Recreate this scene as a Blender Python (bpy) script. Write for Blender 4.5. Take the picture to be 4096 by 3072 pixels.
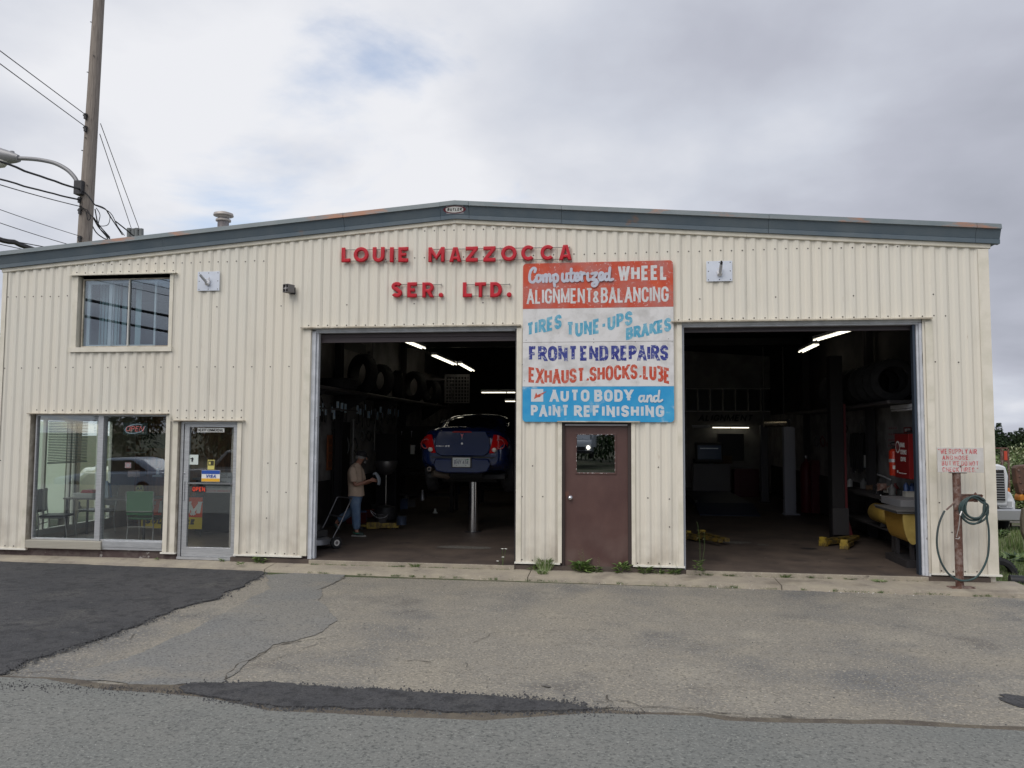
import bpy, bmesh, math, random
from mathutils import Vector, Matrix, Euler, noise as mn
for o in list(bpy.data.objects): bpy.data.objects.remove(o)
random.seed(7)
S = bpy.context.scene
COL = S.collection
PI = math.pi
# ------------------------------------------------------------------ camera
FPX, CD, CH = 3110.0, 11.5, 1.93
RM = (Matrix.Rotation(math.radians(7.55), 3, 'Z') @ Matrix.Rotation(math.radians(90 + 3.62), 3, 'X') @ Matrix.Rotation(math.radians(0.30), 3, 'Z'))
CAMP = Vector((0, -CD, CH))
cam = bpy.data.cameras.new('camera'); camo = bpy.data.objects.new('camera', cam); COL.objects.link(camo)
cam.sensor_width = 36; cam.lens = FPX / 4096 * 36; cam.clip_start = 0.05; cam.clip_end = 3000
camo.matrix_world = Matrix.Translation(CAMP) @ RM.to_4x4()
S.camera = camo
# ------------------------------------------------------------------ world: nishita sky seen through broken cloud
SUN_EL, SUN_AZ = math.radians(48), math.radians(205)     # compass style: 0 = +Y, clockwise
world = bpy.data.worlds.new('World'); S.world = world; world.use_nodes = True
nt = world.node_tree; nt.nodes.clear()
def N(t, **k):
    n = nt.nodes.new(t)
    for a, b in k.items(): setattr(n, a, b)
    return n
def L(a, b): nt.links.new(a, b)
out = N('ShaderNodeOutputWorld')
sky = N('ShaderNodeTexSky', sky_type='NISHITA', sun_disc=False, sun_elevation=SUN_EL, sun_rotation=SUN_AZ, dust_density=1.0)
bgs = N('ShaderNodeBackground'); bgs.inputs['Strength'].default_value = 0.15
L(sky.outputs[0], bgs.inputs['Color'])
tc = N('ShaderNodeTexCoord')
sep = N('ShaderNodeSeparateXYZ'); L(tc.outputs['Generated'], sep.inputs[0])
def M(op, a, b=None, c=None, clamp=False):
    n = N('ShaderNodeMath', operation=op); n.use_clamp = clamp
    for i, v in enumerate((a, b, c)):
        if v is None: continue
        if hasattr(v, 'links'): L(v, n.inputs[i])
        else: n.inputs[i].default_value = v
    return n.outputs[0]
zz = M('ADD', M('MAXIMUM', sep.outputs['Z'], 0.0), 0.22)
cx = M('DIVIDE', sep.outputs['X'], zz); cy = M('DIVIDE', sep.outputs['Y'], zz)
comb = N('ShaderNodeCombineXYZ'); L(cx, comb.inputs[0]); L(cy, comb.inputs[1]); comb.inputs[2].default_value = 3.7
def noise(scale, detail, rough, dist=0.0, off=(0, 0, 0)):
    m = N('ShaderNodeMapping'); L(comb.outputs[0], m.inputs[0]); m.inputs['Location'].default_value = off
    n = N('ShaderNodeTexNoise'); L(m.outputs[0], n.inputs['Vector'])
    n.inputs['Scale'].default_value = scale; n.inputs['Detail'].default_value = detail
    n.inputs['Roughness'].default_value = rough; n.inputs['Distortion'].default_value = dist
    return n.outputs[0]
def dirdot(px, py):
    d = (RM @ Vector(((px - 2048) / FPX, -(py - 1536) / FPX, -1))).normalized()
    v = N('ShaderNodeVectorMath', operation='DISTANCE'); L(tc.outputs['Generated'], v.inputs[0]); v.inputs[1].default_value = d
    return v.outputs['Value']
def bump_at(px, py, r, amp):
    q = M('DIVIDE', dirdot(px, py), r)
    return M('MULTIPLY', M('EXPONENT', M('MULTIPLY', M('MULTIPLY', q, q), -1.0)), amp)
n1 = noise(1.25, 9, 0.56, 0.35); n2 = noise(1.6, 6, 0.5, 0.1, (5, 2, 0)); n3 = noise(0.35, 3, 0.5, 0.0, (9, 4, 0))
cov = M('ADD', n1, 0.0)
for a in [(1330, 290, .13, -.085), (850, 760, .09, -.06), (1080, 470, .17, -.09), (1950, 80, .14, -.10), (1600, 150, .16, -.06), (350, 620, .12, -.03), (4060, 1660, .05, -.05), (2700, 600, .35, .14), (3600, 600, .4, .14), (300, 300, .2, .06)]:
    cov = M('ADD', cov, bump_at(*a))
mask = N('ShaderNodeMapRange'); mask.interpolation_type = 'SMOOTHSTEP'
L(cov, mask.inputs[0]); mask.inputs[1].default_value = 0.30; mask.inputs[2].default_value = 0.47
mask.inputs[3].default_value = 0.30
shade = M('ADD', M('MULTIPLY', n2, 0.75), M('MULTIPLY', n3, 0.4))
for a in [(1500, 700, .35, .16), (1250, 560, .22, .10), (700, 100, .25, .02), (3700, 1050, .30, -.07), (4150, 650, .38, -.09), (4080, 1420, .07, -.10), (3500, 100, .35, -.02), (2600, 760, .25, -.04), (4000, 1600, .06, .16),
          (2300, 250, .25, .02)]:
    shade = M('ADD', shade, bump_at(*a))
cr = N('ShaderNodeValToRGB'); L(shade, cr.inputs[0])
el = cr.color_ramp.elements
el[0].position = 0.30; el[0].color = (0.40, 0.42, 0.49, 1)
el[1].position = 0.80; el[1].color = (0.86, 0.87, 0.91, 1)
e = el.new(0.47); e.color = (0.50, 0.52, 0.60, 1)
e = el.new(0.60); e.color = (0.62, 0.65, 0.73, 1)
bgc = N('ShaderNodeBackground'); L(cr.outputs[0], bgc.inputs['Color']); bgc.inputs['Strength'].default_value = 0.78
mx = N('ShaderNodeMixShader'); L(mask.outputs[0], mx.inputs[0]); L(bgs.outputs[0], mx.inputs[1]); L(bgc.outputs[0], mx.inputs[2])
L(mx.outputs[0], out.inputs[0])
# ------------------------------------------------------------------ sun
sun = bpy.data.lights.new('sun', 'SUN'); suno = bpy.data.objects.new('sun', sun); COL.objects.link(suno)
sun.energy = 1.5; sun.angle = math.radians(50); sun.color = (1.0, 0.95, 0.88)
sd = Vector((math.sin(SUN_AZ) * math.cos(SUN_EL), math.cos(SUN_AZ) * math.cos(SUN_EL), math.sin(SUN_EL)))
suno.rotation_euler = sd.to_track_quat('Z', 'Y').to_euler()
suno.location = sd * 40
vs = S.view_settings; vs.view_transform = 'Standard'; vs.look = 'None'; vs.exposure = 0.34; vs.gamma = 1.0; vs.use_curve_mapping = False
S.render.engine = 'CYCLES'
S.render.resolution_x, S.render.resolution_y = 1024, 768
S.cycles.max_bounces = 6; S.cycles.diffuse_bounces = 3; S.cycles.glossy_bounces = 3; S.cycles.transparent_max_bounces = 12
S.cycles.sample_clamp_indirect = 4

# ------------------------------------------------------------------ measuring: a pixel of the 4096 px photo to a point on a real plane
def ray(x, y): return RM @ Vector(((x - 2048) / FPX, -(y - 1536) / FPX, -1))
def fac(x, y, Y=0.0):
    d = ray(x, y); return CAMP + d * ((Y + CD) / d.y)
def atx(x, y, X):
    d = ray(x, y); return CAMP + d * (X / d.x)
def atz(x, y, z):
    d = ray(x, y); return CAMP + d * ((z - CH) / d.z)
GK = 0.0226
def gnd(x, y, dz=0.0):
    d = ray(x, y); k = GK
    t = (-0.12 + dz - .9 * k - CAMP.z - k * CAMP.y) / (d.z + k * d.y); return CAMP + d * t
def gz(x, y):
    if y < -12.5: return .13 - min((-y - 12.5) * .25, .65)
    if y < -.9: return -0.12 + GK * min(-y - .9, 11.1)
    if y < 0: return -.12
    return -.12 - .062 * min(y, 62)

# ------------------------------------------------------------------ materials
MATS = {}
def mat(name, col, rough=.6, metal=0.0, col2=None, sc=3.0, lo=.4, hi=.6, det=5, bump=0.0, bsc=None, spec=.5, emit=None, es=1.0, coat=0.0, stretch=(1, 1, 1), extra=None, alpha=None):
    if name in MATS: return MATS[name]
    m = bpy.data.materials.new(name); m.use_nodes = True; MATS[name] = m
    t = m.node_tree; b = t.nodes['Principled BSDF']
    b.inputs['Base Color'].default_value = (*col, 1); b.inputs['Roughness'].default_value = rough; b.inputs['Metallic'].default_value = metal
    b.inputs['Specular IOR Level'].default_value = spec; b.inputs['Coat Weight'].default_value = coat; b.inputs['Coat Roughness'].default_value = .04
    if emit: b.inputs['Emission Color'].default_value = (*emit, 1); b.inputs['Emission Strength'].default_value = es
    co = None
    if col2 or bump or extra:
        tcn = t.nodes.new('ShaderNodeTexCoord'); mp = t.nodes.new('ShaderNodeMapping'); mp.inputs['Scale'].default_value = stretch
        t.links.new(tcn.outputs['Object'], mp.inputs[0]); co = mp.outputs[0]
    cur = None
    if col2:
        cur = mixnoise(t, co, (*col, 1), (*col2, 1), sc, lo, hi, det)
    for ex in (extra or []):     # (colour, scale, lo, hi, detail)
        cur = mixnoise(t, co, cur if cur else (*col, 1), (*ex[0], 1), ex[1], ex[2], ex[3], ex[4])
    if cur: t.links.new(cur, b.inputs['Base Color'])
    if bump:
        n = t.nodes.new('ShaderNodeTexNoise'); n.inputs['Scale'].default_value = bsc or sc * 4; n.inputs['Detail'].default_value = 6
        t.links.new(co, n.inputs['Vector']); bp = t.nodes.new('ShaderNodeBump'); bp.inputs['Strength'].default_value = 1; bp.inputs['Distance'].default_value = bump
        t.links.new(n.outputs[0], bp.inputs['Height']); t.links.new(bp.outputs[0], b.inputs['Normal'])
    return m
def mixnoise(t, co, a, bcol, sc, lo, hi, det):
    n = t.nodes.new('ShaderNodeTexNoise'); n.inputs['Scale'].default_value = sc; n.inputs['Detail'].default_value = det; n.inputs['Roughness'].default_value = .6
    t.links.new(co, n.inputs['Vector'])
    r = t.nodes.new('ShaderNodeMapRange'); r.inputs[1].default_value = lo; r.inputs[2].default_value = hi; t.links.new(n.outputs[0], r.inputs[0])
    mx = t.nodes.new('ShaderNodeMix'); mx.data_type = 'RGBA'; t.links.new(r.outputs[0], mx.inputs['Factor'])
    for i, v in ((6, a), (7, bcol)):
        if isinstance(v, tuple): mx.inputs[i].default_value = v
        else: t.links.new(v, mx.inputs[i])
    return mx.outputs[2]
def glass_mat(name, refl, tint=(.85, .9, .9), tr=1.0):
    if name in MATS: return MATS[name]
    m = bpy.data.materials.new(name); m.use_nodes = True; MATS[name] = m
    t = m.node_tree; t.nodes.clear(); o = t.nodes.new('ShaderNodeOutputMaterial')
    g = t.nodes.new('ShaderNodeBsdfGlossy'); g.inputs['Roughness'].default_value = .01; g.inputs['Color'].default_value = (.9, .95, 1, 1)
    r = t.nodes.new('ShaderNodeBsdfTransparent'); r.inputs['Color'].default_value = (*tint, 1)
    f = t.nodes.new('ShaderNodeLayerWeight'); f.inputs['Blend'].default_value = .5
    pw_ = t.nodes.new('ShaderNodeMath'); pw_.operation = 'POWER'; t.links.new(f.outputs['Facing'], pw_.inputs[0]); pw_.inputs[1].default_value = 5
    a = t.nodes.new('ShaderNodeMath'); a.operation = 'MULTIPLY_ADD'; t.links.new(pw_.outputs[0], a.inputs[0]); a.inputs[1].default_value = .8; a.inputs[2].default_value = refl
    a.use_clamp = True
    x = t.nodes.new('ShaderNodeMixShader'); t.links.new(a.outputs[0], x.inputs[0]); t.links.new(r.outputs[0], x.inputs[1]); t.links.new(g.outputs[0], x.inputs[2])
    t.links.new(x.outputs[0], o.inputs[0]); return m
CREAM = mat('cream_siding', (.73, .68, .58), .45, col2=(.70, .67, .59), sc=.9, lo=.35, hi=.65, bump=.0022, bsc=2.5, extra=[((.58, .54, .46), 2.2, .55, .85, 6), ((.50, .43, .34), 9, .68, .80, 5)], stretch=(1, 1, .25))
TRIM = mat('cream_trim', (.75, .70, .60), .4, col2=(.57, .54, .43), sc=4, lo=.4, hi=.8)
DTRIM = mat('weathered_shaded_trim', (.36, .31, .24), .6, col2=(.56, .51, .42), sc=6, lo=.4, hi=.6)  # worn flashing colour, also the painted-in shade of the left jamb returns
FASC = mat('fascia_blue_grey', (.10, .135, .165), .45, col2=(.14, .17, .19), sc=2.5, lo=.35, hi=.7, extra=[((.27, .15, .09), 1.7, .66, .76, 7)], bump=.0008, bsc=12)
FASCT = mat('fascia_lip_worn', (.19, .215, .225), .5, col2=(.14, .175, .19), sc=3, lo=.35, hi=.65, extra=[((.36, .17, .10), 1.1, .56, .66, 8)], stretch=(1, 1, 3))
FNDN = mat('foundation_dark', (.075, .05, .048), .8, col2=(.11, .085, .078), sc=8, lo=.45, hi=.6, extra=[((.33, .31, .29), 5, .62, .66, 8)], bump=.004)
STEELD = mat('brown_door_paint', (.080, .040, .036), .38, col2=(.115, .062, .053), sc=2.5, lo=.35, hi=.7, extra=[((.17, .075, .05), 5, .64, .74, 8), ((.4, .36, .34), 22, .76, .79, 4)], stretch=(1, 1, .6))
ALUM = mat('brushed_aluminium', (.58, .59, .60), .38, .55, col2=(.48, .49, .50), sc=6, stretch=(1, 1, 10))
WHITEP = mat('white_jamb_paint', (.62, .64, .68), .5, col2=(.50, .52, .55), sc=5, extra=[((.2, .18, .17), 9, .68, .72, 6)])
DARKM = mat('dark_metal', (.03, .028, .03), .5)
BLACK = mat('black_void', (.012, .012, .014), .7)
RUBBER = mat('tyre_rubber', (.012, .012, .014), .8, col2=(.02, .02, .021), sc=10)
SCREW = mat('screw_heads', (.09, .075, .065), .5, .3)
GLASS = glass_mat('shop_glass', .12, (.96, .98, .97))
GLASS2 = glass_mat('upper_window_glass', .13, (.8, .86, .9))
GLASSD = glass_mat('dark_car_glass', .12, (.05, .05, .06))
CONC = mat('apron_concrete', (.37, .325, .25), .85, col2=(.28, .245, .20), sc=3, lo=.35, hi=.65, bump=.006, bsc=60, extra=[((.44, .40, .32), 40, .58, .70, 4), ((.17, .145, .115), 1.3, .56, .72, 7), ((.10, .085, .07), 6, .66, .74, 7)])
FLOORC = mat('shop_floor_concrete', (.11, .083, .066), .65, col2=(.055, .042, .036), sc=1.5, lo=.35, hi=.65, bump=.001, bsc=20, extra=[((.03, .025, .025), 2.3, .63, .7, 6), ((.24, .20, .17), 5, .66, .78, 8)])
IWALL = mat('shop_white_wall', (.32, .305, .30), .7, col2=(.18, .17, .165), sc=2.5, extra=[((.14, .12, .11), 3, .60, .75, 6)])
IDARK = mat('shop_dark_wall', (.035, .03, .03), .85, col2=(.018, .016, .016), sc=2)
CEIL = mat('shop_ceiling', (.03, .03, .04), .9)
WOODP = mat('wood_panelling', (.34, .15, .07), .5, col2=(.18, .08, .04), sc=3, stretch=(6, 6, 1))
CHROME = mat('polished_steel', (.7, .7, .72), .16, 1.0)
YELLOW = mat('yellow_paint', (.36, .25, .03), .55, col2=(.12, .08, .02), sc=9)
REDP = mat('red_cabinet_paint', (.21, .012, .012), .4)
REDL = mat('red_letter_plastic', (.52, .007, .020), .38, coat=.15, spec=.35, col2=(.46, .012, .025), sc=5)
WHITEM = mat('white_plate_metal', (.66, .70, .78), .45, col2=(.60, .64, .72), sc=3)
GREYP = mat('grey_plastic', (.16, .15, .15), .6)
WGREY = mat('white_grey_enamel', (.7, .7, .72), .4)
RUST = mat('rusty_pipe', (.12, .055, .038), .85, col2=(.22, .16, .14), sc=14, lo=.45, hi=.6, bump=.003, bsc=50, extra=[((.40, .34, .31), 60, .66, .74, 3), ((.05, .02, .016), 9, .6, .7, 5)])
PAPER = mat('paper_white', (.72, .72, .68), .7)
WOODPOLE = mat('grey_pole_wood', (.30, .26, .225), .9, col2=(.19, .16, .14), sc=6, lo=.35, hi=.65, stretch=(5, 5, .35), bump=.006, bsc=9, extra=[((.07, .055, .05), 7, .62, .70, 5), ((.28, .25, .22), 5, .6, .75, 6)])
CABLE = mat('black_cable', (.015, .015, .017), .6)
WIRE = mat('galvanised_wire', (.10, .10, .11), .5)

def soil_base(m, col, z1, amt):       # road splash on the lowest part of the sheets, broken up by noise
    t = m.node_tree; b = t.nodes['Principled BSDF']; src = b.inputs['Base Color'].links[0].from_socket
    tcn = t.nodes.new('ShaderNodeTexCoord'); sp = t.nodes.new('ShaderNodeSeparateXYZ'); t.links.new(tcn.outputs['Object'], sp.inputs[0])
    n = t.nodes.new('ShaderNodeTexNoise'); n.inputs['Scale'].default_value = 3; n.inputs['Detail'].default_value = 8; t.links.new(tcn.outputs['Object'], n.inputs['Vector'])
    r = t.nodes.new('ShaderNodeMapRange'); r.inputs[1].default_value = z1; r.inputs[2].default_value = 0.0; t.links.new(sp.outputs['Z'], r.inputs[0])
    r2 = t.nodes.new('ShaderNodeMapRange'); r2.inputs[1].default_value = .35; r2.inputs[2].default_value = .7; r2.inputs[4].default_value = amt; t.links.new(n.outputs[0], r2.inputs[0])
    mm = t.nodes.new('ShaderNodeMath'); mm.operation = 'MULTIPLY'; t.links.new(r.outputs[0], mm.inputs[0]); t.links.new(r2.outputs[0], mm.inputs[1])
    mx = t.nodes.new('ShaderNodeMix'); mx.data_type = 'RGBA'; t.links.new(mm.outputs[0], mx.inputs['Factor']); t.links.new(src, mx.inputs[6]); mx.inputs[7].default_value = (*col, 1)
    t.links.new(mx.outputs[2], b.inputs['Base Color'])
soil_base(CREAM, (.36, .31, .25), .9, .75); soil_base(STEELD, (.20, .15, .13), .7, .6)
# ------------------------------------------------------------------ mesh builder
class MB:
    def __init__(s): s.v = []; s.f = []; s.mi = []; s.m = 0
    def face(s, pts, m=None):
        n = len(s.v); s.v += [tuple(p) for p in pts]; s.f.append(tuple(range(n, n + len(pts)))); s.mi.append(s.m if m is None else m)
    def box(s, a, b, rot=None, c=None):
        x0, y0, z0 = a; x1, y1, z1 = b
        p = [Vector(q) for q in ((x0, y0, z0), (x1, y0, z0), (x1, y1, z0), (x0, y1, z0), (x0, y0, z1), (x1, y0, z1), (x1, y1, z1), (x0, y1, z1))]
        if rot:
            cc = Vector(c) if c else sum(p, Vector()) / 8
            R = Euler(rot).to_matrix(); p = [R @ (q - cc) + cc for q in p]
        n = len(s.v); s.v += [tuple(q) for q in p]
        for f in ((0, 3, 2, 1), (4, 5, 6, 7), (0, 1, 5, 4), (1, 2, 6, 5), (2, 3, 7, 6), (3, 0, 4, 7)):
            s.f.append(tuple(n + i for i in f)); s.mi.append(s.m)
        return s
    def tube(s, pts, r, seg=8, caps=True, flat=1.0):
        pts = [Vector(p) for p in pts]; rs = r if isinstance(r, (list, tuple)) else [r] * len(pts)
        rings = []; up = None
        for i, p in enumerate(pts):
            d = (pts[min(i + 1, len(pts) - 1)] - pts[max(i - 1, 0)])
            if d.length < 1e-9: d = Vector((0, 0, 1))
            d.normalize()
            if up is None: up = d.orthogonal().normalized()
            up = (up - d * up.dot(d))
            up = up.normalized() if up.length > 1e-6 else d.orthogonal().normalized()
            w = d.cross(up)
            n = len(s.v)
            for k in range(seg):
                a = 2 * PI * k / seg; s.v.append(tuple(p + (up * math.cos(a) + w * math.sin(a) * flat) * rs[i]))
            rings.append(n)
        for i in range(len(pts) - 1):
            a, b = rings[i], rings[i + 1]
            for k in range(seg):
                s.f.append((a + k, a + (k + 1) % seg, b + (k + 1) % seg, b + k)); s.mi.append(s.m)
        if caps:
            s.f.append(tuple(rings[0] + k for k in reversed(range(seg)))); s.mi.append(s.m)
            s.f.append(tuple(rings[-1] + k for k in range(seg))); s.mi.append(s.m)
        return s
    def lathe(s, prof, c=(0, 0, 0), axis='Z', seg=24, caps=False):
        c = Vector(c); rings = []
        for r, h in prof:
            n = len(s.v)
            for k in range(seg):
                a = 2 * PI * k / seg; u, w = r * math.cos(a), r * math.sin(a)
                q = {'Z': (u, w, h), 'X': (h, u, w), 'Y': (w, h, u)}[axis]; s.v.append(tuple(c + Vector(q)))
            rings.append(n)
        for i in range(len(prof) - 1):
            a, b = rings[i], rings[i + 1]
            for k in range(seg):
                s.f.append((a + k, a + (k + 1) % seg, b + (k + 1) % seg, b + k)); s.mi.append(s.m)
        if caps:
            s.f.append(tuple(rings[0] + k for k in reversed(range(seg)))); s.mi.append(s.m)
            s.f.append(tuple(rings[-1] + k for k in range(seg))); s.mi.append(s.m)
        return s
    def prism(s, poly, a, b, plane='XZ'):
        def P(u, w, h): return {'XZ': (u, h, w), 'YZ': (h, u, w), 'XY': (u, w, h)}[plane]
        s.face([P(u, w, a) for u, w in poly]); s.face([P(u, w, b) for u, w in reversed(poly)])
        for i in range(len(poly)):
            (u0, w0), (u1, w1) = poly[i], poly[(i + 1) % len(poly)]
            s.face([P(u0, w0, a), P(u0, w0, b), P(u1, w1, b), P(u1, w1, a)])
        return s
    def build(s, name, m, parent=None, smooth=None, bevel=0, fixn=True, label=None, kind=None):
        me = bpy.data.meshes.new(name); me.from_pydata(s.v, [], s.f)
        ms = m if isinstance(m, (list, tuple)) else [m]
        for q in ms: me.materials.append(q)
        if len(ms) > 1: me.polygons.foreach_set('material_index', s.mi)
        if fixn and len(s.f) < 60000:
            b = bmesh.new(); b.from_mesh(me); bmesh.ops.remove_doubles(b, verts=b.verts, dist=1e-5)
            bmesh.ops.recalc_face_normals(b, faces=b.faces); b.to_mesh(me); b.free()
        if smooth:
            me.polygons.foreach_set('use_smooth', [True] * len(me.polygons))
            me.set_sharp_from_angle(angle=math.radians(smooth if smooth is not True else 35))
        me.update()
        o = bpy.data.objects.new(name, me); COL.objects.link(o)
        if parent: o.parent = parent
        if bevel:
            md = o.modifiers.new('bevel', 'BEVEL'); md.width = bevel; md.segments = 2; md.limit_method = 'ANGLE'; md.harden_normals = False
        if label: o['label'] = label
        if kind: o['kind'] = kind
        return o
def tag(o, label, cat, group=None, kind=None):
    o['label'] = label; o['category'] = cat
    if group: o['group'] = group
    if kind: o['kind'] = kind
    return o
def thing(name, label, cat, loc=(0, 0, 0), rz=0, group=None):
    o = bpy.data.objects.new(name, None); COL.objects.link(o); o.location = loc; o.rotation_euler = (0, 0, rz); o.empty_display_size = .1
    return tag(o, label, cat, group)
def struct(o): o['kind'] = 'structure'; return o
def dup(root, loc, rz=None, label=None, group=None):
    r = root.copy(); COL.objects.link(r); r.location = loc
    if rz is not None: r.rotation_euler = (0, 0, rz)
    if label: r['label'] = label
    if group: r['group'] = group
    for ch in list(root.children):
        c = ch.copy(); COL.objects.link(c); c.parent = r
        for g in list(ch.children):
            d = g.copy(); COL.objects.link(d); d.parent = c
    return r
def part(name, fn, m, parent, **k):
    b = MB(); fn(b); return b.build(name, m, parent, **k)
def smoothpath(pts, n=6):
    pts = [Vector(p) for p in pts]; o = []
    for i in range(len(pts) - 1):
        p0, p1, p2, p3 = pts[max(i - 1, 0)], pts[i], pts[i + 1], pts[min(i + 2, len(pts) - 1)]
        for k in range(n):
            t = k / n
            o.append(.5 * ((2 * p1) + (-p0 + p2) * t + (2 * p0 - 5 * p1 + 4 * p2 - p3) * t * t + (-p0 + 3 * p1 - 3 * p2 + p3) * t ** 3))
    o.append(pts[-1]); return o

# ------------------------------------------------------------------ stroke lettering
def arc(cx, cy, rx, ry, a0, a1, n=5):
    return [(cx + rx * math.cos(math.radians(a0 + (a1 - a0) * i / n)), cy + ry * math.sin(math.radians(a0 + (a1 - a0) * i / n))) for i in range(n + 1)]
GL = {
 'A': (.62, [[(0, 0), (.5, 1), (1, 0)], [(.2, .3), (.8, .3)]]),
 'B': (.55, [[(0, .53), (0, 0), (.5, 0)] + arc(.5, .26, .5, .26, -90, 90) + [(.05, .52)], [(0, .5), (0, 1), (.5, 1)] + arc(.45, .77, .5, .23, 90, -90) + [(.05, .54)]]),
 '3': (.55, [[(0, 1), (.5, 1)] + arc(.45, .77, .5, .23, 90, -90) + [(.15, .54)], arc(.5, .27, .5, .27, 90, -90) + [(0, 0)]]),
 'C': (.55, [[(1, .68)] + arc(.5, .72, .5, .28, 0, 180) + arc(.5, .28, .5, .28, 180, 360) + [(1, .33)]]),
 'D': (.56, [[(0, 0), (0, 1), (.5, 1)] + arc(.5, .7, .5, .3, 90, 0) + arc(.5, .3, .5, .3, 0, -90) + [(0, 0)]]),
 'E': (.48, [[(1, 0), (0, 0), (0, 1), (1, 1)], [(0, .5), (.85, .5)]]),
 'F': (.48, [[(0, 0), (0, 1), (1, 1)], [(0, .5), (.85, .5)]]),
 'G': (.58, [[(1, .7)] + arc(.5, .72, .5, .28, 0, 180) + arc(.5, .28, .5, .28, 180, 360) + [(1, .45), (.55, .45)]]),
 'H': (.56, [[(0, 0), (0, 1)], [(1, 0), (1, 1)], [(0, .5), (1, .5)]]),
 'I': (.0, [[(0, 0), (0, 1)]]),
 'J': (.45, [[(1, 1), (1, .25)] + arc(.5, .25, .5, .25, 0, -180)]),
 'K': (.55, [[(0, 0), (0, 1)], [(1, 1), (.02, .42)], [(.3, .6), (1, 0)]]),
 'L': (.45, [[(0, 1), (0, 0), (1, 0)]]),
 'M': (.75, [[(0, 0), (0, 1), (.5, .15), (1, 1), (1, 0)]]),
 'N': (.58, [[(0, 0), (0, 1), (1, 0), (1, 1)]]),
 'O': (.58, [arc(.5, .7, .5, .3, 0, 180, 8) + arc(.5, .3, .5, .3, 180, 360, 8) + [(1, .7)]]),
 '0': (.58, [arc(.5, .7, .5, .3, 0, 180, 8) + arc(.5, .3, .5, .3, 180, 360, 8) + [(1, .7)]]),
 'P': (.52, [[(0, 0), (0, 1), (.5, 1)] + arc(.5, .74, .5, .26, 90, -90) + [(0, .48)]]),
 'R': (.55, [[(0, 0), (0, 1), (.5, 1)] + arc(.5, .75, .5, .25, 90, -90) + [(0, .5)], [(.45, .5), (1, 0)]]),
 'S': (.52, [[(1, .74)] + arc(.5, .75, .5, .25, 0, 180) + arc(.5, .75, .5, .25, 180, 270, 3) + arc(.5, .25, .5, .25, 90, 0, 3) + arc(.5, .25, .5, .25, 0, -180) + [(0, .28)]]),
 'T': (.55, [[(0, 1), (1, 1)], [(.5, 1), (.5, 0)]]),
 'U': (.56, [[(0, 1), (0, .28)] + arc(.5, .28, .5, .28, 180, 360, 8) + [(1, 1)]]),
 'V': (.6, [[(0, 1), (.5, 0), (1, 1)]]),
 'W': (.85, [[(0, 1), (.25, 0), (.5, .9), (.75, 0), (1, 1)]]),
 'X': (.6, [[(0, 0), (1, 1)], [(0, 1), (1, 0)]]),
 'Y': (.58, [[(0, 1), (.5, .48), (1, 1)], [(.5, .48), (.5, 0)]]),
 'Z': (.55, [[(0, 1), (1, 1), (0, 0), (1, 0)]]),
 '1': (.2, [[(0, .8), (1, 1), (1, 0)]]),
 '4': (.55, [[(.75, 0), (.75, 1), (0, .3), (1, .3)]]),
 '5': (.52, [[(1, 1), (0, 1), (0, .55), (.5, .6)] + arc(.5, .3, .5, .3, 90, -120)]),
 ',': (.1, [[(1, .1), (.9, -.02), (0, -.14)]]), '.': (.0, [[(0, 0), (0, .12)]]), '-': (.3, [[(0, .45), (1, .45)]]), '"': (.2, [[(0, 1), (0, .8)], [(1, 1), (1, .8)]]),
 '&': (.62, [[(1, 0), (.25, .7)] + arc(.5, .8, .28, .2, 180, 0) + [(.1, .3)] + arc(.45, .22, .4, .22, 180, 330)]),
}
def clipband(poly, lo, hi):
    for sgn, lim in ((1, lo), (-1, hi)):
        o = []
        for i in range(len(poly)):
            p, q = poly[i], poly[(i + 1) % len(poly)]; a, b = sgn * (p.y - lim), sgn * (q.y - lim)
            if a >= 0: o.append(p)
            if a * b < 0: o.append(p + (q - p) * (a / (a - b)))
        poly = o
        if len(poly) < 3: return []
    return poly
def ribbon1(q, w, closed):
    Lp, Rp = [], []; n = len(q)
    for i in range(n):
        a = q[(i - 1) % n] if (closed or i > 0) else None
        b = q[(i + 1) % n] if (closed or i < n - 1) else None
        d0 = (q[i] - a).normalized() if a is not None else None; d1 = (b - q[i]).normalized() if b is not None else None
        if d0 is None: d0 = d1
        if d1 is None: d1 = d0
        n0 = Vector((-d0.y, d0.x)); n1 = Vector((-d1.y, d1.x)); m = n0 + n1
        if m.length < .2: m = n0
        m.normalize(); k = min(1 / max(m.dot(n0), .3), 1.5)
        Lp.append(q[i] + m * w / 2 * k); Rp.append(q[i] - m * w / 2 * k)
    return [[Rp[i], Rp[(i + 1) % n], Lp[(i + 1) % n], Lp[i]] for i in range(n if closed else n - 1)]
def ribbon(pts, w, H=None):
    q = []
    for p in pts:
        if not q or (Vector(p) - q[-1]).length > 1e-6: q.append(Vector(p))
    closed = (q[0] - q[-1]).length < 1e-5 and len(q) > 3
    if closed: q.pop(); return ribbon1(q, w, True)
    if H is None: return ribbon1(q, w, False)
    f = []; run = [q[0]]; ext0 = False
    def flush(run, e0, e1):
        r = [p.copy() for p in run]
        if len(r) < 2: return
        if e0: r[0] += (r[0] - r[1]).normalized() * w * .9
        if e1: r[-1] += (r[-1] - r[-2]).normalized() * w * .9
        ww = w * .74 if len(r) == 2 and (e0 and e1) else w
        for g in ribbon1(r, ww, False):
            g = clipband(g, 0, H)
            if len(g) > 2: f.append(g)
    for i in range(1, len(q)):
        run.append(q[i])
        if i < len(q) - 1:
            d0 = (q[i] - q[i - 1]).normalized(); d1 = (q[i + 1] - q[i]).normalized()
            if d0.dot(d1) < -.1: flush(run, ext0, True); run = [q[i]]; ext0 = True
    flush(run, ext0, False); return f
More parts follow.
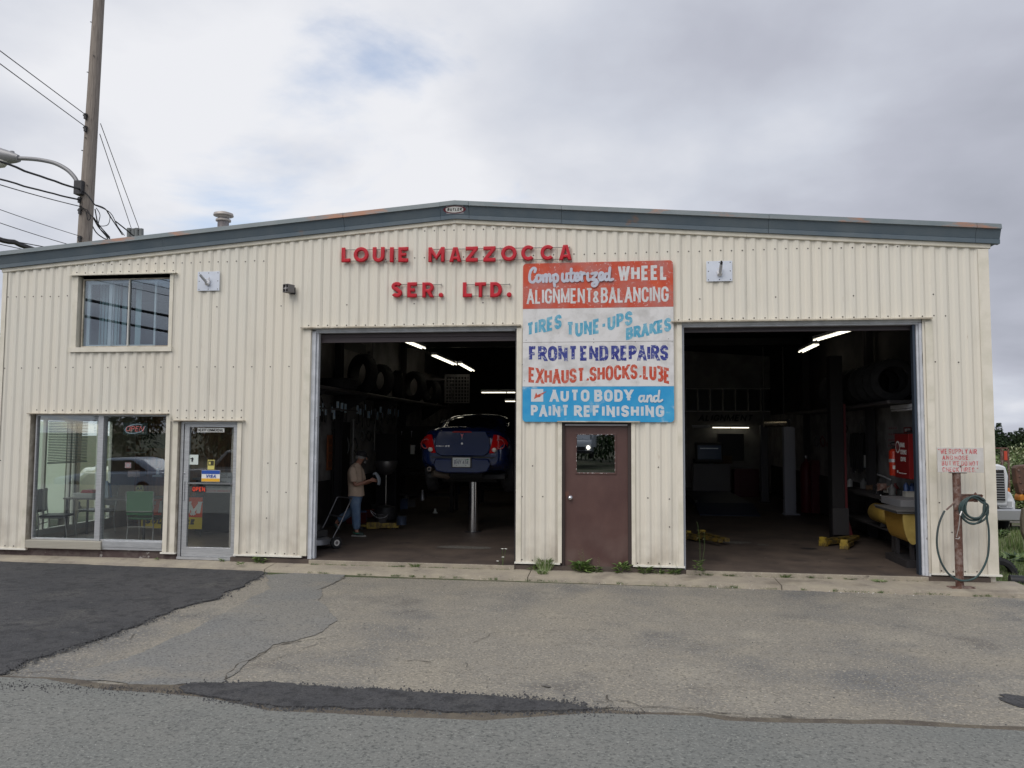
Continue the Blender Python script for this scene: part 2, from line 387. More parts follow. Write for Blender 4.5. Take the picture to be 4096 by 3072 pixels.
def lettering(mb, text, x0, x1, H, stroke, place, gap=.2, space=.45, slant=0, thick=0.0012):
    """glyph strokes as flat paint; place(x, v, layer) gives the 3D point, v from 0 to 1."""
    s = stroke / H
    adv = []; tot = 0
    for i, c in enumerate(text):
        if c == ' ': adv.append((tot, 0)); tot += space; continue
        w = GL[c][0]; adv.append((tot, w)); tot += w + s + (gap if i < len(text) - 1 else 0)
    k = (x1 - x0) / (tot * H)
    for (a, w), c in zip(adv, text):
        if c == ' ': continue
        lay = 0
        for st in GL[c][1]:
            diag = len(st) == 2 and abs(st[0][0] - st[1][0]) > .05 and abs(st[0][1] - st[1][1]) > .05
            pts = [Vector(((a + s / 2 + u * w) * H * k, (s / 2 + v * (1 - s)) * H)) for u, v in st]
            if c in 'AMNVWXYZK' or diag:
                for e, o_ in ((0, 1), (-1, -2)):
                    if abs(pts[e].x - pts[o_].x) > .02 * H and abs(pts[e].y - pts[o_].y) > .3 * H and (abs(st[e][1]) < .01 or abs(st[e][1] - 1) < .01): pts[e] = pts[e] + (pts[e] - pts[o_]).normalized() * stroke * .8
            for q in ribbon(pts, stroke, H):
                lay += 1
                mb.face([place(x0 + p.x + slant * p.y, p.y / H, lay * .12) for p in q])
def wall_text(text, x0, x1, z0, z1, Y, stroke, m, parent, name='lettering', gap=.2, slant=0, dirv=1, label=None):
    b = MB(); H = z1 - z0
    lettering(b, text, x0, x1, H, stroke, lambda x, v, l: (x, Y - .0015 - l * .0004, z0 + v * H), gap=gap, slant=slant)
    return b.build(name, m, parent, fixn=False, label=label)
# ================================================================== GROUND
def asphalt_mat(name, c, c2, fleck, fs=140, bump=.004, extra=None):
    return mat(name, c, .85, col2=c2, sc=.8, lo=.36, hi=.64, det=7, bump=bump, bsc=70,
               extra=(extra or []) + [((c[0] * .48, c[1] * .48, c[2] * .48), 38, .50, .66, 5), ((c[0] * 1.5, c[1] * 1.48, c[2] * 1.44), 48, .54, .68, 4), (fleck, fs, .66, .71, 3)])
A_LOT = asphalt_mat('old_asphalt_tan', (.285, .258, .208), (.212, .200, .176), (.48, .46, .40), 90, extra=[((.150, .150, .146), .55, .48, .64, 9), ((.10, .088, .075), 1.1, .60, .78, 9), ((.34, .31, .25), .8, .54, .70, 9)])
A_GREY = asphalt_mat('old_asphalt_grey', (.185, .186, .178), (.225, .214, .188), (.42, .41, .38), 90, extra=[((.27, .245, .20), 1.2, .55, .72, 8)])
A_ROAD = asphalt_mat('road_asphalt_bluegrey', (.172, .178, .165), (.198, .198, .180), (.44, .44, .40), 62, extra=[((.125, .13, .125), 1.2, .58, .8, 7), ((.22, .215, .19), .7, .58, .78, 8)])
A_NEW = asphalt_mat('fresh_asphalt', (.046, .047, .051), (.072, .070, .071), (.17, .17, .175), 80, bump=.010, extra=[((.11, .105, .095), .9, .54, .74, 8), ((.028, .028, .030), 7, .50, .62, 6), ((.12, .115, .105), 9, .62, .74, 6)])
DIRT = mat('roadside_dirt', (.135, .115, .085), .95, col2=(.09, .075, .06), sc=7, lo=.4, hi=.6, bump=.006, bsc=60, extra=[((.22, .20, .17), 80, .62, .7, 2)])
GRASSG = mat('grass_ground', (.055, .075, .025), .95, col2=(.13, .11, .075), sc=1.2, lo=.45, hi=.6, bump=.02, bsc=20)

def sinhgrid(a, n, p=3.2): return [a * math.sinh(p * (2 * i / n - 1)) / math.sinh(p) for i in range(n + 1)]
gb = MB(); XS = sinhgrid(900, 90); YS = sinhgrid(900, 90)
W_ = len(XS)
for y in YS:
    for x in XS:
        z = gz(x, y) - .03
        if y > 0 and abs(x) > 12: z += .25 * mn.noise(Vector((x * .07, y * .07, 0)))
        gb.v.append((x, y, z))
for j in range(len(YS) - 1):
    for i in range(W_ - 1):
        gb.f.append((j * W_ + i, j * W_ + i + 1, (j + 1) * W_ + i + 1, (j + 1) * W_ + i)); gb.mi.append(0)
struct(gb.build('ground', GRASSG, fixn=False, smooth=60))

def jag(pts, amp, step=.06, seed=0, closed=True):
    out = []; n = len(pts)
    for i in range(n if closed else n - 1):
        a, b = Vector(pts[i][:2]), Vector(pts[(i + 1) % n][:2]); d = b - a; k = max(1, int(d.length / step)); nn = Vector((-d.y, d.x)).normalized()
        for j in range(k):
            p = a + d * j / k
            q = mn.noise(Vector((p.x * 2.1, p.y * 2.1, seed))) * amp * 2.2 + mn.noise(Vector((p.x * 9, p.y * 9, seed + 5))) * amp + mn.noise(Vector((p.x * 31, p.y * 31, seed + 9))) * amp * .7
            out.append(p + nn * q)
    return out
def sheet(name, pts, m, dz, amp=.02, step=.06, thick=0.0, seed=0, zf=None):
    P = jag(pts, amp, step, seed); zf = zf or (lambda x, y: -0.12 + GK * (-y - .9))
    b = MB(); b.face([(p.x, p.y, zf(p.x, p.y) + dz) for p in P])
    if thick:
        for i in range(len(P)):
            p, q = P[i], P[(i + 1) % len(P)]
            b.face([(p.x, p.y, zf(p.x, p.y) + dz - thick), (q.x, q.y, zf(q.x, q.y) + dz - thick), (q.x, q.y, zf(q.x, q.y) + dz), (p.x, p.y, zf(p.x, p.y) + dz)])
    o = b.build(name, m, fixn=False)
    bm = bmesh.new(); bm.from_mesh(o.data); bmesh.ops.remove_doubles(bm, verts=bm.verts, dist=1e-6); bmesh.ops.triangulate(bm, faces=bm.faces); bmesh.ops.recalc_face_normals(bm, faces=bm.faces)
    if sum(f.normal.z * f.calc_area() for f in bm.faces) < 0: bmesh.ops.reverse_faces(bm, faces=bm.faces)
    bm.to_mesh(o.data); bm.free(); return struct(o)
G = lambda x, y: tuple(gnd(x, y)[:2])
R1 = lambda u, v: G(u / 1.58, 2150 + v / 1.58)
R3 = lambda u, v: G(1300 + u / 1.58, 2150 + v / 1.58)
R4 = lambda u, v: G(2600 + u / 1.4786, 2150 + v / 1.4786)
sheet('asphalt_lot', [(-40, -7.5), (30, -7.5), (30, -1.2), (12, -.72), (7.2, -.60), (6.0, -.35), (5.5, .0), (5.16, .02), (-9.9, .02), (-40, 2)], A_LOT, -.012, 0.01, .4)
road_edge = [R1(0, 885), R1(280, 895), R1(500, 940), R1(700, 970), R1(1000, 985), R1(1300, 1015), R1(1500, 1055), R1(1700, 1098), R3(0, 1112), R3(500, 1140), R3(1000, 1160), R3(1100, 1150), R3(1400, 1130), R3(1650, 1112), R4(300, 1060), R4(450, 1085), R4(900, 1102), R4(1400, 1107), R4(1700, 1122), R4(2000, 1137), R4(2212, 1147)]
LE = road_edge[0]; RE = road_edge[-1]
sheet('road', [(-60, LE[1] - .3), (-14, LE[1] - .1)] + road_edge + [(8, RE[1] + .1), (60, RE[1] + .2), (60, -12.4), (-60, -12.4)], A_ROAD, .004, .006, .08)
dirt_top = [R1(-300, 872), R1(0, 874), R1(280, 880), R1(420, 890), R1(700, 925), R1(1000, 930), R1(1300, 925), R1(1700, 960), R3(0, 1040), R3(700, 1060), R3(1300, 1060), R3(1650, 1085), R4(300, 1040), R4(500, 1062), R4(900, 1072), R4(1400, 1075), R4(2000, 1112), R4(2300, 1125)]
sheet('roadside_dirt', dirt_top + [(p[0], p[1] - .12) for p in reversed(road_edge)], DIRT, .0, .012, .05, seed=4)
sheet('grey_asphalt_patch', [G(*p) for p in [(1060, 2300), (1180, 2290), (1390, 2285), (1375, 2310), (1290, 2350), (1270, 2400), (1330, 2440), (1350, 2480), (1260, 2540), (1090, 2575), (1000, 2640), (900, 2732), (600, 2735), (300, 2712), (290, 2690), (470, 2640), (700, 2550), (930, 2430), (1080, 2350)]], A_GREY, -.006, .03, .05, seed=2)
newp = [(-3000, 140), (-700, 142), (0, 147), (300, 153), (660, 162), (1000, 175), (1300, 188), (1500, 200), (1640, 205), (1660, 222), (1635, 250), (1560, 290), (1440, 345), (1380, 385), (1250, 408), (1100, 455), (980, 505), (880, 548), (760, 580), (720, 610), (540, 662), (440, 700), (340, 735), (200, 770), (90, 820), (0, 865), (-300, 880), (-3000, 900)]
PN = [R1(*p) for p in newp[2:-2]]
PN = [(-16, PN[0][1] + .12)] + PN + [(-16, PN[-1][1] - .15)]
sheet('fresh_asphalt_patch', PN, A_NEW, .006, .035, .035, .02, seed=7)
sheet('dark_asphalt_strip', [R1(1130, 955), R1(1200, 930), R1(1500, 925), R1(1700, 918), R1(1950, 945), R1(2200, 965), R3(350, 965), R3(500, 985), R3(850, 992), R3(1200, 1027), R3(1550, 1052), R3(1700, 1090), R3(1690, 1096), R3(1500, 1105), R3(1200, 1108), R3(780, 1108), R3(600, 1088), R3(200, 1085), R3(0, 1078), R1(1800, 1078), R1(1550, 1050), R1(1400, 1022), R1(1180, 978)], A_NEW, .012, .022, .03, .02, seed=11)
sheet('dark_spot_patch', [R4(2090, 930), R4(2150, 915), R4(2300, 925), R4(2500, 950), R4(2400, 1000), R4(2200, 1000), R4(2110, 965)], A_NEW, -.006, .07, .03, seed=12)
STAIN = mat('oil_stain', (.095, .088, .078), .8, col2=(.15, .14, .125), sc=22, lo=.4, hi=.6)
for i, (x, y, rx, ry) in enumerate([(2180, 2742, .05, .025)]):
    c = gnd(x, y)
    sheet('oil_stain', [(c.x + rx * math.cos(a * .7), c.y + ry * math.sin(a * .7)) for a in range(9)], STAIN, .0075 if y > 2850 else -.004, .05, .012, seed=20 + i)

# cracks: thin wandering slits filled with dark grit
CRK = mat('crack_fill', (.085, .075, .06), .95)
cb = MB()
def crack(pts, w=.008, dz=-.0085 + .004, wob=.03):
    P = []
    for i in range(len(pts) - 1):
        a, b = Vector(pts[i]), Vector(pts[i + 1]); k = max(2, int((b - a).length / .04))
        for j in range(k):
            p = a + (b - a) * j / k
            P.append(Vector((p.x + wob * mn.noise(Vector((p.x * 5, p.y * 5, 3))) * 2, p.y + wob * mn.noise(Vector((p.x * 5, p.y * 5, 8))) * 2)))
    for i in range(len(P) - 1):
        p, q = P[i], P[i + 1]; d = (q - p); nn = Vector((-d.y, d.x)).normalized()
        ww = w * (.15 + .9 * abs(mn.noise(Vector((p.x * 7, p.y * 7, 1)))) * 2)
        cb.face([(r.x, r.y, -0.12 + GK * (-r.y - .9) + dz) for r in (p - nn * ww / 2, q - nn * ww / 2, q + nn * ww / 2, p + nn * ww / 2)])
crack([R3(1700, 1090), R3(1850, 1068), R3(1980, 1070), R3(2212, 1078), R4(500, 1055), R4(900, 1065)], .016)
crack([R3(1730, 1030), R3(1850, 1020), R3(1960, 1060), R3(2212, 1085)], .014)
crack([R3(1990, 1075), R3(2050, 1110)], .012); crack([R3(1780, 990), R3(1810, 1030), R3(1790, 1090)], .01)
crack([R1(900, 520), R1(1100, 500), R1(1240, 490), R1(1300, 460)], .012); crack([R1(1300, 512), R1(1480, 520), R1(1700, 522)], .008)
crack([R1(2000, 330), R1(2080, 300), R1(2180, 250), R1(2205, 235)], .014); crack([R1(1420, 900), R1(1480, 830), R1(1600, 750), R1(1750, 680), R1(1900, 650), R1(2150, 620)], .018)
crack([R1(1700, 770), R1(1850, 730), R1(2050, 650)], .009); crack([R3(930, 660), R3(1060, 600), R3(1300, 585), R3(1750, 575)], .008)
crack([R3(1460, 680), R3(1520, 662), R3(1700, 665)], .007); crack([R3(1540, 712), R3(1640, 720)], .007); crack([R3(520, 775), R3(600, 770), R3(700, 790)], .014)
crack([R4(900, 325), R4(1200, 350), R4(1500, 362), R4(2050, 385)], .008); crack([R4(0, 1000), R4(200, 1005), R4(420, 1030), R4(700, 1045), R4(960, 1062)], .014)
crack([R1(540, 640), R1(700, 690), R1(800, 650), R1(860, 600)], .008); crack([R1(60, 855), R1(250, 840), R1(420, 850)], .012)
for i in range(26):
    a = Vector((random.uniform(-5, 6), random.uniform(-5.4, -.9))); b = a + Vector((random.uniform(-.7, .7), random.uniform(-.3, .3)))
    crack([a, (a + b) / 2 + Vector((.05, .07)), b], .0045)
struct(cb.build('asphalt_cracks', CRK, fixn=False))

# loose stones and crumbs along the broken edges
STONE = mat('loose_stones', (.045, .045, .048), .9, col2=(.10, .10, .10), sc=20)
LITTER = mat('pale_grit', (.6, .58, .54), .8)
sb = MB(); wb = MB()
def stone(b, x, y, r, z=None):
    z = (-0.12 + GK * (-y - .9)) if z is None else z
    n = len(b.v); a0 = random.random() * 6
    for k in range(4): b.v.append((x + r * random.uniform(.7, 1.1) * math.cos(a0 + k * 1.57), y + r * random.uniform(.7, 1.1) * math.sin(a0 + k * 1.57), z - .004))
    b.v.append((x, y, z + r * random.uniform(.5, .9)))
    for k in range(4): b.f.append((n + k, n + (k + 1) % 4, n + 4)); b.mi.append(0)
def along(P, n, spread, rmin=.004, rmax=.013):
    for _ in range(n):
        i = random.randrange(len(P) - 1); a, b = Vector(P[i]), Vector(P[i + 1]); p = a.lerp(b, random.random())
        stone(sb, p.x + random.gauss(0, spread), p.y + random.gauss(0, spread), random.uniform(rmin, rmax) * (1.6 if random.random() < .1 else 1), -0.12 + GK * (-p.y - .9) + .004)
along([R1(*p) for p in newp[9:-2]], 1600, .05)
along([R1(1200, 930), R1(1500, 925), R1(1950, 945), R1(2200, 965), R3(350, 965), R3(850, 992), R3(1200, 1020), R3(1700, 1085)], 900, .035)
along([R3(1200, 1010), R3(1700, 1080)], 260, .06)
along([R1(1300, 1025), R1(1550, 1060), R1(1800, 1085), R3(0, 1085), R3(600, 1095), R3(1200, 1112), R3(1690, 1100)], 700, .03)
for _ in range(2600):      # crumbs lying over the two dark patches
    if _ % 2: x, y = random.uniform(-5.2, .2), 0; y = G(1300 + x * 200, 2790 + x * 6)[1] + random.gauss(0, .06); x = x + 0
    else: x, y = random.uniform(-9, -4.6), random.uniform(-5, -.4)
    if _ % 2 == 0 and x > -9 + 4.2 * (1 - abs(y) / 9): continue
    stone(sb, x, y, random.uniform(.003, .009), -0.12 + GK * (-y - .9) + .008)
for _ in range(700):
    x, y = random.uniform(-6, 6), random.uniform(-8, -.8); stone(sb, x, y, random.uniform(.002, .007), -0.12 + GK * (-y - .9) - .004)
for _ in range(260):
    x, y = random.uniform(-6, 6), random.uniform(-8, -.8); stone(wb, x, y, random.uniform(.002, .005), -0.12 + GK * (-y - .9) - .002)
for _ in range(70):
    x = random.uniform(-4, 4); y = -.42 - .05 * x + random.gauss(0, .05); stone(wb, x, y - .1, random.uniform(.004, .011), -0.125)
so = sb.build('loose_gravel', STONE, fixn=False); tag(so, 'dark crumbs of asphalt and gravel scattered along the patch edges', 'gravel', kind='stuff')
so = wb.build('pale_grit', LITTER, fixn=False); tag(so, 'tiny pale grit and litter scattered over the asphalt lot', 'grit', kind='stuff')

# ---- concrete apron in slabs (front edge runs slightly askew)
AX = [(-10.6, -.20), (-9.66, -.24), (-5.25, -.41), (-1.8, -.50), (1.4, -.565), (4.0, -.63), (5.42, -.66)]
def apy(x):
    for (a, ya), (b, yb) in zip(AX, AX[1:]):
        if x <= b: return ya + (yb - ya) * (x - a) / (b - a)
    return AX[-1][1]
cuts = [-10.6, -5.15, -1.22, 2.2, 5.42]
for x0, x1 in zip(cuts, cuts[1:]):
    b = MB(); n = max(4, int((x1 - x0) / .08)); x0 += .006; x1 -= .006
    bot, edge, topb = [], [], []
    for i in range(n + 1):
        x = x0 + (x1 - x0) * i / n
        yb = apy(x) + .035 * mn.noise(Vector((x * 3, 2, 0))) + .02 * mn.noise(Vector((x * 14, 5, 0)))
        zt = -.088 + .008 * mn.noise(Vector((x * 2, 9, 0))) - (.018 if x < -3 else 0)
        bot.append((x, yb - .02, -.16)); edge.append((x, yb, zt)); topb.append((x, .10, -.06))
    mid = [((e[0]), e[1] + .03, e[2] + .008) for e in edge]
    for i in range(n):
        b.face([bot[i], bot[i + 1], edge[i + 1], edge[i]]); b.face([edge[i], edge[i + 1], mid[i + 1], mid[i]]); b.face([mid[i], mid[i + 1], topb[i + 1], topb[i]])
    for i in (0, n): b.face([bot[i], edge[i], mid[i], topb[i], (topb[i][0], .10, -.16)])
    o = b.build('apron_slab', CONC, smooth=40)
    struct(o)

# ================================================================== BUILDING
XL, XR, XC = -9.99, 5.16, -2.40
BL = thing('garage_building', 'cream corrugated steel garage building with two open service bays', 'building', (0, 0, 0))
def eave(x): return 5.185 - .0775 * abs(x - XC)          # underside of the fascia
OPEN_ = [(-9.38, -7.02, -1, 2.205), (-6.82, -5.83, -1, 2.10), (-8.66, -7.02, 3.27, 4.45), (-4.66, -1.455, -1, 3.535), (-.775, .235, -1, 2.10), (.97, 4.27, -1, 3.555)]
PIT_ = .1524; ZB = .045
prof = [(0, .0), (.042, .0), (.072, -.0185), (.118, -.0185), (.148, .0)]   # recess, rise, crown, fall  (Y, negative = towards the street)
def wall_panel(xa, xb):
    pts = []
    k = math.floor((xa - XL) / PIT_) - 1
    while XL + k * PIT_ < xb + PIT_:
        for u, y in prof: pts.append((XL + k * PIT_ + u, y))
        k += 1
    ys = lambda x: next((y0 + (y1 - y0) * (x - a) / (b - a) for (a, y0), (b, y1) in zip(pts, pts[1:]) if a <= x <= b), 0)
    xs = sorted(set([round(p[0], 5) for p in pts if xa < p[0] < xb] + [xa, xb] + [e for o in OPEN_ for e in o[:2] if xa < e < xb] + ([XC] if xa < XC < xb else [])))
    b = MB()
    for x0, x1 in zip(xs, xs[1:]):
        xm = (x0 + x1) / 2; iv = [(ZB, None)]
        for o in OPEN_:
            if o[0] < xm < o[1]:
                n = []
                for z0, z1 in iv:
                    if o[2] > z0: n.append((z0, o[2]))
                    n.append((max(o[3], z0), z1))
                iv = n
        y0, y1 = ys(x0 + 1e-6), ys(x1 - 1e-6)
        for z0, z1 in iv:
            t0 = eave(x0) - .01 if z1 is None else z1; t1 = eave(x1) - .01 if z1 is None else z1
            b.face([(x0, y0, z0), (x1, y1, z0), (x1, y1, t1), (x0, y0, t0)])
    return b
nP = 17; pw = (XR - XL) / nP
xe = [XL + PIT_ * 6 * i for i in range(17)] + [XR - .02]
for i in range(len(xe) - 1):
    if xe[i + 1] - xe[i] < .05: continue
    o = wall_panel(xe[i] + (.0012 if i else 0), xe[i + 1] - .0012).build('wall_panel', CREAM, BL)
    o.location.y = -.0015 * (i % 2)
# screws
sc = MB()
def screw(x, z, y=-.0205): sc.lathe([(0, -.006), (.009, -.004), (.011, 0)], (x, y, z), 'Y', 6)
crown = lambda k: XL + k * PIT_ + .095
def rowz(z, k0, k1, st=1, y=-.0205):
    for k in range(k0, k1, st):
        x = crown(k)
        if any(o[0] - .03 < x < o[1] + .03 and o[2] < z < o[3] for o in OPEN_): continue
        screw(x, z + random.uniform(-.006, .006), y)
zt = lambda x: eave(x)
rowz(4.62 , 8, 30); rowz(4.60, 40, 96)
for k in range(46, 58): screw(crown(k), 5.02)
rowz(4.50, 8, 20); rowz(4.12, 0, 8, 1); rowz(2.26, 4, 28, 1); rowz(2.95, 0, 100, 2); rowz(1.45, 0, 100, 3); rowz(.075, 0, 100, 1); rowz(3.58, 34, 56); rowz(3.60, 71, 96); rowz(2.15, 20, 28)
rowz(1.0, 30, 100, 2); rowz(3.9, 24, 96, 7); rowz(.6, 0, 100, 5)
so = sc.build('screw_heads', SCREW, BL, fixn=False, kind='stuff')
# bottom drip edges + foundation
db = MB()
for x0, x1 in [(-10.0, -9.36), (-7.05, -6.80), (-5.84, -4.74), (-1.47, -.80), (.25, .985), (4.30, 5.20)]:
    part('drip_edge', lambda b: (b.box((x0, -.045, .022), (x1, .0, .046))), mat('bright_trim', (.75, .73, .66), .4), BL)
for x0, x1 in [(-9.96, -6.82), (-5.84, -4.66), (-1.44, -.78), (.24, .98), (4.27, 5.02)]:
    part('foundation_wall', lambda b: b.box((x0, .03, -.20), (x1, .22, .06)), FNDN, BL)
# gable trim strip and fascia
def sweep_gable(b, xs, prof_):      # prof_: (y, dz) swept along the gable
    for x0, x1 in zip(xs, xs[1:]):
        for (y0, z0), (y1, z1) in zip(prof_, prof_[1:]):
            b.face([(x0, y0, eave(x0) + z0), (x1, y0, eave(x1) + z0), (x1, y1, eave(x1) + z1), (x0, y1, eave(x0) + z1)])
        
    for x in (xs[0], xs[-1]): b.face([(x, y, eave(x) + z) for y, z in prof_] + [(x, .02, eave(x) + prof_[-1][1]), (x, .02, eave(x) + prof_[0][1])])
for x0, x1 in [(XL - .02, -5.5), (-5.497, XC), (XC + .003, 1.9), (1.903, XR + .03)]:
    part('gable_trim', lambda b: sweep_gable(b, [x0, x1], [(0, -.065), (-.034, -.065), (-.040, -.060), (-.044, -.004), (.0, -.004)]), TRIM, BL)
FP = [(0, -.002), (-.075, -.002), (-.080, .055), (-.068, .060), (-.072, .066)]
FPm = [(-.072, .066), (-.120, .190)]
FPt = [(-.120, .190), (-.148, .192), (-.135, .262), (-.10, .266), (.10, .266)]
cutsF = [-10.12, -7.15, -4.15, -2.625, -2.185, -.78, 2.2, 4.98, 5.30]
for x0, x1 in zip(cutsF, cutsF[1:]):
    xs = [x0 + .002] + ([XC] if x0 < XC < x1 else []) + [x1 - .002]
    o = (0, .003, -.002, .004, 0, -.003, .002, .003)[cutsF.index(x0)]
    sh = lambda P: [(y - (o if y < 0 else 0), z) for y, z in P]
    part('fascia_panel', lambda b: sweep_gable(b, xs, sh(FP + FPm)), FASC, BL)
    part('fascia_lip', lambda b: sweep_gable(b, xs, sh(FPt)), FASCT, BL)
# end piece of the right-hand fascia returns along the eave
part('eave_fascia', lambda b: (b.box((XR + .02, .02, eave(XR) + .0), (XR + .12, 22, eave(XR) + .27))), FASC, BL)
part('eave_fascia', lambda b: (b.box((XL - .13, .02, eave(XL) + .0), (XL - .02, 14.9, eave(XL) + .27))), FASC, BL)
# roof
def roofb(b):
    for xa, xb in ((XL - .13, XC), (XC, XR + .13)):
        za, zb_ = eave(xa) + .225, eave(xb) + .225
        b.face([(xa, .1, za), (xb, .1, zb_), (xb, 22, zb_), (xa, 22, za)]); b.face([(xa, .1, za - .05), (xb, .1, zb_ - .05), (xb, 22, zb_ - .05), (xa, 22, za - .05)])
part('roof', roofb, mat('roof_sheet', (.35, .36, .36), .4, .3), BL, fixn=False)
# corner trims
part('corner_trim', lambda b: (b.box((XR - .135, -.034, .045), (XR + .004, -.030, eave(XR) - .07)), b.box((XR, -.030, .045), (XR + .004, .12, eave(XR) - .07))), TRIM, BL)
part('corner_trim', lambda b: (b.box((XL - .004, -.034, .045), (XL + .075, -.030, eave(XL) - .07)), b.box((XL - .004, -.030, .045), (XL, .12, eave(XL) - .07))), TRIM, BL)
# side and rear walls (side windows of the office are openings on the left)
part('side_wall', lambda b: b.box((5.06, .035, -.25), (5.15, 22, 4.62)), [CREAM], BL)
def leftw(b):
    b.box((-9.98, .035, -.25), (-9.92, .55, 4.6)); b.box((-9.98, 2.86, -.25), (-9.92, 22, 4.6)); b.box((-9.98, .55, 2.16), (-9.92, 2.86, 4.6)); b.box((-9.98, .55, -.25), (-9.92, 2.86, .18))
part('side_wall', leftw, [CREAM], BL)
part('rear_wall', lambda b: b.box((-9.9, 21.9, -.3), (5.05, 22, 5.3)), CREAM, BL)
# interior shell
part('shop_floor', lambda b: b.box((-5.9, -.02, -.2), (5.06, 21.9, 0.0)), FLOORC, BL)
part('threshold_lip', lambda b: b.box((-4.62, -.055, -.2), (-1.47, -.021, -.008)), CONC, BL, bevel=.006)
part('threshold_lip', lambda b: b.box((1.0, -.065, -.2), (4.25, -.021, -.008)), CONC, BL, bevel=.006)
def ceil_(b):
    b.face([(-9.9, .05, 4.46), (XC, .05, 5.02), (XC, 21.9, 5.02), (-9.9, 21.9, 4.46)]); b.face([(XC, .05, 5.02), (5.06, .05, 4.46), (5.06, 21.9, 4.46), (XC, 21.9, 5.02)])
part('ceiling', ceil_, CEIL, BL, fixn=False)
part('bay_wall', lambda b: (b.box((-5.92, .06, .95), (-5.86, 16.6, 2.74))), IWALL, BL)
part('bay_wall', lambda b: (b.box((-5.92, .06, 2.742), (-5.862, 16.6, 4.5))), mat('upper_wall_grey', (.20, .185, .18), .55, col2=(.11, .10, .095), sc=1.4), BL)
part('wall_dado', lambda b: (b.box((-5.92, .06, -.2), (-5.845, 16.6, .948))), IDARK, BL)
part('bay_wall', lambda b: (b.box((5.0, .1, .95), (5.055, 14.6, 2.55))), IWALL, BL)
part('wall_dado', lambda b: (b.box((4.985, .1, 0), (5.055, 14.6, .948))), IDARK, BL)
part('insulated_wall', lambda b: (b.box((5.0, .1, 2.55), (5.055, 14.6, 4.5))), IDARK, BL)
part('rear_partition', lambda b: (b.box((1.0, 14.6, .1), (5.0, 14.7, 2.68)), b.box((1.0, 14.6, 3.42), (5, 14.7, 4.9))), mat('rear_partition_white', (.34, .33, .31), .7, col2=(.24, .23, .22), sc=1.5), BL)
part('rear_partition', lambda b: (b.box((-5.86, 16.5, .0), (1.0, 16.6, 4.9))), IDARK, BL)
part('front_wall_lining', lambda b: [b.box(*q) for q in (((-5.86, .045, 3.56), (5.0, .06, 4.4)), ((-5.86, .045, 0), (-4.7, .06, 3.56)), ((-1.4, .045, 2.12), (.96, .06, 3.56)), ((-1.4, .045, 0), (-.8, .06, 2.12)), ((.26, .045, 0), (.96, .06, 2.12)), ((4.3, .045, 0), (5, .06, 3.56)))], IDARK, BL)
for y in (4.2, 9.2):      # rigid frames: columns and rafters
    for x in (-5.75, 4.85, -.4):
        if x == -.4 and y < 9: continue
        part('frame_column', lambda b: (b.box((x - .07, y - .08, 0), (x + .07, y - .07, 4.4)), b.box((x - .07, y + .07, 0), (x + .07, y + .08, 4.4)), b.box((x - .006, y - .07, 0), (x + .006, y + .07, 4.4))), DARKM, BL)
    part('frame_rafter', lambda b: (b.box((-5.8, y - .08, 4.25), (5.0, y + .08, 4.42))), DARKM, BL)
part('shop_window', lambda b: b.box((2.3, 14.66, 2.7), (5, 14.68, 3.42)), mat('dull_dark_glass', (.03, .03, .032), .4), BL)
wmul = MB()
for k in range(7): wmul.box((2.30 + k * .40 - .02, 14.57, 2.7), (2.30 + k * .40 + .02, 14.62, 3.42))
wmul.box((2.28, 14.57, 2.66), (5, 14.62, 2.70)); wmul.box((2.28, 14.57, 3.40), (5, 14.62, 3.44))
wmul.build('window_frame', mat('window_frame_white', (.7, .68, .65), .6), BL)
al = MB(); lettering(al, 'ALIGNMENT', 2.70, 4.42, .21, .045, lambda x, v, l: (x, 14.594 - l * .0005, 2.36 + v * .21 + (x - 2.7) * .0), slant=.25, gap=.12)
al.build('alignment_lettering', BLACK, BL, fixn=False)

# ---- garage door openings
def bay(x0, x1, head, left_j, seedc):
    # head flashing, wide white head jamb, side jambs, rolled-up door edge
    part('head_flashing', lambda b: (b.box((x0 - .16, -.085, head + .012), (x1 + (.12 if seedc else .06), -.0, head + .020)), b.box((x0 - .16, -.088, head + .0), (x1 + (.12 if seedc else .06), -.082, head + .020))), DTRIM, BL)
    part('head_jamb', lambda b: (b.box((x0, .0, head - .035), (x1, .13, head + .01)), b.box((x0, .02, head - .06), (x1, .12, head - .035))), WHITEP, BL)
    dp = .125 if seedc else .20
    part('overhead_door', lambda b: (b.box((x0 + .02, .145, head - dp), (x1 - .02, .20, head - .04)), b.box((x0 + .02, .125, head - dp * .62), (x1 - .02, .145, head - dp * .36)), b.box((x0 + .02, .13, head - dp), (x1 - .02, .145, head - dp + .02)),
        b.box((x0 + .05, .5, 4.12), (x1 - .05, 2.9, 4.16))), mat('door_section_brown', (.06, .045, .05), .5), BL)
bay(-4.66, -1.455, 3.53, 1, 0); bay(.97, 4.27, 3.55, 0, 1)
part('door_jamb', lambda b: (b.box((-4.665, .0, -.06), (-4.60, .12, 3.52)), b.box((-4.60, .035, -.0), (-4.565, .12, 3.47))), WHITEP, BL, bevel=.004)
part('door_jamb', lambda b: (b.box((-1.475, .0, -.0), (-1.455, .12, 3.49))), DARKM, BL)
part('door_jamb', lambda b: (b.box((.97, .0, .0), (1.0, .10, 3.49))), mat('jamb_blue_grey', (.30, .32, .36), .5), BL)
part('door_jamb', lambda b: (b.box((4.205, .03, -.02), (4.235, .12, 3.51)), b.box((4.235, .0, -.03), (4.27, .12, 3.51))), WHITEP, BL, bevel=.004)
part('door_track', lambda b: (b.box((4.165, .05, 0), (4.20, .14, 3.5))), mat('track_blue', (.05, .065, .09), .4, .5), BL)
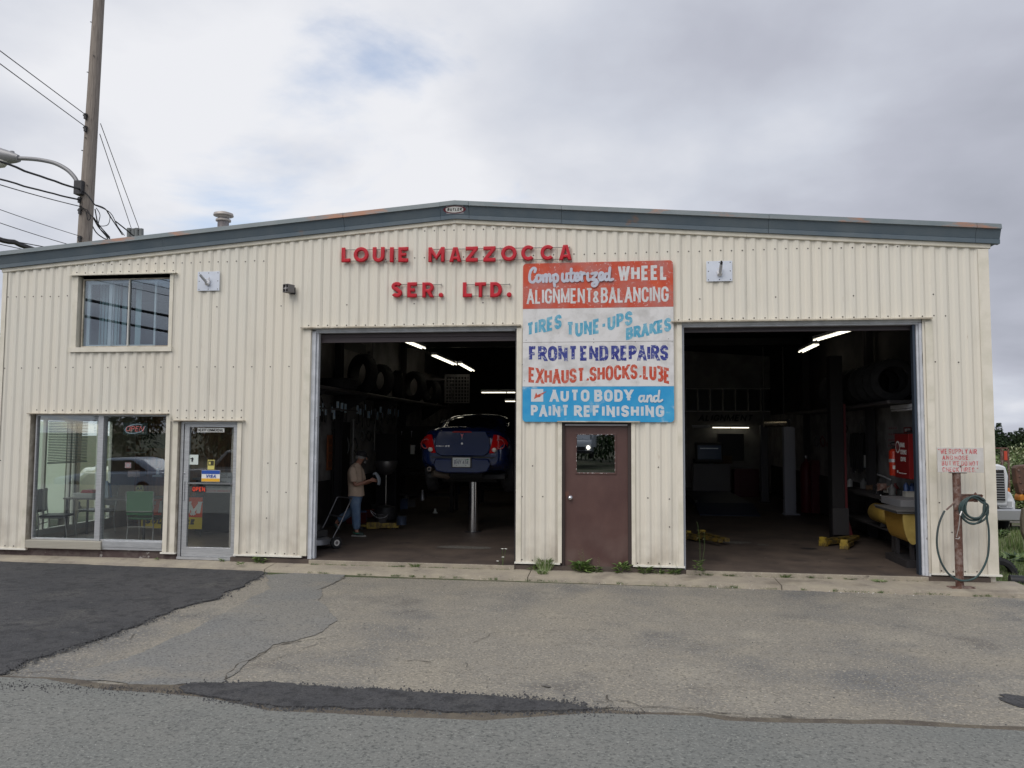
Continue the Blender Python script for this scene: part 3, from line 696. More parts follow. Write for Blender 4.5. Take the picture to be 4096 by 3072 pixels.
part('jamb_edge_board', lambda b: (b.box((4.272, -.012, -.03), (4.30, .03, 3.50))), mat('peeling_white_wood', (.6, .6, .6), .7, col2=(.2, .17, .14), sc=7, lo=.55, hi=.62, stretch=(1, 1, .5)), BL)
for x0, x1, z1 in [(-4.77, -4.668, 3.52), (-1.452, -1.375, 3.50), (.90, .968, 3.52), (4.302, 4.40, 3.52), (-9.45, -9.38, 2.19), (-7.02, -6.95, 2.19), (-6.90, -6.82, 2.09), (-5.83, -5.76, 2.09), (-.83, -.776, 2.09), (.236, .29, 2.09)]:
    part('jamb_trim', lambda b: (b.box((x0, -.038, .047), (x1, -.032, z1 if z1 < 3 else 2.42))), TRIM, BL)
    if z1 > 3: part('jamb_trim', lambda b: (b.box((x0, -.040, 2.423), (x1, -.034, z1))), TRIM, BL)
# returns at the openings; brown on the left ones paints in their shade
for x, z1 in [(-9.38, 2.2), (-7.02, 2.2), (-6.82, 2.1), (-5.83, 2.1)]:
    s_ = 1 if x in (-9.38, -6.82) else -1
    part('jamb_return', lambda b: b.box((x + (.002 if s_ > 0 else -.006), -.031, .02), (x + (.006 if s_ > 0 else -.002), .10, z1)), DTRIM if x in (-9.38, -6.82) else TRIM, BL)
for x0, x1, z in [(-9.42, -6.98, 2.205), (-6.92, -5.72, 2.10), (-8.78, -6.93, 4.452), (-.84, .36, 2.105)]:
    part('head_flashing', lambda b: (b.box((x0, -.075, z), (x1, .0, z + .008)), b.box((x0, -.078, z - .008), (x1, -.074, z + .008))), DTRIM if z != 4.452 else TRIM, BL)

# ---- storefront window
SF = bpy.data.objects.new('storefront_window', None); COL.objects.link(SF); SF.parent = BL; SF['label'] = 'wide two-pane aluminium shop window at street level'
def fr(b, x0, x1, z0, z1, w, y0, y1, wb=None, wt=None):
    b.box((x0, y0, z0), (x0 + w, y1, z1)); b.box((x1 - w, y0, z0), (x1, y1, z1)); b.box((x0 + w, y0, z0), (x1 - w, y1, z0 + (wb or w))); b.box((x0 + w, y0, z1 - (wt or w)), (x1 - w, y1, z1))
part('frame', lambda b: (fr(b, -9.33, -7.03, .19, 2.19, .022, .03, .10), b.box((-8.215, .01, .19), (-8.125, .11, 2.17))), ALUM, SF)
part('sill', lambda b: (b.box((-9.37, -.045, .06), (-8.06, .06, .185)), [b.box((-9.37, -.05, .075 + k * .022), (-8.06, -.045, .085 + k * .022)) for k in range(5)]), mat('ribbed_sill_aluminium', (.50, .47, .40), .5, .3), SF)
part('sill', lambda b: (b.box((-8.055, -.02, .105), (-7.04, .08, .19)), b.box((-8.055, -.01, .06), (-7.04, .08, .103))), ALUM, SF)
part('pane', lambda b: b.box((-9.305, .062, .19), (-8.216, .066, 2.168)), GLASS, SF)
part('pane', lambda b: b.box((-8.124, .062, .19), (-7.053, .066, 2.168)), GLASS, SF)
# ---- upper sliding window
UW = bpy.data.objects.new('upper_window', None); COL.objects.link(UW); UW.parent = BL; UW['label'] = 'upstairs sliding window reflecting sky and cables'
part('casing', lambda b: (b.box((-8.72, -.034, 3.27), (-8.64, -.03, 4.44)), b.box((-8.642, -.03, 3.27), (-8.637, .1, 4.44)), b.box((-7.04, -.034, 3.27), (-6.98, -.03, 4.44)), b.box((-8.75, -.05, 3.20), (-6.97, .02, 3.275))), TRIM, UW)
part('frame', lambda b: (fr(b, -8.60, -7.045, 3.285, 4.40, .018, .04, .09)), DTRIM, UW)
part('sash', lambda b: (fr(b, -8.56, -8.12, 3.30, 4.38, .055, .10, .13, .03), fr(b, -8.13, -7.36, 3.30, 4.37, .03, .12, .15, .03), b.box((-7.79, .03, 3.30), (-7.775, .06, 4.38))), mat('white_vinyl_sash', (.62, .62, .58), .5), UW)
part('pane', lambda b: b.box((-8.583, .06, 3.30), (-7.792, .064, 4.385)), GLASS2, UW)
part('pane', lambda b: b.box((-7.776, .06, 3.30), (-7.063, .064, 4.385)), GLASS2, UW)
part('curtain', lambda b: [b.box((-8.48 + k * .03, .30 + .012 * (k % 2), 3.3), (-8.455 + k * .03, .305 + .012 * (k % 2), 4.4)) for k in range(12)], mat('pale_green_curtain', (.40, .50, .48), .8), UW)
part('curtain', lambda b: (b.box((-8.10, .34, 3.3), (-8.02, .345, 4.4)), b.box((-7.86, .34, 3.3), (-7.76, .345, 4.4))), mat('pale_green_curtain', (.40, .50, .48), .8), UW)
part('upstairs_room', lambda b: (b.box((-9.9, 2.5, 2.7), (-5.95, 2.6, 4.45)), b.box((-5.99, .1, 2.7), (-5.93, 2.5, 4.45)), b.box((-9.9, .06, 2.62), (-5.95, 4.3, 2.7))), IDARK, BL)
# ---- office shell
part('office_floor', lambda b: b.box((-9.92, .06, -.1), (-5.93, 5, 0.02)), mat('office_floor_tiles', (.30, .25, .22), .35, col2=(.22, .19, .17), sc=3), BL)
part('office_rear_wall', lambda b: b.box((-9.92, 3.6, 0), (-5.93, 3.66, 2.6)), WOODP, BL)
part('office_partition', lambda b: b.box((-5.99, .1, 0), (-5.93, 3.6, 2.6)), mat('office_wall_pale', (.34, .30, .27), .7), BL)
part('office_ceiling', lambda b: b.box((-9.92, .06, 2.45), (-5.93, 3.6, 2.5)), mat('office_ceiling_tile', (.40, .38, .36), .8), BL)
SW = bpy.data.objects.new('side_window', None); COL.objects.link(SW); SW.parent = BL; SW['label'] = 'office side window seen through the shop window'
VIN = mat('side_window_frame', (.55, .55, .5), .5)
def swf(b):
    for y in (.55, .98, 1.62, 1.75, 2.42, 2.62, 2.80): b.box((-9.96, y, .18), (-9.90, y + (.045 if y != 1.75 else .06), 2.16))
    b.box((-9.965, .55, .12), (-9.88, 2.86, .22)); b.box((-9.965, .55, 2.12), (-9.88, 2.86, 2.18))
part('frame', swf, VIN, SW)
part('pane', lambda b: b.box((-9.945, .6, .22), (-9.942, 2.8, 2.12)), glass_mat('side_glass', .01, (.95, .99, .96)), SW)

# ---- glazed entrance door
GD = bpy.data.objects.new('entrance_door', None); COL.objects.link(GD); GD.parent = BL; GD['label'] = 'aluminium framed glass entrance door with stickers'
part('door_frame', lambda b: (b.box((-6.80, .02, -.03), (-6.755, .10, 2.085)), b.box((-5.862, .02, -.03), (-5.835, .10, 2.085)), b.box((-6.755, .02, 2.055), (-5.862, .10, 2.085)), b.box((-6.80, .0, -.06), (-5.835, .12, -.022))), ALUM, GD)
part('stile', lambda b: (b.box((-6.745, .035, -.015), (-6.665, .085, 2.05)), b.box((-5.925, .035, -.015), (-5.87, .085, 2.05)), b.box((-6.665, .035, -.015), (-5.925, .085, .125)), b.box((-6.665, .035, 2.0), (-5.925, .085, 2.05))), ALUM, GD, bevel=.003)
part('pane', lambda b: b.box((-6.664, .058, .126), (-5.926, .062, 1.999)), GLASS, GD)
part('push_bar', lambda b: (b.box((-6.664, .01, 1.108), (-5.926, .034, 1.135))), CHROME, GD)
part('lock_cylinder', lambda b: b.lathe([(.0, -.006), (.014, -.004), (.015, .004)], (-6.725, .032, 1.27), 'Y', 12), CHROME, GD)
part('pull_plate', lambda b: b.box((-6.735, .018, .85), (-6.715, .034, 1.15)), ALUM, GD)
def sticker(px0, py0, px1, py1, m, y=.0535, par=None, name='sticker', label=None):
    a = fac(px0, py0, y); c = fac(px1, py1, y); o = part(name, lambda b: b.box((a.x, y, c.z), (c.x, y + .002, a.z)), m, par or GD)
    if label: o['label'] = label
    return a.x, c.x, c.z, a.z
D2 = lambda u, v: (u / 2.212, 1600 + v / 2.212)
def wtx(t, q, z0f, z1f, st, m, par, Y=.0535, mrg=.04, **k):
    x0, x1, zb, zt_ = q; w = x1 - x0; h = zt_ - zb
    return wall_text(t, x0 + w * mrg, x1 - w * mrg, zb + h * z0f, zb + h * z1f, Y, st, m, par, **k)
INKB = mat('black_ink', (.02, .02, .025), .6); INKR = mat('red_ink', (.75, .07, .03), .5); INKW = mat('white_ink', (.75, .75, .72), .6)
q = sticker(*D2(1748, 247), *D2(1984, 286), PAPER, label='white sticker reading HEAVY COMMERCIAL'); wtx('HEAVY COMMERCIAL', q, .15, .85, .008, INKB, GD, gap=.25)
q = sticker(*D2(1668, 484), *D2(1752, 572), mat('pale_green_paper', (.62, .68, .64), .6)); x0, x1, zb, zt_ = q
part('lettering', lambda b: (b.prism([(x0 + .05, zb + .04), (x0 + .055, zb + .09), (x0 + .03, zb + .085), (x0 + .03, zb + .095), (x0 + .075, zb + .115), (x0 + .09, zb + .09), (x0 + .078, zb + .06), (x0 + .08, zb + .04), (x0 + .07, zb + .04), (x0 + .066, zb + .06)], .0505, .0525)), INKB, GD)
q = sticker(*D2(1839, 529), *D2(1896, 616), mat('cream_yellow_sticker', (.62, .55, .16), .5)); x0, x1, zb, zt_ = q
part('lettering', lambda b: (b.box((x0 + .01, .0505, zb + .065), (x1 - .01, .0525, zt_ - .012)), ), mat('sticker_black', (.05, .045, .02), .5), GD)
part('lettering', lambda b: (b.box((x0 + .022, .0485, zb + .08), (x0 + .05, .0503, zt_ - .03)), ), mat('cream_yellow_sticker', (.62, .55, .16), .5), GD)
q = sticker(*D2(1785, 620), *D2(1945, 724), INKW); x0, x1, zb, zt_ = q; h = zt_ - zb
part('colour_band', lambda b: b.box((x0 + .003, .0505, zt_ - h * .33), (x1 - .003, .0525, zt_ - .003)), mat('card_blue', (.02, .08, .36), .5), GD)
part('colour_band', lambda b: b.box((x0 + .003, .0505, zb + .003), (x1 - .003, .0525, zb + h * .28)), mat('card_gold', (.70, .38, .03), .5), GD)
wall_text('VISA', x0 + .07, x1 - .07, zb + h * .34, zb + h * .62, .0505, .013, mat('card_blue', (.02, .08, .36), .5), GD, slant=.25, gap=.12)
q = sticker(*D2(1700, 762), *D2(1818, 815), INKB, label='small black OPEN sign with orange letters'); wtx('OPEN', q, .1, .9, .017, INKR, GD, gap=.15)
q = sticker(*D2(1819, 640), *D2(2052, 738), mat('faded_notice', (.20, .20, .21), .7), y=.075, label='faded notice about credit and debit cards'); x0, x1, zb, zt_ = q
wall_text('OFFICE', x0 + .10, x1 - .07, zt_ - .05, zt_ - .01, .0752, .006, INKB, GD); wall_text('NO LONGER BE', x0 + .12, x1 - .02, zt_ - .085, zt_ - .06, .0752, .005, INKB, GD); wall_text('ON CREDIT.', x0 + .12, x1 - .08, zb + .01, zb + .035, .0752, .005, INKB, GD)
q = sticker(*D2(1819, 757), *D2(2048, 823), mat('faded_notice_lower', (.19, .19, .19), .7), y=.075); x0, x1, zb, zt_ = q
wall_text('CARDS AND DEBIT CARDS.', x0 + .01, x1 - .06, zt_ - .04, zt_ - .015, .0752, .004, INKB, GD); wall_text('EFFECTIVE IMMEDIATELY', x0 + .01, x1 - .02, zb + .015, zb + .045, .0752, .004, mat('dark_red_ink', (.25, .03, .03), .6), GD)

# ---- brown steel side door
MD = bpy.data.objects.new('steel_door', None); COL.objects.link(MD); MD.parent = BL; MD['label'] = 'scuffed brown steel door with a square window'
DX0, DX1, DZ1 = -.735, .185, 2.04
gx0, gx1, gz0, gz1 = -.565, .0, 1.355, 1.915
def md(b):
    y0, y1 = .045, .09
    b.box((DX0, y0, -.02), (gx0, y1, DZ1)); b.box((gx1, y0, -.02), (DX1, y1, DZ1)); b.box((gx0, y0, -.02), (gx1, y1, gz0)); b.box((gx0, y0, gz1), (gx1, y1, DZ1))
part('door_leaf', md, STEELD, MD)
part('glazing_bead', lambda b: fr(b, gx0 - .02, gx1 + .02, gz0 - .02, gz1 + .02, .024, .034, .044), STEELD, MD, bevel=.004)
def chips(b):
    for _ in range(46):
        t = random.random(); s_ = random.randrange(4); w = random.uniform(.004, .03) ; h = random.uniform(.002, .006)
        x, z = [(gx0 + t * (gx1 - gx0), gz1), (gx0 + t * (gx1 - gx0), gz0 - .006), (gx0 - .002, gz0 + t * (gz1 - gz0)), (gx1 - .004, gz0 + t * (gz1 - gz0))][s_]
        if s_ > 1: w, h = h, w
        b.box((x, .0325, z), (x + w, .034, z + h))
part('chipped_paint', chips, mat('chip_white', (.7, .7, .68), .7), MD)
part('pane', lambda b: b.box((gx0, .060, gz0), (gx1, .064, gz1)), glass_mat('door_glass', .26, (.12, .12, .13)), MD)
part('door_knob', lambda b: (b.lathe([(.034, 0), (.032, -.008), (.014, -.012), (.014, -.035), (.028, -.045), (.031, -.06), (.022, -.072), (0, -.074)], (-.655, .045, .985), 'Y', 20)), CHROME, MD, smooth=50)
part('door_frame', lambda b: (b.box((-.775, .0, -.05), (-.737, .11, 2.10)), b.box((.187, .0, -.05), (.235, .11, 2.10)), b.box((-.737, .02, 2.045), (.187, .11, 2.10)), b.box((-.775, -.01, -.1), (.235, .1, -.022))), mat('door_frame_dark', (.045, .03, .028), .6), MD)
part('drip_cap', lambda b: b.box((-.73, -.005, 2.045), (.18, .019, 2.07)), mat('drip_cap_pale', (.36, .33, .34), .5), MD)
part('weather_strip', lambda b: b.box((-.74, .01, 2.074), (.19, .019, 2.098)), BLACK, MD)

# ---- badge on the ridge fascia
def onmid(x, z, off):      # point on the sloped middle face of the ridge fascia, z above the eave line
    return (x, -.072 - (z - .066) * .387 - off, eave(XC) + z)
def slab(b, P, off, th=.002):
    A = [onmid(x, z, off) for x, z in P]; B = [onmid(x, z, off - th) for x, z in P]
    b.face(A)
    for i in range(len(A)): b.face([A[i], B[i], B[(i + 1) % len(A)], A[(i + 1) % len(A)]])
EL = lambda rx, rz: [(-2.405 + rx * math.cos(a * PI / 16), .128 + rz * math.sin(a * PI / 16)) for a in range(32)]
part('badge', lambda b: slab(b, [(-2.60, .070), (-2.21, .070), (-2.21, .186), (-2.60, .186)], .008, .006), mat('badge_grey', (.36, .35, .38), .5), BL)
part('badge_emblem', lambda b: slab(b, EL(.175, .052), .0105), mat('badge_maroon', (.16, .015, .03), .5), BL)
part('badge_emblem', lambda b: slab(b, [(x if abs(x + 2.405) < .13 else -2.405 + math.copysign(.135, x + 2.405), z) for x, z in EL(.148, .042)], .0125), INKW, BL)
bb = MB(); lettering(bb, 'BUTLER', -2.515, -2.295, .040, .0085, lambda x, v, l: onmid(x, .108 + v * .040, .0145 + l * .0003), gap=.3, slant=.2)
bb.build('lettering', INKB, BL, fixn=False)
# ================================================================== SIGNS ON THE FRONT WALL
YB = -.0225
# ---- hand-painted services board
SG = thing('painted_sign', 'weathered red, white and blue hand-painted services board above the brown door', 'sign', (-.255, YB, 2.10))
def worn(name, c, c2, lo, hi, sc=14): return mat(name, c, .55, col2=c2, sc=sc, lo=lo, hi=hi, det=8, extra=[((c2[0] * .8, c2[1] * .8, c2[2] * .8), 60, .66, .72, 3)])
B_RED = mat('board_red_worn', (.52, .055, .015), .55, col2=(.43, .16, .14), sc=2.6, lo=.42, hi=.66, det=9, extra=[((.62, .42, .40), 30, .60, .70, 6), ((.60, .09, .03), 1.4, .55, .65, 6)])
B_WHT = mat('board_white_worn', (.68, .67, .67), .6, col2=(.50, .49, .48), sc=5, lo=.45, hi=.7, det=9, extra=[((.40, .39, .38), 20, .68, .76, 6)])
B_BLU = mat('board_blue_worn', (.012, .28, .58), .5, col2=(.05, .36, .62), sc=3, lo=.4, hi=.7, det=8, extra=[((.34, .50, .62), 3.2, .60, .70, 9)])
P_WHT = mat('paint_white_worn', (.66, .66, .67), .6, col2=(.52, .50, .50), sc=9, lo=.4, hi=.7, det=8, extra=[((.50, .33, .30), 45, .66, .72, 4)])
P_WHT2 = mat('paint_white_on_blue', (.60, .63, .66), .6, col2=(.50, .56, .62), sc=9, lo=.4, hi=.7, det=8)
P_LAV = mat('script_lavender_white', (.52, .55, .64), .6, col2=(.48, .48, .55), sc=9)
P_CYN = mat('paint_light_blue', (.07, .33, .50), .6, col2=(.22, .46, .58), sc=12, lo=.4, hi=.62, det=8)
P_NAV = mat('paint_navy', (.018, .025, .22), .6, col2=(.05, .07, .27), sc=10, lo=.45, hi=.6, det=8, extra=[((.42, .43, .50), 34, .565, .62, 6)])
P_RED = mat('paint_sign_red', (.50, .055, .02), .6, col2=(.52, .13, .09), sc=10, lo=.45, hi=.6, det=8, extra=[((.58, .42, .38), 34, .60, .66, 6)])
sx = lambda u: -1.36 + (u - 75) * 2.21 / 1427
def sz(u, v):
    t = (u - 75) / 1427; top = 90 - 35 * t; bot = 1580 + 4 * t
    return 2.10 + (bot - v) / (bot - top) * 2.37
def rrect(x0, x1, z0, z1, r, corners):
    p = []
    for (cx_, cz, a0, on) in ((x1 - r, z1 - r, 0, corners[0]), (x0 + r, z1 - r, 90, corners[1]), (x0 + r, z0 + r, 180, corners[2]), (x1 - r, z0 + r, 270, corners[3])):
        if on: p += [(cx_ + r * math.cos(math.radians(a0 + k * 15)), cz + r * math.sin(math.radians(a0 + k * 15))) for k in range(7)]
        else: p.append({0: (x1, z1), 90: (x0, z1), 180: (x0, z0), 270: (x1, z0)}[a0])
    return p
SGC = []
def bpart(name, m, z0, z1, cor):
    o = part(name, lambda b: b.prism(rrect(-1.36, .85, z0, z1, .055, cor), YB - .022, YB), m, None)
    return o
def adopt(o, root=None):
    root = root or SG; o.parent = root; o.matrix_parent_inverse = Matrix.Translation(-Vector(root.location)); return o
for nm, m, z0, z1, c in (('red_panel', B_RED, 3.785, 4.47, (1, 1, 0, 0)), ('white_panel', B_WHT, 3.283, 3.783, (0, 0, 0, 0)), ('white_panel', B_WHT, 2.623, 3.278, (0, 0, 0, 0)), ('blue_panel', B_BLU, 2.10, 2.621, (0, 0, 1, 1))):
    adopt(bpart(nm, m, z0, z1, c))
FY = YB - .0235
def su(*pts):
    def f(u):
        if u <= pts[0][0]: a, b = pts[0], pts[1]
        else:
            for a, b in zip(pts, pts[1:]):
                if u <= b[0]: break
        return a[1] + (b[1] - a[1]) * (u - a[0]) / (b[0] - a[0])
    return f
def sline(text, u0, u1, base, top, stroke, m, gap=.2, name='lettering', label=None):
    b = MB(); H = (base(u0) - top(u0)) / 1000 * 1.6
    x0, x1 = sx(u0), sx(u1)
    def pl(x, v, l):
        u = 75 + (x + 1.36) * 1427 / 2.21; vv = base(u) + (top(u) - base(u)) * v
        return (x, FY - l * .0005, sz(u, vv))
    lettering(b, text, x0, x1, H, stroke / 1000 * 1.6, pl, gap=gap)
    o = adopt(b.build(name, m, None, fixn=False)); 
    if label: o['label'] = label
    return o
sline('WHEEL', 992, 1447, su((990, 251), (1450, 243)), su((990, 116), (1450, 99)), 27, P_WHT, .24)
sline('ALIGNMENT', 117, 742, su((117, 473), (745, 465)), su((117, 331), (745, 320)), 20, P_WHT, .20)
sline('&', 748, 806, su((745, 462), (806, 462)), su((745, 348), (806, 348)), 17, P_WHT)
sline('BALANCING', 828, 1455, su((828, 463), (1455, 451)), su((828, 318), (1455, 304)), 21, P_WHT, .20)
sline('TIRES', 117, 445, su((117, 782), (445, 704)), su((117, 655), (445, 566)), 27, P_CYN, .22)
sline('TUNE-UPS', 500, 1116, su((500, 772), (600, 785), (820, 748), (1116, 668)), su((500, 645), (700, 632), (1116, 534)), 27, P_CYN, .22)
sline('BRAKES', 1063, 1476, su((1063, 815), (1476, 728)), su((1063, 702), (1476, 597)), 27, P_CYN, .16)
sline('FRONT', 140, 597, su((140, 1013), (600, 1011)), su((140, 872), (600, 869)), 31, P_NAV, .20)
sline('END', 630, 888, su((630, 1009), (888, 1009)), su((630, 869), (888, 867)), 30, P_NAV, .20)
sline('REPAIRS', 926, 1446, su((926, 1009), (1446, 1006)), su((926, 867), (1446, 860)), 29, P_NAV, .20)
sline('EXHAUST', 138, 665, su((138, 1212), (300, 1226), (480, 1222), (665, 1208)), su((138, 1068), (300, 1088), (480, 1085), (665, 1074)), 26, P_RED, .2)
sline(',', 684, 706, su((680, 1195), (710, 1195)), su((680, 1060), (710, 1060)), 20, P_RED)
sline('SHOCKS', 720, 1160, su((720, 1203), (950, 1192), (1160, 1180)), su((720, 1068), (950, 1050), (1160, 1040)), 25, P_RED, .2)
sline(',', 1180, 1200, su((1170, 1165), (1210, 1165)), su((1170, 1040), (1210, 1040)), 18, P_RED)
sline('LU3E', 1222, 1462, su((1222, 1183), (1340, 1197), (1462, 1228)), su((1222, 1046), (1340, 1052), (1462, 1080)), 26, P_RED, .2, label='faded word LUBE with part of the B worn away')
sline('AUTO', 340, 712, su((340, 1393), (712, 1393)), su((340, 1281), (712, 1279)), 26, P_WHT2, .22)
sline('BODY', 762, 1120, su((762, 1393), (1120, 1393)), su((762, 1281), (1120, 1279)), 26, P_WHT2, .22)
sline('PAINT', 160, 517, su((160, 1532), (517, 1534)), su((160, 1424), (517, 1422)), 24, P_WHT2, .24)
sline('REFINISHING', 570, 1408, su((570, 1535), (1408, 1536)), su((570, 1426), (1408, 1426)), 25, P_WHT2, .24)
import itertools
def script(name, strokes, w, m, ox=0, oy=0):
    b = MB(); lc = itertools.count()
    for i, s_ in enumerate(strokes):
        pp = smoothpath([(u + ox, v + oy, 0) for u, v in s_], 5)
        P2 = [Vector((sx(p.x), sz(p.x, p.y))) for p in pp]
        for q in ribbon(P2, w): b.face([(p.x, FY - .0003 - i * .0003 - next(lc) * .000012, p.y) for p in q])
        for e in (P2[0], P2[-1]): b.face([(e.x + w / 2 * math.cos(a * PI / 5), FY - .0048 - i * .0002 - (.0001 if e is P2[0] else 0), e.y + w / 2 * math.sin(a * PI / 5)) for a in range(10)])
    return adopt(b.build(name, m, None, fixn=False))
script('lettering', [
    [(190, 168), (196, 140), (176, 132), (150, 160), (138, 215), (146, 258), (175, 266), (200, 238)],
    [(238, 200), (212, 205), (206, 245), (222, 262), (246, 245), (248, 212), (236, 200)],
    [(246, 212), (270, 206), (272, 262)], [(272, 222), (290, 196), (304, 204), (304, 262)], [(304, 222), (324, 194), (338, 204), (338, 256), (350, 250)],
    [(368, 200), (382, 304)], [(368, 215), (392, 192), (412, 214), (410, 248), (392, 262), (374, 250)],
    [(458, 188), (456, 240), (474, 258), (496, 238), (498, 186)], [(498, 186), (502, 252), (516, 246)],
    [(542, 140), (538, 240), (554, 256), (572, 240)], [(516, 184), (566, 180)],
    [(572, 232), (606, 214), (606, 186), (586, 186), (576, 220), (588, 252), (616, 244), (634, 214)],
    [(626, 178), (640, 178), (642, 240), (648, 252)], [(642, 206), (656, 180), (676, 188)],
    [(700, 182), (698, 232), (708, 250), (722, 240)],
    [(738, 186), (786, 182), (742, 240), (778, 244), (788, 280), (766, 304), (744, 298), (750, 276), (800, 262)],
    [(806, 228), (842, 210), (842, 182), (820, 180), (808, 214), (820, 246), (846, 240), (860, 222)],
    [(898, 188), (870, 190), (862, 228), (876, 246), (898, 232)], [(910, 128), (902, 232), (918, 246), (938, 238)],
], .041, P_LAV)
script('lettering', [
    [(1222, 1340), (1190, 1342), (1180, 1374), (1196, 1392), (1218, 1376)], [(1226, 1338), (1220, 1380), (1236, 1390), (1252, 1372)],
    [(1258, 1338), (1254, 1392)], [(1256, 1362), (1278, 1336), (1292, 1344), (1290, 1384), (1304, 1388), (1318, 1370)],
    [(1352, 1340), (1324, 1342), (1312, 1372), (1326, 1392), (1350, 1376)], [(1366, 1290), (1356, 1378), (1370, 1390), (1392, 1376)]], .030, P_WHT2)
adopt(part('check_box', lambda b: b.prism([(sx(158), sz(158, 1393)), (sx(275), sz(275, 1393)), (sx(275), sz(275, 1275)), (sx(158), sz(158, 1275))], FY - .001, FY + .001), P_WHT2, None))
adopt(part('check_mark', lambda b: b.prism([(sx(u), sz(u, v)) for u, v in ((186, 1368), (205, 1305), (218, 1330), (306, 1294), (240, 1350), (222, 1352))], FY - .0025, FY - .0012), P_RED, None))
adopt(part('board_screws', lambda b: [b.lathe([(0, -.003), (.006, 0)], (sx(u), FY, sz(u, v)), 'Y', 6) for u, v in ((108, 815), (386, 835), (755, 805), (755, 838), (1146, 830), (1454, 802), (1488, 830), (92, 1198), (768, 1210), (440, 95), (1355, 62), (735, 1578), (1490, 300))], SCREW, None, fixn=False))

# ---- red channel letters on rails
def arcp(cx_, cy_, rx, ry, a0, a1, n): return [(cx_ + rx * math.cos(math.radians(a0 + (a1 - a0) * k / n)), cy_ + ry * math.sin(math.radians(a0 + (a1 - a0) * k / n))) for k in range(n + 1)]
def thick(pts, w):
    L_, R_ = [], []; q = [Vector(p) for p in pts]
    for i in range(len(q)):
        d0 = (q[i] - q[i - 1]).normalized() if i else (q[1] - q[0]).normalized(); d1 = (q[i + 1] - q[i]).normalized() if i < len(q) - 1 else d0
        n0 = Vector((-d0.y, d0.x)); m = (n0 + Vector((-d1.y, d1.x))).normalized(); k = 1 / max(m.dot(n0), .35)
        L_.append(tuple(q[i] + m * w / 2 * k)); R_.append(tuple(q[i] - m * w / 2 * k))
    return L_ + R_[::-1]
t_ = .24; h_ = t_ / 2
def glyph3(c, w):      # outlines in a box of width w and height 1
    i = t_
    if c == 'L': return [[(0, 0), (w, 0), (w, i), (i, i), (i, 1), (0, 1)]]
    if c == 'I': return [[(0, 0), (w, 0), (w, 1), (0, 1)]]
    if c == 'E': return [[(0, 0), (w, 0), (w, i), (i, i), (i, .40), (w * .8, .40), (w * .8, .60), (i, .60), (i, 1 - i), (w, 1 - i), (w, 1), (0, 1)]]
    if c == 'T': m = w / 2; return [[(m - h_, 0), (m + h_, 0), (m + h_, 1 - i), (w, 1 - i), (w, 1), (0, 1), (0, 1 - i), (m - h_, 1 - i)]]
    if c == 'U': r = w / 2; return [[(0, 1), (0, r)] + arcp(r, r, r, r, 180, 360, 14)[1:] + [(w, 1), (w - i, 1), (w - i, r)] + arcp(r, r, r - i, r - i, 360, 180, 12)[1:] + [(i, 1)]]
    if c == 'O': return [arcp(w / 2, .5, w / 2, .5, 0, 345, 23), arcp(w / 2, .5, w / 2 - i, .5 - i, 0, 345, 23)]
    if c == 'C':
        a = 42; return [arcp(w / 2, .5, w / 2, .5, a, 360 - a, 22) + arcp(w / 2, .5, w / 2 - i, .5 - i, 360 - a, a, 18)]
    if c == 'D': return [[(0, 0), (w * .42, 0)] + arcp(w * .42, .5, w * .58, .5, -90, 90, 14)[1:] + [(0, 1)], [(i, i), (w * .42, i)] + arcp(w * .42, .5, w * .58 - i, .5 - i, -90, 90, 12)[1:] + [(i, 1 - i)]]
    if c == 'R': return [[(0, 0), (i, 0), (i, .34), (.40 * w, .34), (w - i * 1.12, 0), (w, 0), (w * .74, .37)] + arcp(w * .5, .67, w * .47, .33, -55, 90, 12) + [(0, 1)], [(i, .54), (w * .5, .54)] + arcp(w * .5, .665, w * .47 - i * .9, .125, -90, 90, 8)[1:] + [(i, .79)]]
    if c == 'A': m = w / 2; return [[(0, 0), (i * 1.05, 0), (i * 1.05 + .07, .17), (w - i * 1.05 - .07, .17), (w - i * 1.05, 0), (w, 0), (m + .15, 1), (m - .15, 1)], [(m - .125, .36), (m + .125, .36), (m, .74)]]
    if c == 'M': return [[(0, 0), (i, 0), (i, .55), (w / 2, .12), (w - i, .55), (w - i, 0), (w, 0), (w, 1), (w - i * .95, 1), (w / 2, .45), (i * .95, 1), (0, 1)]]
    if c == 'Z': return [[(0, 0), (w, 0), (w, i), (w * .40, i), (w, 1 - i * .85), (w, 1), (0, 1), (0, 1 - i), (w * .60, 1 - i), (0, i * .85)]]
    if c == 'S': P = arcp(w * .5, .71, w * .5 - h_, .29 - h_, 20, 270, 14) + arcp(w * .5, .29, w * .5 - h_, .29 - h_, 90, -160, 14)[0:]; return [thick([p for k, p in enumerate(P) if k != 15], t_)]
    if c == '.': return [arcp(w / 2, w / 2, w / 2, w / 2, 0, 330, 11)]
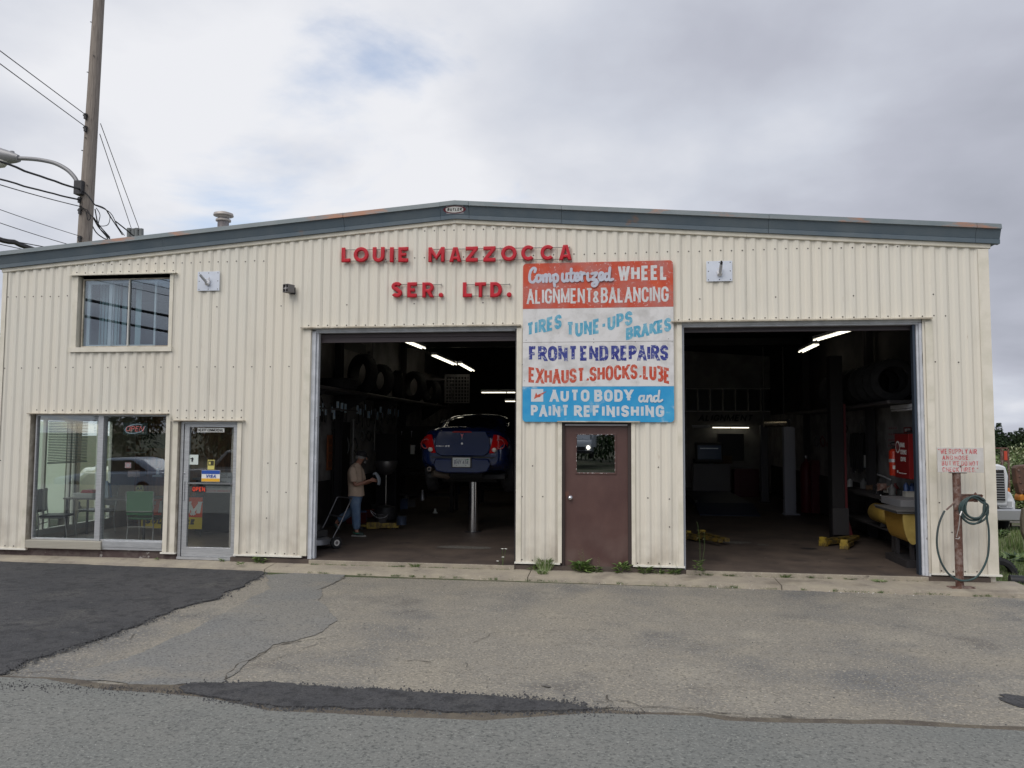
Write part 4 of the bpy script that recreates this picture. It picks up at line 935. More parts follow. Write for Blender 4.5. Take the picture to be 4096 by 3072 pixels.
def letter3(c, x0, x1, z0, z1, par):
    H = z1 - z0; w = (x1 - x0) / H
    cu = bpy.data.curves.new('letter', 'CURVE'); cu.dimensions = '2D'; cu.fill_mode = 'BOTH'
    bev = .011
    outs = glyph3(c, w)
    for k, P in enumerate(outs):
        sp = cu.splines.new('POLY'); sp.points.add(len(P) - 1); sp.use_cyclic_u = True
        for q, (u, v) in zip(sp.points, P): q.co = (u * H, v * H, 0, 1)
    cu.extrude = .016; cu.bevel_depth = bev; cu.bevel_resolution = 1; cu.offset = -bev
    tmp = bpy.data.objects.new('tmp', cu); COL.objects.link(tmp)
    bpy.context.view_layer.update()
    me = bpy.data.meshes.new_from_object(tmp); bpy.data.objects.remove(tmp); me.name = 'letter'
    me.materials.clear(); me.materials.append(REDL)
    o = bpy.data.objects.new('letter', me); COL.objects.link(o)
    o.rotation_euler = (PI / 2, 0, 0); o.location = (x0 - par.location.x, -.060 - par.location.y, z0 - par.location.z); o.parent = par
    return o
LP = lambda u, v: fac(1300 + u / 2.127, 920 + v / 2.127, -.08)
def word(w, spec, lab):
    p0 = LP(spec[0][0], spec[0][3]); t = thing('letter_sign', lab, 'sign', (p0.x, -.03, p0.z))
    for c, (u0, u1, v0, v1) in zip(w, spec):
        a, b_ = LP(u0, v1), LP(u1, v0); o = letter3(c, a.x, b_.x, a.z, b_.z, t)
    full = [s for c, s in zip(w, spec) if c != '.']
    for f in (.14, .90):
        a = LP(spec[0][0] + 30, spec[0][2] + (spec[0][3] - spec[0][2]) * f); e = LP(spec[-1][1] - 20, full[-1][2] + (full[-1][3] - full[-1][2]) * f)
        r = MB(); r.tube([(a.x, -.047, a.z), (e.x, -.047, e.z)], .006, 6)
        n = int((e.x - a.x) / .35) + 1
        for k in range(n + 1):
            x = a.x + (e.x - a.x) * k / n; z = a.z + (e.z - a.z) * k / n; r.box((x - .008, -.052, z - .012), (x + .008, -.028, z + .012))
        adopt(r.build('mounting_rail', mat('rail_grey', (.30, .29, .27), .5, .4), None), t)
word('LOUIE', [(138, 215, 147, 273), (241, 369, 143, 274), (403, 505, 143, 273), (549, 583, 145, 273), (622, 707, 143, 272)], 'red raised letters reading LOUIE at the left of the upper row')
word('MAZZOCCA', [(878, 1016, 143, 272), (1056, 1160, 144, 271), (1196, 1299, 139, 270), (1346, 1450, 137, 269), (1497, 1631, 130, 265), (1668, 1790, 128, 261), (1832, 1957, 125, 257), (1990, 2101, 124, 256)], 'red raised letters reading MAZZOCCA below the roof ridge')
word('SER.', [(563, 655, 440, 573), (698, 780, 443, 573), (826, 927, 443, 573), (965, 1005, 533, 573)], 'red raised letters reading SER. at the left of the lower row')
word('LTD.', [(1171, 1249, 443, 571), (1275, 1369, 443, 571), (1404, 1506, 441, 571), (1545, 1587, 531, 571)], 'red raised letters reading LTD. beside the painted board')

# ---- white plates with lamp holders
def lamp_plate(c0, c1, lab, tilt, black_tip):
    a = fac(*c0, -.04); b_ = fac(*c1, -.04); w, h = b_.x - a.x, a.z - b_.z
    t = thing('lamp_holder_plate', lab, 'light fixture', ((a.x + b_.x) / 2, -.034, (a.z + b_.z) / 2), 0, 'white lamp-holder plates on the front wall')
    part('plate', lambda b: b.box((-w / 2, -.006, -h / 2), (w / 2, 0, h / 2)), WHITEM, t, bevel=.002)
    part('plate_screws', lambda b: [b.lathe([(0, -.004), (.008, 0)], (x * w * .42, -.006, z * h * .42), 'Y', 8) for x in (-1, 0, 1) for z in (-1, 0, 1) if (x, z) != (0, 0)], INKB, t, fixn=False)
    part('junction_box', lambda b: (b.lathe([(0, -.04), (.034, -.038), (.038, -.02), (.038, -.006)], (0, 0, -.02), 'Y', 14), b.tube([(0, -.02, -.02), (0, -.05, -.06)], .034, 12)), WGREY, t, smooth=40)
    d = Vector((tilt, -.12, .13))
    part('knuckle', lambda b: (b.tube([(.03, -.035, .01), (.03, -.045, .05)], .012, 8), b.tube([(-.035, -.04, .03), (.035, -.04, .03)], .006, 6)), WGREY, t, smooth=40)
    part('lamp_socket', lambda b: b.tube([(0, -.05, -.04), Vector((0, -.05, -.04)) + d * .85], .021, 12), mat('socket_grey', (.42, .43, .45), .5), t, smooth=40)
    if black_tip: part('broken_bulb', lambda b: b.tube([Vector((0, -.05, -.04)) + d * .85, Vector((0, -.05, -.04)) + d * 1.02, Vector((-.008, -.05, -.035)) + d * 1.12], [.018, .02, .008], 8), BLACK, t)
    else: part('socket_opening', lambda b: b.tube([Vector((0, -.05, -.04)) + d * .853, Vector((0, -.05, -.04)) + d * .87], .015, 10), BLACK, t)
lamp_plate((791, 1087), (877, 1162), 'white metal plate with an empty tilted lamp socket left of the red letters', -.07, False)
lamp_plate((2825, 1045), (2930, 1124), 'white metal plate with a black-tipped lamp socket right of the painted board', .01, True)
# ---- grey siren horn
t = thing('siren_horn', 'small grey square horn speaker fixed to the siding left of the red letters', 'speaker', (-4.98, -.03, 4.15), math.radians(-24))
def horn(b):
    s0 = .062; o0 = -.15
    for q in (((-s0, o0, -s0), (-s0 + .008, -.02, s0)), ((s0 - .008, o0, -s0), (s0, -.02, s0)), ((-s0 + .008, o0, s0 - .008), (s0 - .008, -.02, s0)), ((-s0 + .008, o0, -s0), (s0 - .008, -.02, -s0 + .008)), ((-.05, -.04, -.05), (.05, -.02, .05))): b.box(*q)
part('housing', horn, GREYP, t, bevel=.003)
part('horn_cross', lambda b: (b.box((-.054, -.145, -.004), (.054, -.138, .004)), b.box((-.004, -.146, -.054), (.004, -.137, .054)), b.box((-.018, -.15, -.018), (.018, -.06, .018))), mat('horn_light', (.33, .32, .32), .6), t)
part('bracket', lambda b: (b.box((-.02, -.03, -.075), (.02, .03, -.062)), b.box((-.05, .0, -.07), (.05, .01, .03))), DARKM, t)

# ---- roof vent
v0 = fac(893, 905, 2.2)
t = thing('roof_vent', 'round grey metal roof vent with a flat cap on the left roof slope', 'vent', (v0.x, 2.2, 5.05))
z0 = v0.z - 5.05
part('pipe', lambda b: b.lathe([(.105, -.1), (.105, z0 + .16)], (0, 0, 0), 'Z', 20), mat('galvanised_vent', (.28, .26, .26), .5, .4, col2=(.18, .16, .16), sc=6), t, smooth=40)
part('cap', lambda b: b.lathe([(.0, z0 + .28), (.06, z0 + .28), (.175, z0 + .24), (.185, z0 + .20), (.178, z0 + .195), (.12, z0 + .19), (.10, z0 + .15)], (0, 0, 0), 'Z', 24), mat('vent_cap_pale', (.42, .38, .35), .5, .3), t, smooth=30)
part('collar', lambda b: (b.lathe([(.106, z0 + .09), (.14, z0 + .095), (.14, z0 + .125), (.106, z0 + .13)], (0, 0, 0), 'Z', 20)), mat('vent_cap_pale', (.42, .38, .35), .5, .3), t, smooth=30)

# ================================================================== POLE, LAMP, CABLES
PY = 6.0
pt, pb = fac(411, -250, PY), fac(338, 970, PY)
dpole = (pt - pb).normalized(); base = pb - dpole * ((pb.z + .5) / dpole.z)
top = pt + dpole * 2.5
t = thing('utility_pole', 'tall weathered wooden utility pole leaning slightly behind the left roof edge', 'utility pole', base)
pl = lambda p: Vector(p) - base
def ppt(z): return pb + dpole * ((z - pb.z) / dpole.z)
rr = lambda z: .168 - (z - 6.6) * .0062
zs = [-.6 + k * .5 for k in range(int((top.z + .6) / .5) + 1)]
part('pole', lambda b: b.tube([pl(ppt(z)) for z in zs], [rr(z) * (1 + .02 * mn.noise(Vector((z, 0, 0)))) for z in zs], 18), WOODPOLE, t, smooth=50)
for z in (7.4, 8.0, 8.9, 9.2, 10.9, 11.3, 12.2, 13.1):
    p = pl(ppt(z)); a = random.uniform(-2.4, -.8); hb = MB(); hb.tube([p + Vector((math.cos(a), math.sin(a), 0)) * (rr(z) - .01), p + Vector((math.cos(a), math.sin(a), 0)) * (rr(z) + .035)], .012, 6); hb.build('step_bolt', DARKM, t)
for px, py in ((342, 465), (342, 515), (318, 800), (320, 845), (320, 955)):
    p = pl(fac(px, py, PY - .18)); hb = MB(); hb.box(p - Vector((.03, .03, .07)), p + Vector((.03, .06, .07))); hb.tube([p + Vector((-.06, 0, .03)), p + Vector((.05, 0, .03))], .022, 8); hb.build('cable_bracket', DARKM, t)
SL = thing('street_lamp', 'grey cobra-head street lamp on a curved arm bolted to the wooden pole', 'street lamp', fac(318, 752, PY - .2))
l0 = SL.location.copy()
apts = [fac(x, y, PY - .2 - .0 * i) for i, (x, y) in enumerate([(314, 742), (300, 712), (270, 680), (225, 655), (180, 643), (130, 636), (72, 633)])]
part('arm', lambda b: b.tube([p - l0 for p in smoothpath(apts, 5)], .052, 10), mat('arm_galvanised', (.26, .26, .27), .5, .3), SL, smooth=50)
part('bracket', lambda b: (b.box(fac(306, 760, PY - .2) - l0 - Vector((.02, .08, .12)), fac(332, 728, PY - .2) - l0 + Vector((.02, .14, .02)))), DARKM, SL)
hp = [fac(x, y, PY - .2) - l0 for x, y in [(76, 634), (60, 632), (30, 628), (-10, 622), (-60, 628), (-75, 634)]]
part('lamp_head', lambda b: b.tube(hp, [.07, .10, .14, .18, .15, .05], 14, flat=1.3), mat('lamp_head_grey', (.30, .30, .31), .45, .3), SL, smooth=50)
part('lens', lambda b: b.tube([fac(x, y, PY - .2) - l0 for x, y in [(35, 645), (10, 650), (-25, 652), (-60, 645)]], [.04, .13, .14, .04], 14), mat('lamp_lens', (.45, .44, .40), .3), SL, smooth=50)
part('photocell', lambda b: b.lathe([(.055, 0), (.055, .09), (.04, .1), (0, .1)], tuple(fac(48, 620, PY - .2) - l0), 'Z', 12), mat('lamp_head_grey', (.30, .30, .31), .45, .3), SL, smooth=40)
# cables: (pixel at the frame edge or beyond, depth) ... real 3D end points
def cable(name, lab, a, b_, r, sag, m=CABLE, cat='cable', group=None, wob=0.0):
    n = 24; pts = []
    a, b_ = Vector(a), Vector(b_)
    for k in range(n + 1):
        u = k / n; p = a.lerp(b_, u); p.z -= 4 * sag * u * (1 - u)
        if wob: p += Vector((0, 0, wob * mn.noise(Vector((u * 14, 3, 1)))))
        pts.append(p)
    c = (pts[0]).copy(); mb = MB(); mb.tube([p - c for p in pts], r, 6)
    o = mb.build(name, m, None, smooth=60); o.location = c; tag(o, lab, cat, group); return o
def beyond(p, q, Y0, Y1, k):      # continue a line seen from p to q on past the frame
    a = fac(*p, Y0); b_ = fac(*q, Y1); return b_ + (b_ - a) * k
for (p, q, lab, r, sg, w, Y1) in [((345, 461), (0, 203), 'upper of the two thin wires rising left from the pole top', .010, .0, 0, 2.0), ((345, 509), (0, 255), 'lower of the two thin wires rising left from the pole top', .010, .0, 0, 2.0),
        ((330, 760), (0, 622), 'black cable crossing just under the street lamp arm', .026, .12, .03, 3.0), ((322, 800), (0, 697), 'thick sagging black cable below the street lamp', .022, .10, .02, 3.0),
        ((322, 826), (0, 724), 'thin black cable third below the street lamp', .012, .08, 0, 3.0), ((315, 943), (0, 827), 'thin grey wire ending low on the wooden pole', .008, .06, 0, 3.0),
        ((318, 990), (0, 877), 'thin wire passing just above the roof edge left of the pole', .009, .08, 0, 3.5)]:
    a = fac(*p, PY - .15); b_ = fac(*q, Y1); e = b_ + (b_ - a) * 1.2; e.z -= sg * 0
    cable('overhead_cable', lab, a, e, r, sg, group='overhead cables left of the pole', wob=w)
cable('overhead_cable', 'thick lashed cable bundle dipping behind the left roof edge', fac(-400, 930, 6), fac(190, 1018, 9), .075, -.25, DARKM, group='overhead cables left of the pole', wob=.05)
cable('overhead_cable', 'thin cable above the thick bundle at the left roof edge', fac(-400, 905, 6), fac(200, 992, 9), .014, -.05, group='overhead cables left of the pole')
cable('overhead_cable', 'thin cable under the thick bundle at the left roof edge', fac(-400, 890, 6), fac(150, 1010, 9), .012, .0, group='overhead cables left of the pole')
for (p, q, lab) in [((402, 494), (556, 925), 'right-hand stay wire dropping from the pole to its strain insulator'), ((399, 536), (525, 925), 'left-hand stay wire dropping from the pole to its strain insulator')]:
    a = fac(*p, PY + .1); b_ = fac(q[0], q[1] - 12, 10.0); d = (b_ - a)
    cable('stay_wire', lab, a, b_, .010, .0, WIRE, 'wire', 'stay wires behind the roof')
    ins = thing('strain_insulator', 'grey strain insulator at the foot of the ' + lab.split(' dropping')[0], 'insulator', b_, 0, 'strain insulators behind the roof')
    part('insulator_body', lambda b: (b.tube([(-.07, 0, .0), (-.06, 0, -.28)], .065, 8), b.tube([(.08, 0, -.02), (.09, 0, -.29)], .065, 8)), mat('insulator_grey', (.16, .17, .17), .4), ins, smooth=50)
    part('clamp', lambda b: (b.box((-.09, -.03, -.06), (.10, .03, -.03)), b.box((-.08, -.03, -.24), (.11, .03, -.21)), b.tube([(.04, 0, -.27), (.07, 0, -2.4)], .01, 6)), WIRE, ins)
tang = [[(378, 818), (420, 835), (450, 880), (490, 940)], [(378, 820), (440, 850), (470, 905), (498, 942)], [(360, 845), (392, 905), (420, 935), (448, 965)], [(345, 838), (378, 920), (410, 950), (430, 958)],
        [(385, 832), (400, 860), (395, 900), (430, 900), (440, 870), (430, 850)], [(462, 885), (500, 915), (540, 948)], [(375, 870), (400, 905), (440, 950)], [(318, 828), (350, 842), (362, 870), (352, 880), (345, 850)], [(330, 762), (352, 782), (378, 818)], [(380, 836), (395, 905), (425, 945), (433, 962)], [(322, 820), (335, 838), (375, 870)]]
tb = MB()
c0 = fac(378, 820, PY + .3)
for i, s_ in enumerate(tang):
    tb.tube(smoothpath([fac(x, y, PY - .2 if i in (7, 8, 10) else PY + .2 + .25 * k + .04 * (i % 3)) - c0 for k, (x, y) in enumerate(s_)], 5), (.014, .010, .016)[i % 3], 6)
o = tb.build('service_drop_wires', CABLE, None, smooth=60); o.location = c0; tag(o, 'tangled bunch of black service wires looping right of the wooden pole', 'cable')

# ================================================================== AIR POST, HOSE, SIGN
pp = fac(3838, 2300, -.38)
AP = thing('air_hose_post', 'rusty steel post with a side arm standing on the apron by the right corner', 'post', (pp.x, -.38, -.085))
aL = lambda x, y, Y=-.38: fac(x, y, Y) - AP.location
ztop = aL(3838, 1893).z
part('post', lambda b: b.tube([(0, 0, 0), (0, 0, .6), (0, 0, 1.2), (0, 0, ztop)], .050, 16), RUST, AP, smooth=50)
part('base_plate', lambda b: (b.box((-.15, -.07, -.003), (.17, .05, .022), rot=(0, 0, .12)), b.box((-.14, -.10, .0), (-.02, -.07, .018))), RUST, AP, bevel=.003)
a = aL(3848, 1984); c = aL(3933, 1998)
part('side_arm', lambda b: (b.prism([(.045, c.z - .0), (.045, c.z + .065), (c.x, c.z + .06), (c.x - .005, c.z + .04), (c.x - .05, c.z - .01), (.19, c.z - .03), (.045, c.z - .04)], -.006, .006), b.box((.045, -.02, c.z + .062), (c.x - .02, .02, c.z + .068))), RUST, AP)
part('hook', lambda b: b.prism([(.175, c.z - .03), (.18, c.z + .075), (.20, c.z + .10), (.22, c.z + .075), (.228, c.z - .03)], -.075, -.062), RUST, AP, bevel=.002)
part('top_flange', lambda b: b.box((-.08, -.05, ztop), (.11, .05, ztop + .012)), RUST, AP)
tp = aL(3822, 2008); tq = aL(3785, 2040)
part('tap', lambda b: (b.tube([(-.045, -.01, tp.z), (tp.x - .03, -.03, tp.z - .01), tuple(tq)], .012, 8), b.box((tp.x - .01, -.04, tp.z - .02), (tp.x + .03, .0, tp.z + .03)), b.box((-.06, -.06, 1.03), (-.02, -.04, 1.10))), RUST, AP, smooth=40)
SN = thing('air_sign', 'white board with faded red handwriting about air and tires, on top of the rusty post', 'sign', (pp.x, -.44, ztop - .085))
s0, s1 = fac(3748, 1790, -.44), fac(3936, 1891, -.44)
part('board', lambda b: b.box((s0.x - pp.x, -.006, s1.z - SN.location.z), (s1.x - pp.x + .0, .006, s0.z - SN.location.z)), mat('air_board_white', (.60, .58, .56), .6, col2=(.52, .50, .46), sc=6), SN, bevel=.002)
FADE = mat('faded_red_writing', (.52, .09, .10), .6, col2=(.58, .36, .34), sc=16, lo=.48, hi=.60, det=4)
Z6 = lambda u, v: fac(3600 + u / 2.074, 1650 + v / 2.074, -.4475)
for txt, u0, u1, v0, v1 in (('"WE SUPPLY AIR', 318, 636, 303, 343), ('AND HOSE.', 352, 580, 357, 392), ('BUT WE DO NOT', 348, 650, 403, 440), ('CHECK TIRES."', 354, 648, 456, 492)):
    p, q_ = Z6(u0, v1), Z6(u1, v0)
    b = MB(); H = q_.z - p.z; lettering(b, txt, p.x, q_.x, H, .0100, lambda x, v, l: (x - SN.location.x, -.0078 - l * .0003, p.z + v * H - SN.location.z), gap=.28, space=.2); b.build('lettering', FADE, SN, fixn=False)
z = Z6(502, 447); part('mounting_bolt', lambda b: b.lathe([(0, -.018), (.012, -.014), (.014, -.006)], (z.x - SN.location.x, 0, z.z - SN.location.z), 'Y', 8), RUST, SN)
HOSEM = mat('hose_green_black', (.03, .068, .068), .45, col2=(.04, .055, .055), sc=2)
hx = lambda u, v, Y: fac(3600 + u / 2.074, 1650 + v / 2.074, Y)
hp = [hx(370, 815, -.44), hx(335, 890, -.45), hx(312, 980, -.46), hx(306, 1080, -.47), hx(318, 1170, -.47), hx(350, 1260, -.47), hx(410, 1345, -.46), hx(490, 1390, -.46), hx(570, 1392, -.46), hx(640, 1360, -.46), hx(695, 1280, -.46), hx(728, 1190, -.46), hx(738, 1080, -.46), hx(735, 960, -.46), hx(722, 880, -.46)]
cc = [(612, 810, 118, 112), (610, 800, 100, 96), (628, 790, 98, 92), (604, 815, 90, 110), (622, 785, 82, 92)]
loops = []
for k, (cu_, cv, ru, rv) in enumerate(cc):
    for j in range(14):
        a = math.radians(-15 + j * 360 / 14) ; loops.append(hx(cu_ + ru * math.cos(a) + 4 * math.sin(3 * a + k), cv + rv * math.sin(a), -.455 - .008 * k + .01 * math.sin(a)))
hall = smoothpath(hp + loops, 4)
c0 = hall[0].copy(); hb = MB(); hb.tube([p - c0 for p in hall], .0135, 8)
HS = thing('air_hose', 'coiled dark green air hose hanging from the rusty post', 'hose', c0)
hb.build('hose', HOSEM, HS, smooth=60)
e = loops[-1] - c0; n0 = hx(498, 855, -.50) - c0; n1 = hx(462, 1045, -.46) - c0
part('nozzle', lambda b: (b.tube([hx(512, 820, -.49) - c0, n0], .012, 8), b.tube([n0, hx(488, 950, -.49) - c0, n1 + Vector((.01, 0, .02))], .005, 6), b.tube([n1, n1 + Vector((.035, 0, -.005)), n1 + Vector((.05, 0, .02))], .007, 6)), mat('air_nozzle', (.55, .54, .52), .4, .5), HS, smooth=50)
# ================================================================== INSIDE THE BAYS
TUBEL = mat('fluorescent_tube', (.9, .9, .8), .5, emit=(1.0, .93, .74), es=1.8)
TUBED = mat('fluorescent_tube_dim', (.9, .9, .8), .5, emit=(1.0, .93, .74), es=1.4)
def fixture(lab, p0, p1, z, tubes, first=[None], em=TUBEL, par='shop ceiling lights'):
    a, b_ = Vector((p0[0], p0[1], z)), Vector((p1[0], p1[1], z)); L_ = (b_ - a).length; ang = math.atan2(b_.y - a.y, b_.x - a.x)
    t = thing('fluorescent_light', lab, 'light', a, ang, par)
    part('housing', lambda b: (b.box((0, -.06, .03), (L_, .06, .09))), WGREY, t)
    for k in range(tubes):
        y = (k - (tubes - 1) / 2) * .09
        part('tube', lambda b: b.tube([(.02, y, .005), (L_ * .49, y, .005)], .014, 8), em, t); part('tube', lambda b: b.tube([(L_ * .51, y, .005), (L_ - .02, y, .005)], .014, 8), em, t)
    return t
fixture('nearest ceiling tube light of the left bay', (-4.50, 4.2), (-4.45, 6.25), 3.9, 2)
fixture('second ceiling tube light of the left bay', (-4.6, 7.9), (-4.6, 10.6), 3.9, 2)
fixture('third and farthest slanting tube light of the left bay', (-4.40, 10.3), (-4.50, 12.9), 3.9, 2)
fixture('nearest ceiling tube light of the right bay', (4.42, 3.7), (4.17, 5.4), 3.9, 2)
fixture('farther ceiling tube light of the right bay', (4.39, 6.2), (4.42, 7.8), 3.9, 2)
a, b_ = fac(1924, 1571, 12), fac(2012, 1571, 12); fixture('level tube light high on the far wall above the blue car', (a.x, 12), (b_.x + .9, 12), a.z, 1)
a, b_ = fac(2019, 1606, 14), fac(2075, 1606, 14); fixture('short level tube light low on the far wall above the blue car', (a.x, 14), (b_.x, 14), a.z, 1)
a, b_ = fac(2848, 1711, 14.3), fac(2998, 1711, 14.3); fixture('bright tube light below the ALIGNMENT lettering', (a.x, 14.3), (b_.x, 14.3), a.z, 1)
a, b_ = fac(2768, 1711, 14.3), fac(2840, 1711, 14.3); fixture('dim tube light at the left end below the ALIGNMENT lettering', (a.x, 14.3), (b_.x, 14.3), a.z, 1, em=WGREY)
a, b_ = fac(3196, 1748, 12.5), fac(3265, 1749, 12.5); fixture('short tube light behind the pale lift column', (a.x, 12.5), (b_.x, 12.5), a.z, 1, em=TUBED)
fixture('unlit tube light high on the right wall over the red cabinet', (4.72, 2.5), (4.72, .9), 2.34, 2, em=WGREY)

# ---- tyres on the left rack
def make_tyre(lab, cat, loc, R, w, rz=0, rx=0, group=None, name='tyre'):
    t = None
    m = MB(); ri = R * .60; h = w / 2
    m.lathe([(ri, -h * .8), (ri + .01, -h), (R * .86, -h * 1.06), (R * .97, -h * .86), (R, -h * .6), (R, h * .6), (R * .97, h * .86), (R * .86, h * 1.06), (ri + .01, h), (ri, h * .8), (ri, -h * .8)], (0, 0, 0), 'X', 32)
    for k in range(32):
        a = 2 * PI * k / 32
        for q in (-.5, .0, .5):
            c = Vector((q * h, (R + .001) * math.cos(a), (R + .001) * math.sin(a))); m.box(c - Vector((h * .18, .008, .008)), c + Vector((h * .18, .008, .008)), rot=(a, 0, 0))
    o = m.build(name, RUBBER, None, smooth=40); o.location = loc; o.rotation_euler = (rx, 0, rz); tag(o, lab, cat, group); return o
tpx = [(1449, 1539, -5.35, .42, math.radians(55), 'large tyre standing nearest on the left overhead rack'), (1520, 1545, -5.45, .38, math.radians(62), 'second tyre from the front on the left overhead rack'), (1590, 1562, -5.4, .36, math.radians(20), 'third tyre from the front on the left overhead rack'),
       (1655, 1562, -5.45, .42, math.radians(58), 'fourth tyre from the front on the left overhead rack'), (1725, 1580, -5.45, .38, math.radians(50), 'fifth tyre from the front on the left overhead rack'), (1775, 1592, -5.45, .36, math.radians(30), 'farthest tyre on the left overhead rack')]
for x, y, X, R, rz, lab in tpx:
    p = atx(x, y, X); make_tyre(lab, 'tyre', (p.x, p.y, 2.76 + R), R, .22, rz, group='tyres on the left overhead rack')
o = make_tyre('tyre lying flat at the near end of the left overhead rack', 'tyre', (-5.45, 3.3, 2.88), .38, .2, 0, 0, group='tyres on the left overhead rack'); o.rotation_euler = (0, PI / 2, 0)
RK = thing('tyre_rack', 'dark overhead tyre rack along the left bay wall', 'rack', (-5.55, 1.6, 2.7))
part('shelf', lambda b: b.box((-.3, 0, 0), (.30, 11, .05)), DARKM, RK)
part('rail', lambda b: (b.tube([(.30, 0, .05), (.30, 11, .05)], .03, 8), b.box((.26, .3, -.35), (.29, 2.4, -.32))), mat('rail_grey_dark', (.12, .11, .11), .5, .4), RK)
for k in range(5): part('bracket', lambda b: b.prism([(.3, 0), (-.3, 0), (-.3, -.4), (-.26, -.4), (.3, -.04)], k * 2.4 + .5, k * 2.4 + .54), DARKM, RK)
# fan belts with pale blue cards hanging from hooks
BELT = mat('belt_rubber', (.012, .012, .013), .6); CARD = mat('belt_card_blue', (.40, .58, .75), .6, col2=(.70, .76, .80), sc=7)
bx = [(1272, 1645), (1284, 1630), (1296, 1650), (1322, 1640), (1330, 1660), (1345, 1620), (1362, 1630), (1376, 1635), (1425, 1640), (1436, 1648), (1447, 1655), (1456, 1630), (1470, 1660), (1480, 1650), (1495, 1648), (1505, 1664), (1518, 1640), (1524, 1662), (1536, 1632), (1548, 1645), (1556, 1648), (1566, 1662), (1574, 1650), (1588, 1655)]
proto = None
for i, (x, y) in enumerate(bx):
    p = atx(x, y, -5.55 if i < 8 else -5.62)
    lab = 'fan belt hanging below the tyre rack, number %s from the door' % ('one two three four five six seven eight nine ten eleven twelve thirteen fourteen fifteen sixteen seventeen eighteen nineteen twenty twenty-one twenty-two twenty-three twenty-four'.split()[i])
    lab = ('looped fan belt with pale card on the left wall hooks, ' + ['first', 'second', 'third', 'fourth', 'fifth', 'sixth', 'seventh', 'eighth'][i] + ' from the jamb') if i < 8 else 'blue-carded fan belt in the far row under the rack, ' + ['first', 'second', 'third', 'fourth', 'fifth', 'sixth', 'seventh', 'eighth', 'ninth', 'tenth', 'eleventh', 'twelfth', 'thirteenth', 'fourteenth', 'fifteenth', 'sixteenth'][i - 8] + ' from the left'
    if proto is None:
        proto = thing('fan_belt', lab, 'belt', p, 0, 'fan belts hung on the left wall')
        part('belt_loop', lambda b: b.tube([(0, 0.02, .22), (.02, .05, .1), (.02, .07, -.1), (.02, .06, -.27), (.02, 0.02, -.31), (.02, -.03, -.27), (.02, -.04, -.1), (.02, -.02, .1), (0, 0.02, .22)], .009, 6), BELT, proto)
        part('card', lambda b: b.box((.03, -.04, -.08), (.036, .045, .10)), CARD, proto)
    else:
        d = dup(proto, p, random.uniform(-.5, .5), lab); 
        if i >= 8: d['group'] = 'far row of carded fan belts on the left wall'
        d.scale = (1, 1, random.uniform(.6, 1.1))
# ---- left wall items
NB = thing('notice_board', 'narrow orange wooden notice board on the left bay wall', 'notice board', atx(1320, 1810, -5.84))
part('board', lambda b: b.box((0, -.19, -.36), (.02, .19, .36)), mat('orange_wood', (.36, .12, .05), .6), NB); part('plaques', lambda b: [b.box((.02, -.14, -.3 + k * .155), (.026, .14, -.18 + k * .155)) for k in range(4)], mat('plaque_dark_orange', (.20, .07, .03), .5), NB)
pd = atx(1355, 1850, -5.84)
DP = thing('dark_door_panel', 'tall dark door standing on the left bay wall behind the man', 'door', (-5.84, pd.y, 0)); part('panel', lambda b: b.box((0, -.45, 0), (.05, .55, 2.15)), mat('dark_panel', (.015, .013, .014), .6), DP); part('handle', lambda b: b.tube([(.05, .45, 1), (.09, .45, 1)], .02, 8), DARKM, DP)
def pipe(px, y0, y1, X, r, lab):
    a, b_ = atx(px, y0, X), atx(px, y1, X); o = part('wall_pipe', lambda b: (b.tube([(0, 0, 0), (0, 0, b_.z - a.z)], r, 8), b.box((-.03, -.03, -.02), (.03, .03, .02))), mat('pipe_pale', (.35, .33, .32), .5), None, smooth=50); o.location = a; tag(o, lab, 'pipe'); return o
pipe(1414, 1680, 1850, -5.78, .022, 'pale vertical pipe on the left wall above the man'); pipe(1500, 1640, 1800, -5.78, .018, 'thin pale vertical pipe on the left wall beyond the man')
hp_ = atx(1480, 1395, -5.86)
for (x0, x1, y0, y1, lab) in [(1345, 1462, 1360, 1385, 'dark recessed panel high on the left bay wall nearest the door'), (1700, 1757, 1370, 1490, 'dark recessed panel high on the left bay wall farther in')]:
    a, b_ = atx(x0, y1, -5.85), atx(x1, y1, -5.85); zt_ = min(atx((x0 + x1) / 2, y0, -5.85).z, 4.4)
    o = part('wall_hatch', lambda b: (b.box((0, 0, 0), (.02, b_.y - a.y, max(.2, zt_ - a.z))), b.box((.02, 0, 0), (.03, b_.y - a.y, .03))), DARKM, None); o.location = (-5.86, a.y, a.z); tag(o, lab, 'panel')
p = atx(1480, 1424, -5.83); o = part('wall_box', lambda b: (b.box((0, -.12, -.1), (.12, .12, .1)), b.tube([(.06, 0, .1), (.06, 0, .5)], .02, 6)), GREYP, None, bevel=.01); o.location = p; tag(o, 'small grey electrical box high on the left bay wall', 'box')
# baskets/rack far left bay
p = fac(1845, 1545, 11); RKW = thing('perforated_rack', 'pale perforated rack panel hanging far inside the left bay', 'rack', p)
part('frame', lambda b: (fr(b, -.5, .25, -.5, .35, .03, -.01, .01), b.box((-1.6, -.01, .18), (-.5, .01, .23))), mat('rack_pale', (.16, .15, .15), .6), RKW)
part('mesh_strips', lambda b: [b.box((-.48 + k * .09, -.006, -.5), (-.45 + k * .09, .006, .35)) for k in range(8)] + [b.box((-.5, -.014, -.42 + k * .1), (.25, -.007, -.39 + k * .1)) for k in range(8)], mat('rack_pale', (.16, .15, .15), .6), RKW)
